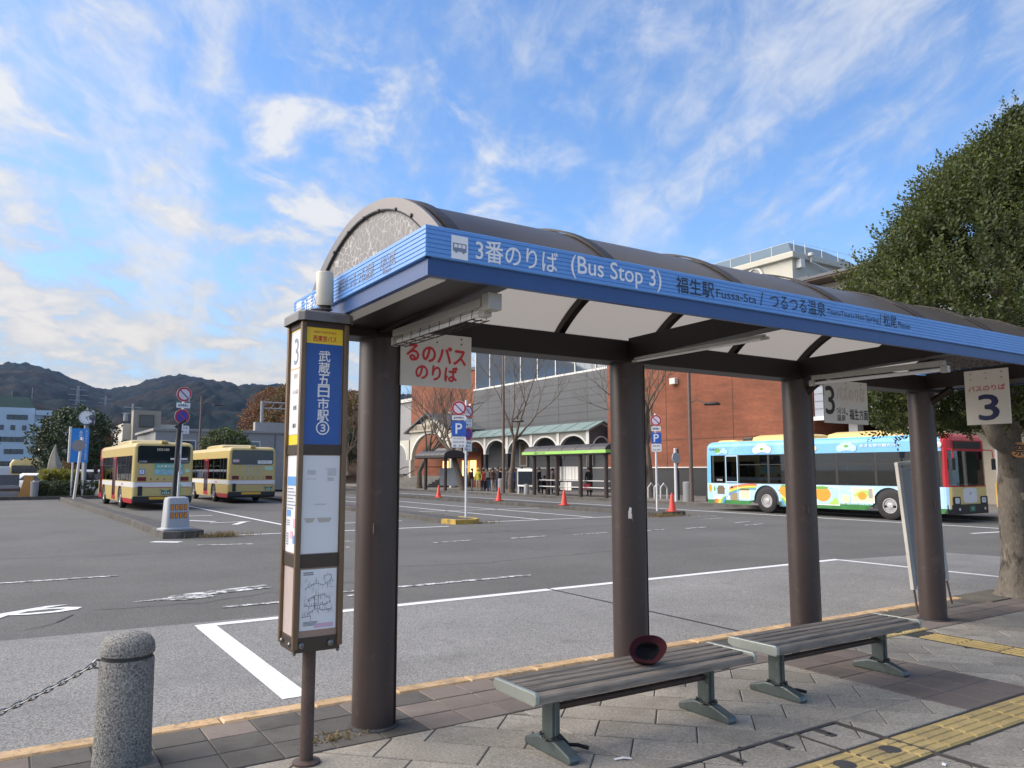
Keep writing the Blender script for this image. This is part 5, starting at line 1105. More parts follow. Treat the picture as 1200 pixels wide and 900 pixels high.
for a in ym: hp(MB().box(37.44, 37.69, a - .05, a + .05, 9.3, 13.4), 'mullion', trim_white)
hp(MB().box(37.2, 50, 43.3, 64.6, 13.6, 14.1), 'parapet', grey_panel)
for y0_, y1_, z0_, z1_ in ((55.1, 56.3, 1.9, 4.0), (46.2, 47.0, 1.9, 3.6)):
    w_ = hp(MB().box(37.05, 37.19, y0_, y1_, z0_, z1_), 'window_frame', beige_band); hp(MB().box(37.03, 37.049, y0_ + .2, y1_ - .2, z0_ + .12, z1_ - .1), 'window_pane', brown_frame, w_, Matrix.Identity(4) @ HM_)
hp(MB().box(37.1, 37.15, 50.0, 51.2, 2.5, 3.2), 'wall_notice', beige_band)
ya = [44.15 + 3.62 * k for k in range(6)]
def arch_bay(c, half, z_s, rise, z_t, place, thick, span, band=.14, n=16):
    """wall above an arched opening (place maps u, z, d to a point) and the white band round it"""
    w = MB(); t_ = MB()
    for i in range(n):
        a, b = pi - pi * i / n, pi - pi * (i + 1) / n
        f = lambda t, e=0: (c + (half + e) * cos(t), z_s + (rise + e) * sin(t))
        (u0, z0), (u1, z1) = f(a), f(b)
        for g_, A_, B_, d0, d1 in ((w, (u0, z0), (u1, z1), 0, thick),):
            q = [place(A_[0], A_[1], d0), place(B_[0], B_[1], d0), place(B_[0], z_t, d0), place(A_[0], z_t, d0)]; q2 = [place(A_[0], A_[1], d1), place(B_[0], B_[1], d1), place(B_[0], z_t, d1), place(A_[0], z_t, d1)]
            w.add(q + q2, [(0, 1, 2, 3), (7, 6, 5, 4), (0, 4, 5, 1), (3, 2, 6, 7)])
        (v0, y0_), (v1, y1_) = f(a, band), f(b, band)
        t_.add([place(u0, z0, -.04), place(u1, z1, -.04), place(v1, y1_, -.04), place(v0, y0_, -.04), place(u0, z0, .02), place(u1, z1, .02), place(v1, y1_, .02), place(v0, y0_, .02)], [(0, 1, 2, 3), (0, 4, 5, 1), (2, 6, 7, 3)])
    for s in (-1, 1):
        e0, e1 = c + s * half, c + s * span; a, b = min(e0, e1), max(e0, e1)
        w.add([place(a, z_s, 0), place(b, z_s, 0), place(b, z_t, 0), place(a, z_t, 0), place(a, z_s, thick), place(b, z_s, thick), place(b, z_t, thick), place(a, z_t, thick)], [(0, 1, 2, 3), (7, 6, 5, 4), (0, 4, 5, 1)])
    return w, t_
pl = lambda u, z, d: (35 + d, u, z)
for a, b in zip(ya, ya[1:]):
    w, t_ = arch_bay((a + b) / 2, 1.63, 3.05, 1.06, 4.4, pl, .25, 1.81); x_ = hp(w, 'arcade_bay', beige_band); hp(t_, 'arch_trim', trim_white, x_)
for a in ya:
    c_ = hp(MB().box(34.93, 35.3, a - .17, a + .17, 2.95, 4.4), 'pier_head', trim_white); hp(MB().box(34.96, 35.26, a - .13, a + .13, 0, 2.949), 'column', dark_base)
hp(MB().box(34.9, 35.3, 44.0, 62.5, 4.401, 4.52), 'cornice', trim_white)
mb = MB(); mb.loft([[(34.7, y, 4.5), (36.1, y, 5.15), (37.19, y, 4.65), (37.19, y, 4.55), (36.1, y, 5.05), (34.7, y, 4.44)] for y in (43.7, 62.6)], smooth=False); hp(mb, 'copper_roof', copper)
for k in range(9): hp(MB().loft([[(34.7 + f * 1.4, y, 4.505 + f * .65) for f in (0, 1)] + [(34.7 + f * 1.4, y, 4.53 + f * .65) for f in (1, 0)] for y in (44.5 + 2.1 * k, 44.54 + 2.1 * k)], smooth=False), 'roof_seam', copper)
ply = lambda u, z, d: (u, 43.95 + d, z)
w, t_ = arch_bay(36.05, .78, 3.05, .9, 4.3, ply, .2, 1.1, .1); x_ = hp(w, 'gable_bay', grey_panel); hp(t_, 'arch_trim', trim_white, x_)
mb = MB(); mb.add([(34.95, 43.93, 4.3), (37.18, 43.93, 4.3), (37.18, 43.93, 4.55), (36.05, 43.93, 5.0), (34.95, 43.93, 4.52)], [(0, 1, 2, 3, 4)]); mb.add([(34.95, 44.1, 4.3), (37.18, 44.1, 4.3), (37.18, 44.1, 4.55), (36.05, 44.1, 5.0), (34.95, 44.1, 4.52)], [(4, 3, 2, 1, 0)]); hp(mb, 'gable', grey_panel)
for p_, q_ in (((34.8, 4.42), (36.05, 4.96)), ((36.05, 4.96), (37.18, 4.5))): hp(MB().tube([(p_[0], 43.88, p_[1]), (q_[0], 43.88, q_[1])], .045, 4), 'barge_board', trim_white)
# brick tower block beside the entrance
bt = thing('brick_block', 'red brick block with small white lamps rising behind the station entrance', 'building', (45, 72, 0))
hp(MB().box(38, 52, 64.75, 80, 0, 11.4), 'wall', brick, bt, T(-45, -72, 0)); hp(MB().box(37.9, 52.1, 64.65, 80.1, 11.4, 11.7), 'coping', slate, bt, T(-45, -72, 0))
for y, z in ((68, 7.2), (70.6, 7.1), (73, 6.9), (66.3, 7.6)): hp(MB().box(37.8, 38, y - .2, y + .2, z, z + .45), 'wall_lamp', trim_white, bt, T(-45, -72, 0), bevel=.03)
pw = thing('pale_block', 'pale ribbed station block left of the brick block', 'building', (45, 86, 0)); hp(MB().box(38.5, 52, 80.2, 96, 0, 9.4), 'wall', concrete, pw, T(-45, -86, 0)); hp(MB().box(38.3, 52, 80.2, 96, 9.41, 9.8), 'coping', trim_white, pw, T(-45, -86, 0))
# entrance portico
EN = thing('station_entrance', 'cream gabled station entrance with wide arch, warm lit doors and steps', 'station entrance', (34.5, 66, 0)); EM = T(-34.5, -66, 0)
def ep(mb, name, m, parent=EN, **k): return hp(mb, name, m, parent, EM, **k)
pe = lambda u, z, d: (33.9 + d, u, z)
w, t_ = arch_bay(67.2, 3.9, 2.6, 2.5, 5.3, pe, .35, 4.4, .22, 20); x_ = ep(w, 'front_wall', cream_wall); ep(t_, 'arch_trim', trim_white, x_)
w, t_ = arch_bay(74.2, 1.9, 2.6, 1.6, 4.6, pe, .35, 2.4, .16, 14); x_ = ep(w, 'side_wall', cream_wall); ep(t_, 'arch_trim', trim_white, x_)
for y in (62.95, 71.5, 76.4): ep(MB().box(33.88, 34.3, y - .18, y + .18, 0, 2.6), 'column', cream_wall)
mb = MB(); mb.add([(33.9, 62.8, 5.31), (33.9, 71.6, 5.31), (33.9, 67.2, 6.9)], [(0, 2, 1)]); mb.add([(34.25, 62.8, 5.31), (34.25, 71.6, 5.31), (34.25, 67.2, 6.9)], [(0, 1, 2)]); ep(mb, 'gable', cream_wall)
for s in (-1, 1):
    mb = MB(); mb.loft([[(33.4, 67.2, 7.1), (33.4, 67.2, 6.95), (33.4, 67.2 + s * 4.9, 5.2), (33.4, 67.2 + s * 4.9, 5.35)], [(39, 67.2, 7.1), (39, 67.2, 6.95), (39, 67.2 + s * 4.9, 5.2), (39, 67.2 + s * 4.9, 5.35)]], smooth=False); ep(mb, 'roof_slope', slate)
b_ = ep(MB().box(33.6, 33.89, 65.9, 71.2, 5.3, 6.05), 'name_band', mat('stone band', (.42, .38, .3), .7, var=.1)); text('武蔵五日市駅', .42, mat('bronze letters', (.14, .1, .07), .5), EN, EM @ frame((33.59, 68.5, 5.68), '-x'), .02, width=4.2)
ep(MB().box(37.0, 37.3, 62.7, 77, 0, 5.2), 'back_wall', brick); ep(MB().box(35.2, 37, 63.2, 71.2, 3.3, 3.7), 'canopy', concrete)
warm = emit('warm lit interior', (1.0, .6, .2), .9)
for y in (64.1, 65.6, 69.6): ep(MB().box(36.9, 36.98, y - .55, y + .55, 1.0, 2.5), 'lit_doorway', warm)
for k in range(6): ep(MB().box(33.9 - .35 * (5 - k), 36.9, 64.6, 73.5, .17 * k + .003, .17 * (k + 1)), 'step', st_pave)
for y in (73.3, 69.5): ep(MB().tube([(32.0, y, .9), (34.2, y, 1.9), (36.5, y, 1.9)], .04, 6), 'handrail', steel_rust)
ep(MB().box(34.1, 34.5, 73.4, 77, 0, 1.2), 'side_plinth', dark_base)
# brick hall
BH = thing('brick_hall', 'wide red brick hall with dark plinth and white ledge behind the painted bus', 'building', (42, 35, 0)); BM_ = T(-42, -35, 0)
hp(MB().box(36, 50, 26.1, 43.15, 1.79, 11.8), 'wall', brick, BH, BM_); hp(MB().box(35.95, 50, 26.05, 43.2, 0, 1.72), 'plinth', dark_base, BH, BM_); hp(MB().box(35.86, 50, 26.0, 43.25, 1.722, 1.79), 'white_ledge', trim_white, BH, BM_); hp(MB().box(35.9, 50, 26.0, 43.2, 11.8, 12.1), 'coping', slate, BH, BM_)
for y in (31.6, 37.2): hp(MB().box(35.985, 36, y - .015, y + .015, 1.79, 11.8), 'movement_joint', steel_rust, BH, BM_)
hp(MB().box(35.985, 36, 26.1, 43.1, 3.52, 3.55), 'movement_joint', steel_rust, BH, BM_)
for y in (36.3, 39.5): hp(MB().box(35.7, 36, y - .25, y + .25, 7.1, 7.5), 'flood_light', trim_white, BH, BM_, bevel=.03)
# grey clad overhang with dark open ground floor
GO = thing('grey_overhang', 'pale grey clad upper storey over a dark open ground floor right of the brick hall', 'building', (42, 16, 0)); GM = T(-42, -16, 0)
pale_clad = mat('pale grey cladding', (.33, .36, .41), .6, var=.05, vs=.5)
hp(MB().box(36, 50, 2, 26.0, 4.42, 10.8), 'upper_wall', pale_clad, GO, GM); hp(MB().box(35.85, 50, 2, 25.99, 4.2, 4.41), 'ledge', trim_white, GO, GM)
for z in [4.42 + .4 * k for k in range(1, 15)]: hp(MB().box(35.985, 36, 2, 26, z - .012, z + .012), 'cladding_joint', slate, GO, GM)
hp(MB().box(43, 50, 2, 25.9, 0, 4.2), 'rear_wall', dark_base, GO, GM); hp(MB().box(38.5, 39.5, 12, 25.5, 0, 3.55), 'block_wall', mat('beige block wall', (.36, .32, .26), .85, var=.12, vs=1.5), GO, GM)
mb = MB(); mb.box(34.9, 50, 2, 27.6, 11.6, 11.75); hp(mb, 'eave', slate, GO, GM); hp(MB().box(34.95, 36.6, 2, 27.5, 11.5, 11.6), 'soffit', mat('brown soffit', (.075, .045, .03), .6), GO, GM); hp(MB().box(36.2, 50, 2, 27, 10.8, 11.49), 'upper_band', cream_wall, GO, GM)
for y in (24, 21, 17, 12, 8): hp(MB().box(36.3, 36.8, y - .25, y + .25, 0, 4.2), 'pillar', concrete, GO, GM)
# cream tower with round window
TW = thing('cream_tower', 'cream tower with round window and blue grey hipped roof above the shelter', 'building', (55, 43, 0)); TM = T(-55, -43, 0)
tb = hp(MB().box(50.2, 60, 37.7, 56, 0, 17.95), 'wall', cream_wall, TW, TM); hp(MB().box(49.85, 60.3, 37.35, 56.4, 17.95, 18.4), 'cornice', cream_wall, TW, TM, bevel=.05); hp(MB().box(50.1, 60.1, 37.6, 56.2, 18.4, 18.5), 'parapet', cream_wall, TW, TM)
mb = MB(); mb.loft([[(50.3, 37.8, 18.5), (60, 37.8, 18.5), (60, 56, 18.5), (50.3, 56, 18.5)], [(52.3, 39.6, 20.0), (57, 39.6, 20.0), (57, 53, 20.0), (52.3, 53, 20.0)]], smooth=False); hp(mb, 'roof', mat('blue grey roof', (.14, .19, .22), .5, var=.1), TW, TM)
for y in [37.3 + 2.1 * k for k in range(10)]: hp(MB().tube([(49.95, y, 18.4), (49.95, y, 19.25)], .03, 5), 'rail_post', trim_white, TW, TM)
for x in [51.5 + 2.1 * k for k in range(5)]: hp(MB().tube([(x, 37.45, 18.4), (x, 37.45, 19.25)], .03, 5), 'rail_post', trim_white, TW, TM)
hp(MB().tube([(60, 37.45, 19.2), (49.95, 37.45, 19.2), (49.95, 56, 19.2)], .015, 4), 'guard_wire', trim_white, TW, TM)
rw_ = hp(MB().lathe([(.85, 0), (.85, .12), (.66, .12), (.66, .02)], 28, 0, frame((50.18, 41.3, 17.15), '-x')), 'round_window', trim_white, TW, TM); hp(MB().lathe([(.66, .0), (.66, .03), (0, .03)], 24, 0, frame((50.18, 41.3, 17.15), '-x')), 'window_pane', ink_glass, rw_, TM); hp(MB().lathe([(.3, 0.04), (.3, .06), (0, .06)], 18, 0, frame((50.18, 41.45, 17.05), '-x')), 'window_disc', mat('pale green disc', (.45, .5, .3), .5), rw_, TM)
hp(MB().box(50.6, 51.1, 37.2, 37.69, 17.2, 17.9), 'equipment_box', trim_white, TW, TM, bevel=.04); hp(MB().tube([(51.8, 37.1, 18.1), (51.8, 37.2, 17.8), (54.5, 37.4, 17.4)], .07, 6), 'pipe', trim_white, TW, TM); hp(MB().lathe([(.0, -.2), (.22, -.1), (.22, .12), (0, .2)], 12, 0, T(51.8, 37.15, 18.35)), 'camera_dome', trim_white, TW, TM)
# platform shelters on the far side
grass_green = mat('fascia lime green', (.3, .58, .12), .45, var=.08, vs=.6, stains=(((.5, .66, .3), .8, .55, .75, .4),)); roof_dk = mat('dark shelter roof', (.05, .045, .045), .5, var=.2, vs=2, stains=(((.16, .13, .06), 3, .6, .75, .5),))
def far_shelter(y0, y1, label, green):
    t = thing('platform_shelter', label, 'bus shelter', (29, (y0 + y1) / 2, 0), 0, 'far platform shelters'); M_ = T(-29, -(y0 + y1) / 2, 0)
    ys = [y0 + .7 + (y1 - y0 - 1.4) * k / 3 for k in range(4)] if green else [y0 + .9, y1 - .9]
    for y in ys:
        for x in ((28.6, 29.7) if green and y > y1 - 1 else (28.7,)): hp(MB().tube([(x, y, 0), (x, y, 2.6)], .13, 12), 'pillar', pillar_brown, t, M_)
    o = [(29.1 + .95 * sin(a), 2.72 + .42 * cos(a)) for a in [-pi / 2 + pi * k / 12 for k in range(13)]]
    n = 6; 
    for k in range(n):
        a, b = y0 + .1 + (y1 - y0 - .2) * k / n + .02, y0 + .1 + (y1 - y0 - .2) * (k + 1) / n - .02
        mb = MB(); mb.loft([[(x, y, z) for x, z in o] for y in (a, b)], smooth=True); hp(mb, 'roof_sheet', roof_dk, t, M_)
    mb = MB()
    mb.box(28.1, 28.14, y0, y1, 2.56, 2.74); mb.box(30.06, 30.1, y0, y1, 2.56, 2.74); mb.box(28.14, 30.06, y0, y0 + .04, 2.56, 2.74); mb.box(28.14, 30.06, y1 - .04, y1, 2.56, 2.74)
    hp(mb, 'fascia', grass_green if green else roof_dk, t, M_); hp(MB().box(28.14, 30.06, y0 + .04, y1 - .04, 2.5, 2.56), 'soffit', beam_brown, t, M_)
    return t, M_
t, M_ = far_shelter(33.9, 42.4, 'far shelter with lime green fascia and white boards where people wait', True); text('1番のりば', .11, navy_print, t, M_ @ frame((28.094, 40.4, 2.65), '-x'), .02, width=1.2)
for a, b, z0, z1 in ((37.6, 38.52, 1.0, 1.8), (38.54, 39.46, 1.0, 1.8), (38.3, 39.4, .35, .85)):
    p_ = hp(MB().box(29.0, 29.04, a, b, z0, z1), 'notice_panel', trim_white, t, M_)
    for q in (1, 2): hp(MB().box(28.992, 28.999, a + (b - a) * q / 3 - .012, a + (b - a) * q / 3 + .012, z0, z1), 'panel_bar', pillar_brown, p_, M_)
for z in (.55, .95): hp(MB().tube([(29.0, 34.6, z), (29.0, 41.7, z)], .03, 6), 'rail', trim_white, t, M_)
hp(MB().box(29.5, 29.9, 35, 41.5, .4, .46), 'bench_seat', roof_dk, t, M_)
t, M_ = far_shelter(53.2, 58.4, 'far dark shelter with grey wind screen by the entrance steps', False)
hp(MB().box(29.6, 29.66, 53.6, 56.8, .35, 1.75), 'wind_screen', mat('blue grey screen', (.13, .15, .18), .5), t, M_); hp(MB().box(28.9, 29.0, 54.2, 57, 2.75, 2.95), 'lit_sign', emit('lime lit sign', (.55, .85, .2), .5), t, M_)
nb = thing('notice_board', 'dark station notice board on white legs beside the green shelter', 'notice board', (28.9, 43.1, 0))
MB().box(-.03, .03, -1.0, 1.0, .5, 1.68).build('frame', trim_white, nb, bevel=.01); MB().box(-.05, -.031, -.9, .9, .62, 1.5).build('board', ink_glass, nb)
for s in (-.9, .9): MB().box(-.04, .04, s - .04, s + .04, 0, .5).build('leg', trim_white, nb)
lb = thing('low_post', 'short pale concrete post in front of the dark notice board', 'bollard', (28.6, 42.6, 0)); MB().lathe([(.17, 0), (.17, .62), (.13, .68), (0, .68)], 16).build('shaft', concrete, lb)
# lamp posts
lamp_brown = mat('lamp post brown', (.14, .095, .075), .5, var=.1)
def lamp_post(loc, h, arm_z, adir, label):
    t = thing('lamp_post', label, 'street lamp', loc, 0, 'brown lamp posts')
    MB().tube([(0, 0, .0), (0, 0, h)], [.11, .07], 12).build('post', lamp_brown, t); MB().lathe([(.24, 0), (.24, .95), (.2, 1.0), (.1, 1.0)], 16, 0, T(.0, .28, 0)).build('concrete_post', concrete, t)
    a = Vector((cos(adir), sin(adir), 0)); MB().tube([Vector((0, 0, arm_z)), a * .35 + Vector((0, 0, arm_z + .22)), a * .75 + Vector((0, 0, arm_z + .02))], .03, 6).build('arm', lamp_brown, t)
    M_ = T(a.x * 1.15, a.y * 1.15, arm_z - .12) @ RZ(adir); MB().loft([rr(.38, .16, .12, 0), rr(.42, .19, .14, .06), rr(.3, .12, .1, .15)], M=M_).build('lantern', bus_black, t)
    return t
l1 = lamp_post((28.7, 45.6, 0), 10.5, 5.0, radians(-60), 'tall brown lamp post among the waiting people in front of the arches')
l2 = lamp_post((29.03, 28.3, 0), 9.5, 4.95, radians(-60), 'tall brown lamp post in front of the brick wall behind the painted bus tail')
wp = thing('white_pole', 'plain white pole standing before the dark plinth of the brick hall', 'pole', (28.53, 28.9, 0)); MB().tube([(0, 0, 0), (0, 0, 2.7)], .07, 8).build('pole', steel_white, wp)
MB().lathe([(.28, -.02), (.28, .02)], 20, 0, frame((0, -.06, 2.2), '-y')).build('disc', plastic_white, wp)
bp2 = thing('black_post', 'thin black post with bulging bracket in front of the brick hall', 'pole', (30.0, 30.2, 0)); MB().tube([(0, 0, 0), (0, 0, 1.5), (-.12, 0, 1.75), (0, 0, 2.0), (0, 0, 2.7)], .06, 8).build('post', black_paint, bp2)
bb = thing('bike_rack', 'small curved metal rack standing by the bare tree', 'rack', (30.6, 32.2, 0))
for k in range(3): MB().tube([(0, k * .5, 0), (0, k * .5, .6), (.25, k * .5, .85), (.5, k * .5, .6), (.5, k * .5, 0)], .04, 6).build('hoop', steel_white, bb)
ib = thing('info_panel', 'white information panel behind the bare tree trunk', 'notice board', (31.2, 35.0, 0)); MB().box(-.04, .04, -.9, .9, .7, 2.0).build('panel', poster, ib); MB().box(-.045, .045, -.95, .95, 2.0, 2.1).build('hood', trim_white, ib)
for s in (-.8, .8): MB().box(-.04, .04, s - .05, s + .05, 0, .7).build('leg', trim_white, ib)
yr = thing('guard_rail', 'bright yellow tubular guard rail behind the painted bus front', 'guard rail', (36.2, 17.0, 0)); MB().tube([(0, -1.6, 0), (0, -1.6, 1.0), (0, -1.5, 1.1), (0, .1, 1.1), (0, .2, 1.0), (0, .2, 0)], .05, 8).build('rail', mat('rail yellow', (.75, .4, .02), .45), yr); MB().tube([(0, -1.6, .6), (0, .2, .6)], .035, 6).build('rail', bpy.data.materials['rail yellow'], yr)
bw = thing('brown_wall', 'low brown block wall behind the painted bus front', 'wall', (39, 15.5, 0)); MB().box(0, .3, -6, 3.5, 0, 2.2).build('wall', mat('brown block', (.16, .11, .075), .85, var=.15, vs=1.5), bw); MB().box(-.1, .4, -6, 3.5, 0, .9).build('plinth', dark_base, bw)

# ------------------------------------------------------------ bare street trees
grey_bark = mat('bare tree bark', (.15, .115, .085), .9, var=.25, vs=2, stains=(((.08, .06, .045), 3, .5, .7, .6), ((.24, .2, .16), 6, .6, .75, .4)))
def bare_tree(loc, h, r, seed, label, spread=.5, first=.28, leaves=None, group='bare street trees', levels=6, name='bare_tree'):
    random.seed(seed); t = thing(name, label, 'tree', loc, 0, group); tr = MB(); br = MB(); tips = []
    def grow(p, d, l, r_, lev, mb):
        n = 4; pts = [p]; q = p; dd = d
        for k in range(n):
            dd = (dd + Vector((random.gauss(0, .13), random.gauss(0, .13), random.gauss(.05, .07)))).normalized(); q = q + dd * (l / n); pts.append(q)
        mb.tube(pts, [r_ + (r_ * .55 - r_) * k / n for k in range(n + 1)], max(4, 9 - lev * 2), caps=False)
        if lev >= levels or r_ < .004: tips.append(q); return
        k = random.choice((2, 3, 3)) if lev else 5
        for i in range(k):
            a = 2 * pi * (i + random.uniform(-.3, .3)) / k + lev * 1.3; u = dd.orthogonal().normalized(); w = dd.cross(u); s = spread * random.uniform(.6, 1.25)
            nd = (dd * cos(s) + (u * cos(a) + w * sin(a)) * sin(s)).normalized(); nd = (nd + Vector((0, 0, .12))).normalized()
            grow(pts[-1] if i < 2 or lev == 0 else pts[2 + random.randint(0, 2)], nd, l * random.uniform(.62, .85), r_ * (.5 if lev else .46), lev + 1, br)
    grow(Vector((0, 0, -.02)), Vector((random.gauss(0, .03), random.gauss(0, .03), 1)).normalized(), h * first, r, 0, tr)
    tr.lathe([(r * 1.35, -.02), (r * 1.1, .15), (r, .4)], 9); tr.build('trunk', grey_bark, t); br.build('branches', grey_bark, t)
    return t, tips
bare_tree((29.8, 53.3, 0), 11.0, .3, 3, 'bare street tree behind the double parking sign, by the dark far shelter')
bare_tree((31.4, 33.9, 0), 10.5, .3, 8, 'bare street tree before the brick wall beside the single parking sign', .5, .3)
bare_tree((30.2, 61.8, 0), 10.5, .27, 15, 'bare street tree farthest left, by the entrance steps', .5)
bare_tree((29.9, 46.5, 0), 11.5, .2, 21, 'slender bare street tree before the glazed hall front', .5, .32)

# ------------------------------------------------------------ people waiting
skin = mat('skin', (.5, .31, .22), .6, var=.05); hair_m = mat('black hair', (.015, .013, .012), .6); shoe_m = mat('shoes', (.03, .03, .032), .6)
def cloth(n, c): return mat(n, c, .85, var=.15, vs=6)
CL = {k: cloth('cloth ' + k, c) for k, c in dict(black=(.018, .018, .022), navy=(.02, .028, .07), yellow=(.55, .5, .06), brown=(.13, .075, .045), grey=(.12, .12, .125), blue=(.05, .1, .28), red=(.3, .03, .04), purple=(.1, .07, .2), beige=(.36, .3, .22), jeans=(.05, .08, .16), olive=(.1, .1, .05), pale=(.4, .42, .45)).items()}
def person(loc, rz, top, legs, label, pose='stand', h=1.66, hat=None, pack=None, held=None, hair=True):
    t = thing('person', label, 'person', loc, rz); k = h / 1.7
    V = []; R_ = []; E_ = []
    def v(x, y, z, r): V.append((x * k, y * k, z * k)); R_.append(r * k); return len(V) - 1
    def chain(i0, pts):
        p = i0
        for q in pts: c = v(*q); E_.append((p, c)); p = c
        return p
    if pose == 'crouch':
        pv = v(0, .12, .42, .15); ch_ = chain(pv, [(0, .0, .62, .16), (0, -.12, .82, .165)]); nk = chain(ch_, [(0, -.17, .95, .06)]); hd = chain(nk, [(0, -.22, 1.03, .085), (0, -.23, 1.12, .09), (0, -.22, 1.18, .06)])
        for s in (-1, 1): chain(pv, [(s * .1, .05, .42, .1), (s * .14, -.28, .5, .08), (s * .13, -.12, .1, .055), (s * .13, -.3, .045, .05)]); chain(ch_, [(s * .19, -.14, .8, .07), (s * .22, -.28, .6, .05), (s * .12, -.42, .52, .04), (s * .08, -.46, .5, .035)])
    else:
        pv = v(0, 0, .92, .135); wa = chain(pv, [(0, -.01, 1.1, .13), (0, -.01, 1.3, .155)]); ch_ = chain(wa, [(0, 0, 1.42, .13)]); nk = chain(ch_, [(0, -.01, 1.49, .058)]); hd = chain(nk, [(0, -.03, 1.55, .08), (0, -.03, 1.62, .092), (0, -.02, 1.68, .06)])
        st_ = .1 if pose == 'walk' else 0
        for s in (-1, 1):
            chain(pv, [(s * .09, 0, .86, .105), (s * .105, -.02 + s * st_, .48, .068), (s * .11, .03 + s * st_ * 2, .09, .045), (s * .12, -.12 + s * st_ * 2, .04, .042)])
            if pose == 'phone' and s > 0: chain(ch_, [(s * .18, 0, 1.41, .072), (s * .25, -.02, 1.15, .05), (s * .14, -.24, 1.2, .04), (s * .08, -.29, 1.25, .034)])
            else: chain(ch_, [(s * .18, 0, 1.41, .072), (s * .25, .02, 1.13, .05), (s * .255, -.05, .9, .04), (s * .25, -.08, .82, .034)])
    me = bpy.data.meshes.new('body'); me.from_pydata(V, E_, []); o = link('body', me); mo = o.modifiers.new('s', 'SKIN')
    for i, sv_ in enumerate(me.skin_vertices[0].data): sv_.radius = (R_[i], R_[i] * (.8 if i in (pv, ) or (R_[i] > .12 * k) else 1)); sv_.use_root = i == 0
    o.modifiers.new('d', 'SUBSURF').levels = 1
    bpy.context.view_layer.update(); m2 = bpy.data.meshes.new_from_object(o.evaluated_get(bpy.context.evaluated_depsgraph_get())); bpy.data.objects.remove(o); bpy.data.meshes.remove(me)
    m2.name = 'body'; m2.materials.clear()
    for m in (CL[top], CL[legs], skin, shoe_m): m2.materials.append(m)
    hz = (1.49 if pose != 'crouch' else .97) * k
    for p in m2.polygons:
        c = p.center; z = c.z / k; p.use_smooth = True
        if c.z > hz: p.material_index = 2
        elif pose == 'crouch': p.material_index = 3 if z < .1 else (1 if z < .5 and abs(c.x) / k < .21 and c.y / k > -.33 else 0)
        elif z < .085: p.material_index = 3
        elif abs(c.x) / k > .2 and z < .86: p.material_index = 2
        elif z < .9 and abs(c.x) / k < .2: p.material_index = 1
        else: p.material_index = 0
    link('body', m2, t); hx, hy, hz_ = V[hd]
    if hat: MB().lathe([(.17, -.04), (.17, -.035), (.1, -.01), (.095, .05), (.06, .085), (0, .09)], 16, 0, T(hx, hy, hz_)).build('hat', CL[hat], t)
    elif hair: MB().lathe([(.1, -.09), (.112, -.04), (.108, .02), (.08, .065), (0, .08)], 14, 0, T(hx, hy + .022, hz_)).build('hair', hair_m, t)
    MB().lathe([(.0, -.012), (.012, 0), (.0, .014)], 6, 0, T(hx, hy - .1, hz_ - .07)).build('nose', skin, t)
    if pack: MB().loft([rr(.15, .09, .05, 1.02, 3), rr(.17, .11, .06, 1.2, 3), rr(.13, .08, .05, 1.46, 3)], M=T(0, .2, 0)).build('backpack', CL[pack], t)
    if held:
        b = thing('bag', held[1], 'bag', (loc[0] + held[2][0], loc[1] + held[2][1], held[2][2]), rz); MB().loft([rr(.24, .12, .05, 0, 3), rr(.26, .13, .06, .2, 3), rr(.2, .09, .05, .36, 3)]).build('bag_body', CL[held[0]], b); MB().tube([(-.12, 0, .34), (-.1, 0, .52), (.1, 0, .52), (.12, 0, .34)], .014, 6).build('handle', CL['black'], b)
    return t
for a in (((30.0, 52.2), 1.2, 'black', 'grey', 'person in black jacket with brown pack at the left end of the queue', 'stand', 1.68, None, 'brown'),
          ((30.1, 50.7), -1.2, 'red', 'black', 'person in dark red top half hidden by the yellow jacket', 'stand', 1.62, None, None),
          ((29.8, 50.9), -.9, 'yellow', 'beige', 'person in bright yellow jacket and beige trousers in the queue', 'stand', 1.7, 'yellow', 'black'),
          ((30.5, 50.4), 2.0, 'black', 'jeans', 'person in black with pale hat right behind the yellow jacket', 'stand', 1.66, 'beige', 'grey'),
          ((30.7, 51.2), -1.0, 'olive', 'black', 'person in olive jacket behind the yellow and red ones', 'stand', 1.72, None, None),
          ((30.6, 49.4), -1.5, 'black', 'navy', 'tall person in black between the brown coat and purple jacket', 'stand', 1.76, None, 'olive'),
          ((30.1, 49.3), .4, 'brown', 'beige', 'person in brown coat and beige trousers in mid queue', 'phone', 1.7, None, None),
          ((30.5, 48.9), -1.7, 'purple', 'black', 'person in purple jacket with brown hat in mid queue', 'stand', 1.64, 'brown', 'black'),
          ((30.0, 48.0), 1.6, 'navy', 'black', 'person in navy jacket with large black pack', 'stand', 1.68, None, 'black'),
          ((30.2, 47.1), -.5, 'grey', 'jeans', 'person in grey jacket and jeans just left of the lamp post', 'walk', 1.72, None, 'purple'),
          ((30.3, 46.7), .9, 'blue', 'navy', 'person in blue and navy next to the lamp post', 'stand', 1.66, 'black', None),
          ((30.0, 45.3), -1.4, 'blue', 'navy', 'person in blue jacket between lamp post and notice board', 'stand', 1.7, None, None),
          ((30.3, 43.6), .5, 'black', 'black', 'person all in black behind the first pillar of the green shelter', 'stand', 1.7, None, None),
          ((29.9, 42.4), -.7, 'black', 'black', 'person in black crouching under the green shelter', 'crouch', 1.68, None, None),
          ((30.4, 42.2), 1.0, 'grey', 'navy', 'person in grey jacket left of the white boards', 'stand', 1.66, None, None),
          ((30.2, 41.5), -1.8, 'brown', 'navy', 'person in brown jacket beside the white boards', 'phone', 1.7, None, None)):
    person((*a[0], 0), a[1], a[2], a[3], a[4], a[5], a[6], a[7], a[8])
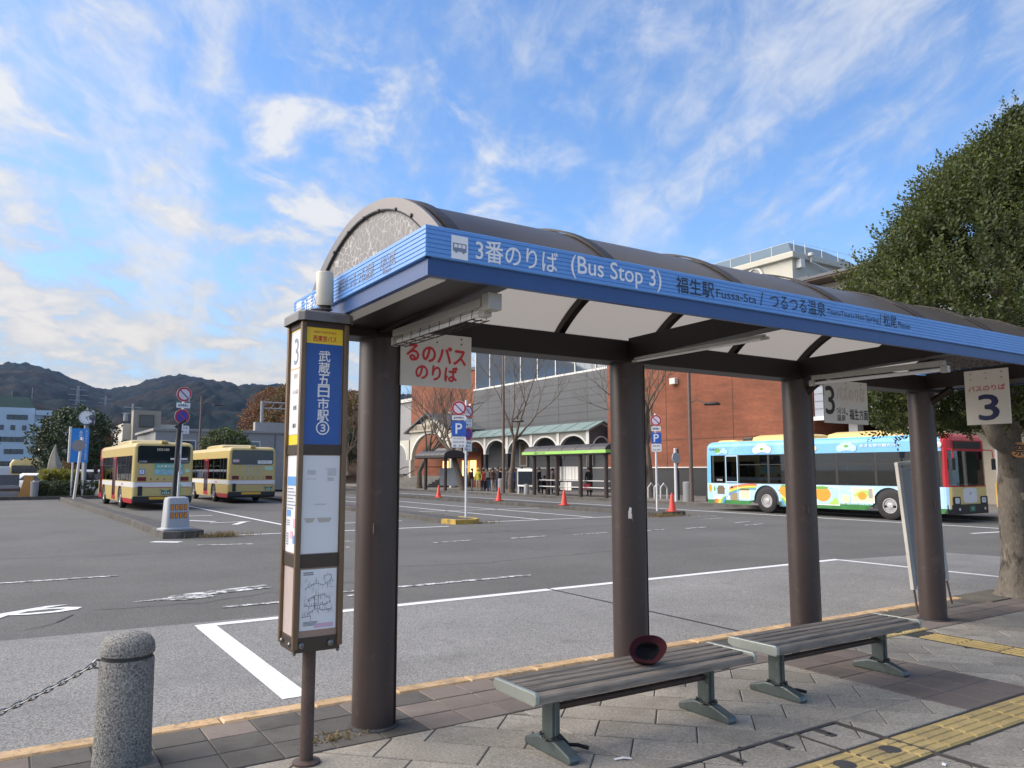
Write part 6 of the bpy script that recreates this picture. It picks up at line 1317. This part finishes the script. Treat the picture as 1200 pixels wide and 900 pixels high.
person((29.8, 37.55, 0), radians(-70), 'black', 'black', 'person in black coat with red bag between the right pillars of the green shelter', 'phone', 1.7, None, None, ('red', 'red shoulder bag held by the person in the black coat', (-.15, -.05, .42)))
person((29.2, 64.5, 0), .8, 'navy', 'black', 'person in dark clothes walking by the entrance steps', 'walk', 1.7, None, 'black')
# ------------------------------------------------------------ hills
hill_m = bpy.data.materials.new('wooded hills'); hill_m.use_nodes = True
def hill_nodes():
    nt = hill_m.node_tree; N = nt.nodes; L = nt.links; p = N['Principled BSDF']; p.inputs['Roughness'].default_value = .95; p.inputs['Specular IOR Level'].default_value = .1
    tc = N.new('ShaderNodeTexCoord')
    def nz(s, d=5): n = N.new('ShaderNodeTexNoise'); n.inputs['Scale'].default_value = s; n.inputs['Detail'].default_value = d; n.inputs['Roughness'].default_value = .65; L.new(tc.outputs['Object'], n.inputs['Vector']); return n.outputs[0]
    def mr(x, a, b): n = N.new('ShaderNodeMapRange'); n.interpolation_type = 'SMOOTHSTEP'; L.new(x, n.inputs[0]); n.inputs[1].default_value = a; n.inputs[2].default_value = b; return n.outputs[0]
    c = (.005, .012, .016, 1)
    for k, (sc, lo, hi, colr, amt) in enumerate(((.0035, .46, .6, (.034, .018, .012, 1), .5), (.009, .55, .68, (.045, .022, .012, 1), .35), (.03, .5, .66, (.004, .010, .011, 1), .7), (.12, .55, .7, (.03, .026, .02, 1), .25))):
        m = N.new('ShaderNodeMix'); m.data_type = 'RGBA'; mu = N.new('ShaderNodeMath'); mu.operation = 'MULTIPLY'; mu.inputs[1].default_value = amt; L.new(mr(nz(sc), lo, hi), mu.inputs[0]); L.new(mu.outputs[0], m.inputs['Factor'])
        if k == 0: m.inputs['A'].default_value = c
        else: L.new(prev, m.inputs['A'])
        m.inputs['B'].default_value = colr; prev = m.outputs['Result']
    L.new(prev, p.inputs['Base Color'])
hill_nodes()
def vnoise(x, y, seed):                        # smooth value noise, vectorised
    rng = np.random.default_rng(seed); g_ = rng.uniform(-1, 1, (256, 256)); xi = np.floor(x).astype(int); yi = np.floor(y).astype(int); fx = x - xi; fy = y - yi; fx = fx * fx * (3 - 2 * fx); fy = fy * fy * (3 - 2 * fy)
    a = g_[xi % 256, yi % 256]; b = g_[(xi + 1) % 256, yi % 256]; c = g_[xi % 256, (yi + 1) % 256]; d = g_[(xi + 1) % 256, (yi + 1) % 256]; return (a * (1 - fx) + b * fx) * (1 - fy) + (c * (1 - fx) + d * fx) * fy
def fbm(x, y, seed, o=4): return sum(vnoise(x * 2 ** k + 17 * k, y * 2 ** k + 5 * k, seed + k) * .5 ** k for k in range(o))
AZ = [15, 30, 45, 60, 70, 73.8, 76.7, 78.6, 80.3, 81.9, 83.6, 84.9, 86.6, 88.1, 89.6, 90.8, 94, 99, 106, 115, 130]
EL = [3.4, 3.8, 4.6, 5.2, 5.7, 5.9, 5.85, 6.12, 6.42, 6.18, 5.4, 5.1, 5.65, 6.33, 6.62, 6.48, 5.9, 5.2, 5.6, 4.8, 4.2]
na, nr = 620, 150
az = np.linspace(15, 128, na); rr_ = np.concatenate([np.linspace(420, 2300, nr - 30), np.linspace(2320, 3300, 30)])
A_, R2 = np.meshgrid(az, rr_, indexing='ij'); el = np.interp(A_, AZ, EL)
el = sum(np.interp(A_ + d, AZ, EL) for d in (-.35, 0, .35)) / 3
xx = R2 * np.cos(np.radians(A_)); yy = R2 * np.sin(np.radians(A_))
ridge = np.tan(np.radians(el)) * 2250
t = np.clip((R2 - 480) / 1770, 0, 1); up = t ** 1.15 * (1 - .0 * t); back = 1 - .45 * np.clip((R2 - 2250) / 1000, 0, 1)
fold = fbm(xx / 330, yy / 330, 3, 4)
zz = ridge * up * back + fold * 26 * np.sin(np.pi * np.clip(t, 0, 1)) ** .8 + 3
spur = np.exp(-((R2 - 1150) / 330) ** 2) * (44 + 26 * vnoise(A_ / 2.6, A_ * 0 + 3, 9)); zz = np.maximum(zz, spur + fold * 12)
zz += fbm(xx / 17, yy / 17, 21, 2) * 6.0 + vnoise(xx / 8, yy / 8, 31) * 3.5
zz[R2 < 430] = -2
V_ = np.stack([xx, yy, zz], -1).reshape(-1, 3); idx = np.arange(na * nr).reshape(na, nr); F_ = np.stack([idx[:-1, :-1], idx[:-1, 1:], idx[1:, 1:], idx[1:, :-1]], -1).reshape(-1, 4)
me = bpy.data.meshes.new('hills'); me.vertices.add(len(V_)); me.vertices.foreach_set('co', V_.astype(np.float32).ravel()); me.loops.add(F_.size); me.loops.foreach_set('vertex_index', F_[:, ::-1].astype(np.int32).ravel()); me.polygons.add(len(F_)); me.polygons.foreach_set('loop_start', np.arange(0, F_.size, 4, dtype=np.int32)); me.update(calc_edges=True); me.materials.append(hill_m)
o = link('hills', me); o['kind'] = 'structure'
# pylons on the hill side
steel_far = mat('pylon steel', (.3, .31, .33), .5)
def pylon(loc, h, label):
    t = thing('power_pylon', label, 'pylon', loc, .4, 'power pylons on the hills'); mb = MB(); w = h * .09
    for sx in (-1, 1):
        for sy in (-1, 1): mb.tube([(sx * w, sy * w, 0), (sx * w * .35, sy * w * .35, h * .55), (sx * w * .15, sy * w * .15, h)], h * .006, 4)
    for k in range(6):
        z0, z1 = h * k / 6, h * (k + 1) / 6; f = lambda z: w * (1 - .65 * min(1, z / (h * .55)))
        for s in (-1, 1): mb.tube([(-f(z0), s * f(z0), z0), (f(z1), s * f(z1), z1)], h * .004, 4); mb.tube([(f(z0), s * f(z0), z0), (-f(z1), s * f(z1), z1)], h * .004, 4)
    mb.build('lattice', steel_far, t); mb = MB()
    for z, l in ((.6, .22), (.75, .26), (.9, .2)): mb.tube([(-h * l, 0, h * z), (h * l, 0, h * z)], h * .008, 4)
    mb.build('cross_arms', steel_far, t)
def polar(a, r, z): return (r * cos(radians(a)), r * sin(radians(a)), z)
pylon(polar(86.5, 1250, 68), 52, 'lattice power pylon on the left hill slope above the clock'); pylon(polar(84.9, 1500, 80), 48, 'lattice power pylon between the two hills'); pylon(polar(82.6, 1350, 66), 46, 'lattice power pylon on the slope of the right hill')

# ------------------------------------------------------------ trees at the left and behind the station
autumn = leafmat('autumn leaf', (.17, .075, .03), .2); autumn2 = leafmat('brown leaf', (.13, .085, .035), .2); dk_leaf = leafmat('dark green leaf', (.035, .055, .022), .15); mid_leaf = leafmat('mid green leaf', (.06, .085, .025), .2); yel_leaf = leafmat('yellow green leaf', (.2, .19, .03), .25)
def leafy(loc, h, r, m, seed, label, n=900, size=.5, trunk=.25, group=None, cat='tree', name='tree', base=.25, shell=.5, lump=.2):
    t = thing(name, label, cat, loc, 0, group); random.seed(seed)
    mb = MB(); limb(mb, [(0, 0, -.1), (.02 * h, 0, h * .4), (0, .02 * h, h * .85)], trunk, trunk * .3, 8, .02)
    for k in range(5): a = k * 1.3 + seed; limb(mb, [(0, 0, h * (.3 + .08 * k)), (r * .5 * cos(a), r * .5 * sin(a), h * (.45 + .08 * k)), (r * .8 * cos(a), r * .8 * sin(a), h * (.6 + .06 * k))], trunk * .4, trunk * .1, 5, .02)
    mb.build('trunk', grey_bark, t)
    V = sprays(n, crown_shape(h * base, h, lambda q: r * (sin(pi * min(1, (q + .15) / 1.15)) ** .6 if q < .5 else max(.02, 1 - ((q - .5) / .5) ** 2.2) ** .6), shell, lump, seed), seed, 7, size * .45, size * .16, size)
    quads_obj('crown', V, m, t); return t
leafy((4.3, 70.5, 0), 6.2, 2.7, dk_leaf, 3, 'dense dark green round tree behind the clock', 1500, .5, base=.12)
leafy((6.6, 80, 0), 5.2, 1.6, autumn, 4, 'small dark red tree right of the dark green round tree', 600, .5)
leafy((12.2, 54.5, 0), 4.2, 1.35, mid_leaf, 5, 'clipped round green tree behind the second cream bus', 900, .32, base=.45, shell=.75, lump=.06)
leafy((3.3, 62.0, 0), 1.9, .8, autumn2, 6, 'small bare brownish bush beside the stone spire', 350, .3)
GRP = 'autumn trees on the slope behind the station'
va = [leafy((0, 0, 0), 8, 3.6, autumn, 11, 'v', 1100, .7, .3, GRP, base=.1), leafy((0, 0, 0), 9, 3.4, autumn2, 12, 'v', 1000, .7, .3, GRP, base=.15), leafy((0, 0, 0), 7, 3.3, dk_leaf, 13, 'v', 1000, .7, .3, GRP, base=.08)]
slope = [(23.4, 100, -.4, 1, .55, 'small brown tree at the very foot of the autumn slope'), (25.6, 104, 1.6, 0, .62, 'small rust tree above the foot of the autumn slope'), (25.2, 97, 1.0, 0, .72, 'rust brown tree lowest on the left edge of the slope behind the grey station'), (28.0, 98, 1.8, 1, .8, 'olive brown tree beside the lowest rust tree on the slope'), (30.2, 95, 2.0, 0, .85, 'rust tree in the front row behind the station wall top'), (33.5, 93, 1.6, 2, .85, 'dark evergreen among rust trees behind the station wall'), (29.5, 109, 4.6, 0, .85, 'rust tree half way up the slope left of its middle'), (33.0, 108, 5.0, 1, .85, 'brown tree half way up the slope in its middle'), (36.5, 105, 4.6, 0, .95, 'rust tree half way up the slope under the bare crown'), (40, 100, 3.6, 1, .95, 'brown tree at the right of the slope behind the timetable post'), (33.6, 120, 7.4, 0, .85, 'rust tree at the top of the slope, left end'), (38, 117, 7.6, 1, .8, 'brown tree at the top of the slope, middle'), (43, 112, 6.6, 0, .9, 'rust tree at the top of the slope, right end'), (45.5, 104, 4.0, 2, 1.0, 'dark evergreen at the far right of the autumn slope')]
for i, (x, y, z, v, s, lab) in enumerate(slope):
    o = copy_tree(va[v]); o.location = (x, y, z); o.scale = (s, s, s * random.uniform(.9, 1.1)); o.rotation_euler.z = i * 1.7; o['label'] = lab
for o in va:
    for c in list(o.children): bpy.data.objects.remove(c)
    bpy.data.objects.remove(o)
gx = np.linspace(8, 60, 30); gy = np.linspace(86, 150, 30); mb = MB(); vs = []
for x in gx:
    for y in gy: vs.append((x, y, -.3 + max(0, min(1, (y - 88) / 34)) * 8.6 * max(0, min(1, (x - 17 + (y - 88) * -.12) / 12))))
mb.add(vs, [(i * 30 + j, (i + 1) * 30 + j, (i + 1) * 30 + j + 1, i * 30 + j + 1) for i in range(29) for j in range(29)], smooth=True); mb.build('slope', mat('leaf litter slope', (.09, .055, .03), .95, var=.3, vs=.5), kind='structure')
bare_tree((33, 86, 1.0), 9.5, .25, 31, 'bare pale tree standing against the sky behind the timetable post', .5, .25, group='bare trees on the slope')

# ------------------------------------------------------------ buildings at the left
GS = thing('grey_station_wing', 'long low grey station wing behind the parked cream buses', 'building', (22, 68, 0)); GM2 = T(-22, -68, 0)
hp(MB().box(9.2, 23.5, 64, 74, 0, 4.55), 'wall', concrete, GS, GM2); hp(MB().box(9.0, 23.7, 63.85, 74.1, 4.551, 4.75), 'parapet', concrete, GS, GM2, bevel=.02)
for x0 in (10.6, 12.4, 15.5): 
    w_ = hp(MB().box(x0, x0 + 1.5, 63.9, 63.99, 2.9, 3.9), 'window_frame', trim_white, GS, GM2); hp(MB().box(x0 + .08, x0 + 1.42, 63.88, 63.899, 2.98, 3.82), 'window_pane', sky_glass, w_, GM2)
for x in (14.2, 18.2, 21.9): hp(MB().box(x - .03, x + .03, 63.97, 64, 0, 4.5), 'wall_joint', slate, GS, GM2)
for z, tx in ((2.25, 'ス'), (1.45, 'タクシー')):
    p_ = hp(MB().box(17.3, 17.8, 63.9, 63.99, z - .22, z + .22), 'wall_sign', trim_white, GS, GM2); text(tx, .3 if len(tx) < 2 else .1, black_print, p_, GM2 @ frame((17.55, 63.89, z), '-y'), .02)
hp(MB().box(17.2, 17.9, 63.8, 63.99, .3, 1.1), 'service_hatch', slate, GS, GM2)
BB = thing('beige_house', 'small beige flat roofed house behind the grey station wing', 'building', (10.5, 84, 0)); hp(MB().box(8.9, 14, 82, 90, 0, 6.0), 'wall', cream_wall, BB, T(-10.5, -84, 0)); hp(MB().box(9.6, 12, 80.6, 81.99, 0, 7.2), 'bay', mat('beige tile', (.33, .3, .25), .8, var=.1), BB, T(-10.5, -84, 0)); w_ = hp(MB().box(10.1, 11.4, 80.5, 80.59, 5.6, 6.8), 'window_frame', brown_frame, BB, T(-10.5, -84, 0)); hp(MB().box(10.2, 11.3, 80.47, 80.49, 5.7, 6.7), 'window_pane', ink_glass, w_, T(-10.5, -84, 0))
up_ = thing('utility_pole', 'concrete utility pole with crossarms and transformers behind the first cream bus', 'utility pole', (11.7, 99, 0)); MB().tube([(0, 0, 0), (0, 0, 9.2)], [.2, .13], 10).build('pole', concrete, up_)
mb = MB()
for z, l in ((8.8, .9), (8.1, 1.1), (6.6, 1.0)): mb.box(-l, l, -.06, .06, z - .05, z + .05)
mb.build('crossarms', steel_far, up_)
for x, z in ((-.5, 5.4), (.5, 5.4), (-.7, 7.2)): MB().lathe([(.25, 0), (.25, .8), (.1, .9)], 10, 0, T(x, 0, z)).build('transformer', concrete, up_)
for i, (x, y, z0, h) in enumerate(((8.3, 96, 0, 7.2), (9.6, 99, 0, 6.4))):
    t = thing('antenna', ('thin antenna mast among roofs left of the utility pole', 'shorter antenna mast just left of the utility pole')[i], 'antenna', (x, y, z0)); mb = MB().tube([(0, 0, 0), (0, 0, h)], .06, 5)
    for k in range(5): mb.tube([(-.5 + .05 * k, 0, h - .3 - .35 * k), (.5 - .05 * k, 0, h - .3 - .35 * k)], .03, 4)
    mb.build('mast', steel_far, t)
def house(loc, w, d, h, m, rm, label):
    t = thing('house', label, 'house', loc, 0, 'small houses behind the plaza'); MB().box(-w / 2, w / 2, -d / 2, d / 2, 0, h).build('wall', m, t)
    MB().loft([[(-w / 2 - .4, -d / 2 - .4, h), (w / 2 + .4, -d / 2 - .4, h), (w / 2 + .4, d / 2 + .4, h), (-w / 2 - .4, d / 2 + .4, h)], [(-w / 2 + .6, -.1, h + 1.8), (w / 2 - .6, -.1, h + 1.8), (w / 2 - .6, .1, h + 1.8), (-w / 2 + .6, .1, h + 1.8)]], smooth=False).build('roof', rm, t)
    for x in (-w * .25, w * .2): f = MB().box(x - .7, x + .7, -d / 2 - .06, -d / 2, h * .5, h * .85).build('window_frame', trim_white, t); MB().box(x - .62, x + .62, -d / 2 - .08, -d / 2 - .061, h * .53, h * .82).build('window_pane', ink_glass, f)
house((8.5, 150, 0), 9, 8, 7, cream_wall, slate, 'cream house far behind the red tree'); house((13.2, 135, 0), 8, 8, 6.5, concrete, slate, 'grey house far behind the utility pole'); house((-8, 190, 0), 12, 9, 7, cream_wall, slate, 'cream house at the far left edge'); house((17.5, 160, 0), 9, 8, 7.2, trim_white, slate, 'white house far behind the beige house')
# pale blue office block
pale_blue = mat('pale blue render', (.45, .57, .67), .7, var=.05, vs=.1); green_roof = mat('green metal roof', (.045, .085, .065), .6, var=.2, vs=.4)
OB = thing('blue_office', 'pale blue office block with green roof and stacked balconies at the far left', 'office building', (0, 296, 0)); OM = T(0, -296, 0)
hp(MB().box(-26, 6.1, 290, 306, 0, 21.2), 'wall', pale_blue, OB, OM); mb = MB(); mb.loft([[(-24, 290.4, 21.2), (6.0, 290.4, 21.2), (6.0, 305, 21.2), (-24, 305, 21.2)], [(-22.5, 292.5, 24.8), (4.0, 292.5, 24.8), (4.0, 303, 24.8), (-22.5, 303, 24.8)]], smooth=False); hp(mb, 'roof', green_roof, OB, OM)
for zf, (spans) in ((18.2, ((-9.5, -4.6), (-1.4, 4.2), (-20, -14))), (14.9, ((-3.0, -2.0), (-.2, 1.0), (-16, -9), (2.9, 4.0))), (11.2, ((-12, -2.5), (-3.2, 3.6), (-24, -15))), (7.4, ((-4.2, -3.0), (-1.5, 3.6), (-20, -9))), (3.6, ((-3.5, 5), (-20, -6)))):
    for a, b in spans:
        f = hp(MB().box(a, b, 289.85, 289.99, zf - .75, zf + .75), 'window_frame', bus_black, OB, OM)
        k = max(1, int((b - a) / 1.5))
        for q in range(k): hp(MB().box(a + (b - a) * q / k + .07, a + (b - a) * (q + 1) / k - .07, 289.8, 289.849, zf - .65, zf + .65), 'window_pane', ink_glass, f, OM)
hp(MB().box(6.11, 8.6, 291, 300, 0, 20.5), 'stair_tower', pale_blue, OB, OM)
for k in range(5): hp(MB().box(6.3, 11.6, 287.6, 290.9, 19 - 3.7 * k, 20.5 - 3.7 * k), 'balcony', pale_blue, OB, OM); hp(MB().box(8.7, 9.3, 290.95, 290.99, 17 - 3.7 * k, 18.9 - 3.7 * k), 'door', slate, OB, OM)
for x in (11.2,): hp(MB().box(x - .25, x + .25, 287.7, 288.2, 0, 19), 'pillar', pale_blue, OB, OM)
for x, h in ((-4.2, 29.5), (-.5, 27), (5.1, 28.5)): hp(MB().tube([(x, 298, 24.8), (x, 298, h)], .12, 5), 'aerial', steel_far, OB, OM)
# ------------------------------------------------------------ garden island at the far end of the plaza
gi = [(-9, 53.5), (5.2, 53.2), (5.6, 60), (-9, 60)]
island('garden_island', gi, .06, mat('garden soil', (.06, .045, .03), .95), kerb_grey)
hedge_m = leafmat('hedge leaf', (.04, .06, .02), .15)
def box_bush(name, label, x0, x1, y0, y1, h, m, n, seed, cat, size=.18):
    t = thing(name, label, cat, ((x0 + x1) / 2, (y0 + y1) / 2, .05)); rng = np.random.default_rng(seed)
    def shape(n, rng):
        p = rng.uniform(-1, 1, (n, 3)); k = rng.integers(0, 3, n); s = np.sign(p[np.arange(n), k]); s[s == 0] = 1; p[np.arange(n), k] = s * rng.uniform(.75, 1.03, n); d = p.copy(); q = np.stack([p[:, 0] * (x1 - x0) / 2, p[:, 1] * (y1 - y0) / 2, (p[:, 2] + 1) / 2 * h], 1); q += rng.normal(0, .04, q.shape); return q, d * .6
    V = sprays(n, shape, seed, 7, size * .5, size * .17, size); quads_obj('foliage', V, m, t)
    for k in range(6): x = (x0 - x1) / 2 * .8 + (x1 - x0) * .8 * k / 5; MB().tube([(x, 0, 0), (x + .1, 0, h * .8)], .04, 5).build('stem', grey_bark, t)
box_bush('hedge', 'clipped dark green hedge around the stone spire', 1.35, 5.1, 54.0, 55.3, .72, hedge_m, 1500, 1, 'hedge')
box_bush('shrub', 'yellow green feathery shrub in front of the stone spire', 1.9, 3.7, 55.6, 57.2, 1.25, yel_leaf, 1200, 2, 'shrub', .3)
stone_s = mat('pale sculpted stone', (.34, .31, .25), .85, var=.18, vs=1.5, bump=.5, bs=8, stains=(((.18, .16, .13), 2.5, .55, .75, .5),))
st = thing('stone_spire', 'tall pointed pale stone sculpture rising from the yellow green shrub', 'sculpture', (2.5, 58.2, 0)); rings = []
for k in range(14):
    f = k / 13; r_ = .95 * (1 - f) ** 1.1 + .02; rings.append([(r_ * (1 + .18 * sin(3 * a + 4 * f)) * cos(a) + .06 * sin(6 * f), r_ * (1 + .14 * sin(5 * a + 2)) * sin(a), 3.25 * f) for a in [2 * pi * i / 20 for i in range(20)]])
MB().loft(rings).build('spire', stone_s, st)
rock = thing('boulder', 'rounded grey boulder at the right end of the hedge', 'boulder', (5.0, 53.9, .05)); MB().loft([[(.5 * (1 - f * f) ** .5 * (1 + .1 * sin(3 * a)) * cos(a), .4 * (1 - f * f) ** .5 * sin(a), .6 * f) for a in [2 * pi * i / 14 for i in range(14)]] for f in (0, .3, .6, .85, .98)]).build('stone', concrete, rock)
pw_ = thing('planter_wall', 'low dark stepped planter wall at the left edge of the plaza', 'wall', (-4, 54.5, .05))
for z0, z1, y, m in ((0, .28, 0, concrete), (.281, .45, .25, steel_rust), (.451, .62, .4, concrete), (.63, 1.25, .8, slate)): MB().box(-5, 4.6, y, y + .6, z0, z1).build('step', m, pw_)
ob_ = thing('orange_board', 'orange painted board leaning at the end of the planter wall', 'board', (.95, 53.75, .05)); MB().loft([[(-.38, y, 0), (.38, y, 0), (.3, y, 1.2), (-.1, y, 1.25)] for y in (-.05, .05)], smooth=False).build('board', mat('faded orange', (.55, .27, .07), .7, var=.15, vs=3), ob_)
for i, (x, z) in enumerate(((1.35, 0), (-1.0, .3))):
    t = thing('stone_bin', ('grey round bin beside the orange board', 'grey round bollard in front of the planter wall')[i], 'bin', (x, 53.6 - .0 * i if i == 0 else 53.45, .05)); MB().lathe([(.2, 0), (.22, .85), (.17, .9), (0, .9)], 16).build('body', concrete, t)
wb = thing('white_cabinet', 'white electrical cabinet behind the planter wall', 'cabinet', (-.6, 57.5, .05)); MB().box(-.7, .7, -.4, .4, 0, 1.75).build('body', trim_white, wb, bevel=.03); MB().box(-.66, .66, -.415, -.401, .1, 1.65).build('door', steel_white, wb)
gb = thing('grey_cabinet', 'grey electrical cabinet left of the white cabinet', 'cabinet', (-2.2, 57.8, .05)); MB().box(-.8, .8, -.4, .4, 0, 1.6).build('body', slate, gb, bevel=.03); MB().box(-.74, .74, -.415, -.401, .1, 1.5).build('door', concrete, gb)
# clock and blue sign
ck = thing('clock_post', 'grey post with a double faced round clock above the blue sign', 'clock', (3.95, 55.1, .05)); MB().tube([(0, 0, 0), (0, 0, 4.4)], .14, 12).build('post', concrete, ck)
for a in (radians(-100), radians(-10)):
    M_ = T(.34 * cos(a), .34 * sin(a), 4.78) @ RZ(a + pi / 2) @ frame((0, 0, 0), '-y'); h_ = MB().lathe([(.42, -.2), (.47, 0), (.47, .05), (.4, .06)], 28, 0, M_).build('clock_case', slate, ck); MB().lathe([(.4, .062), (.4, .07), (0, .07)], 28, 0, M_).build('dial', poster, h_)
    mb = MB()
    for q in range(12): b = q * pi / 6; mb.sheet(rect(-.015, .015, .3, .37), .072, 0, M_ @ RZ(b))
    mb.sheet(rect(-.02, .02, -.04, .22), .074, 0, M_ @ RZ(-2.6)); mb.sheet(rect(-.015, .015, -.05, .32), .076, 0, M_ @ RZ(-1.0)); mb.build('hands', black_print, h_)
MB().lathe([(.1, 0), (.03, .2), (0, .25)], 8, 0, T(0, 0, 5.2)).build('finial', concrete, ck)
sky_sign = mat('sky blue sign', (.03, .27, .72), .4, var=.05)
bs_ = thing('blue_sign', 'tall sky blue sign panel with white vertical lettering below the clock', 'sign', (3.55, 53.9, .05)); RZS = RZ(radians(8)); MB().box(-.48, .48, -.06, .06, 2.0, 4.05, 0, RZS).build('panel', sky_sign, bs_); MB().box(-.6, -.49, -.06, .06, 2.0, 4.15, 0, RZS).build('edge', trim_white, bs_)
for i, ch in enumerate('あきる野市観光案内'): text(ch, .19, white_print, bs_, RZS @ frame((.02, -.063, 3.82 - i * .215), '-y'), .03)
for i in range(12): text('秋川渓谷へようこそ五日市'[i], .12, white_print, bs_, RZS @ frame((.33, -.063, 3.9 - i * .155), '-y'), .02)
MB().tube([(-.3, .1, 0), (-.3, .1, 2.0)], .05, 8).build('leg', steel_white, bs_); MB().tube([(.3, .1, 0), (.3, .1, 2.0)], .05, 8).build('leg', steel_white, bs_)
wp_ = thing('sign_back_pole', 'slightly leaning white pole with a grey round sign seen from behind', 'road sign', (3.05, 48.0, .05)); MB().tube([(0, 0, 0), (.22, 0, 3.3)], .07, 10).build('pole', steel_white, wp_); MB().lathe([(.32, 0), (.32, .03), (0, .03)], 24, 0, frame((.06, -.08, 2.85), '-y')).build('sign_back', concrete, wp_)
ds = thing('dark_sign', 'dark blank sign panel on a post left of the dark green round tree', 'sign', (2.6, 78, 0)); MB().box(-.75, .75, -.08, .08, 3.4, 4.5).build('panel', bus_black, ds); MB().tube([(0, .1, 0), (0, .1, 3.5)], .08, 8).build('post', steel_rust, ds)
# vehicles far left
def car(loc, rz, L_, W_, H_, m, label, van=False, cat='car'):
    t = thing('parked_' + ('van' if van else 'car'), label, cat, loc, rz, 'vehicles at the far end of the plaza'); hw, hl = W_ / 2, L_ / 2
    low = [rr(hw - .04, hl - .04, .25, .22, 4), rr(hw, hl, .3, .45, 4), rr(hw, hl, .3, .85, 4), rr(hw - .04, hl - .06, .3, .95, 4)]; MB().loft(low).build('body', m, t)
    k = .1 if van else .55; MB().loft([rr(hw - .06, hl - .12, .2, .94, 4), rr(hw - .16, hl - .14 - k * .6, .25, H_ - .12, 4), rr(hw - .26, hl - .3 - k * .6, .25, H_, 4)], M=T(0, -.1 if van else -.2, 0)).build('cabin', m, t)
    for s in (-1, 1): MB().add([(s * (hw - .062), -hl + .4, 1.0), (s * (hw - .062), hl - .75, 1.0), (s * (hw - .135), hl - .75 - k * .7, H_ - .16), (s * (hw - .135), -hl + .45 + k * .5, H_ - .16)], [(0, 1, 2, 3) if s > 0 else (3, 2, 1, 0)]).build('side_window', ink_glass, t)
    for s, yy in ((-1, -hl), (1, hl)): MB().box(-hw + .28, hw - .28, yy * .97 - .03 - (.3 if s > 0 and not van else 0), yy * .97 + .03 - (.2 if s > 0 and not van else 0), 1.0, H_ - .2).build('screen', ink_glass, t)
    for s in (-1, 1):
        for yy in (-hl * .62, hl * .62): w_ = MB().lathe([(.2, -.1), (.31, -.1), (.33, -.06), (.33, .06), (.31, .1), (.19, .1), (.17, .07), (0, .07)], 18, 0, T(s * (hw - .08), yy, .33) @ RY(s * pi / 2)).build('wheel', tyre, t)
        MB().box(s * (hw - .2) - .12, s * (hw - .2) + .12, -hl - .01, -hl + .1, .62, .95).build('tail_lamp', lamp_red, t)
    return t
car((1.9, 66.5, RD), radians(60), 3.6, 1.6, 1.5, bus_white, 'small white car left of the stone spire'); car((4.7, 64.5, RD), radians(75), 4.0, 1.65, 1.75, bus_white, 'white van behind the hedge and the leaning pole', True, 'van'); car((7.3, 67, RD), radians(20), 3.6, 1.6, 1.6, bus_white, 'white car beside the front of the first cream bus')
mbs = thing('minibus', 'small cream bus seen from behind at the far left', 'bus', (1.7, 86, RD), radians(-8)); MB().loft([rr(1.2, 3.4, .2, .35, 4), rr(1.22, 3.5, .2, 1.3, 4), rr(1.18, 3.45, .25, 2.3, 4), rr(1.0, 3.3, .3, 2.65, 4)]).build('body', bus_cream, mbs); MB().poly([(x, z) for x, z, q in rr(.98, .36, .1, 0)], 0, .03, 0, frame((0, -3.47, 1.78), '-y')).build('rear_window', ink_glass, mbs)
MB().loft([rr(.6, 1.2, .2, 2.6, 4), rr(.55, 1.1, .2, 2.82, 4)]).build('roof_unit', bus_cream, mbs)
for s in (-1, 1):
    MB().box(s * .95 - .14, s * .95 + .14, -3.53, -3.44, .95, 1.2).build('tail_lamp', lamp_red, mbs)
    for yy in (-2, 2.2): MB().lathe([(.2, -.12), (.42, -.12), (.45, 0), (.42, .12), (0, .1)], 18, 0, T(s * 1.1, yy, .45) @ RY(s * pi / 2)).build('wheel', tyre, mbs)
MB().box(-1.1, 1.1, -3.56, -3.4, .4, .62).build('bumper', bus_black, mbs, bevel=.02)
lp = lamp_post((11.9, 61.5, 0), 7.1, 6.5, radians(-10), 'slim brown lamp post rising behind the second cream bus')
ga = thing('catenary_gantry', 'grey steel railway gantry above the grey station wing', 'gantry', (18.2, 66, 4.76)); MB().tube([(-.6, 0, 0), (-.6, 0, 2.6)], .14, 8).build('mast', steel_far, ga); mb = MB(); mb.tube([(-.6, 0, 2.5), (3.5, 0, 2.5)], .06, 5); mb.tube([(-.6, 0, 2.0), (3.5, 0, 2.0)], .06, 5)
for k in range(6): mb.tube([(-.6 + .7 * k, 0, 2.0), (-.25 + .7 * k, 0, 2.5)], .03, 4)
mb.build('truss', steel_far, ga); MB().box(-1.2, 6, -.3, .3, 0, .8).build('parapet_block', concrete, ga)

# ------------------------------------------------------------ the air between: thin even haze
hz_m = bpy.data.materials.new('air haze'); hz_m.use_nodes = True
def haze_nodes():
    nt = hz_m.node_tree; nt.nodes.remove(nt.nodes['Principled BSDF']); v = nt.nodes.new('ShaderNodeVolumePrincipled'); v.inputs['Color'].default_value = (.36, .6, 1, 1); v.inputs['Density'].default_value = .00005; v.inputs['Anisotropy'].default_value = .1
    nt.links.new(v.outputs[0], nt.nodes['Material Output'].inputs['Volume'])
haze_nodes()
hzo = MB().box(-5200, 5200, -5200, 5200, -1.3, 420).build('haze', hz_m); hzo['kind'] = 'stuff'
bpy.data.objects.remove(_to)
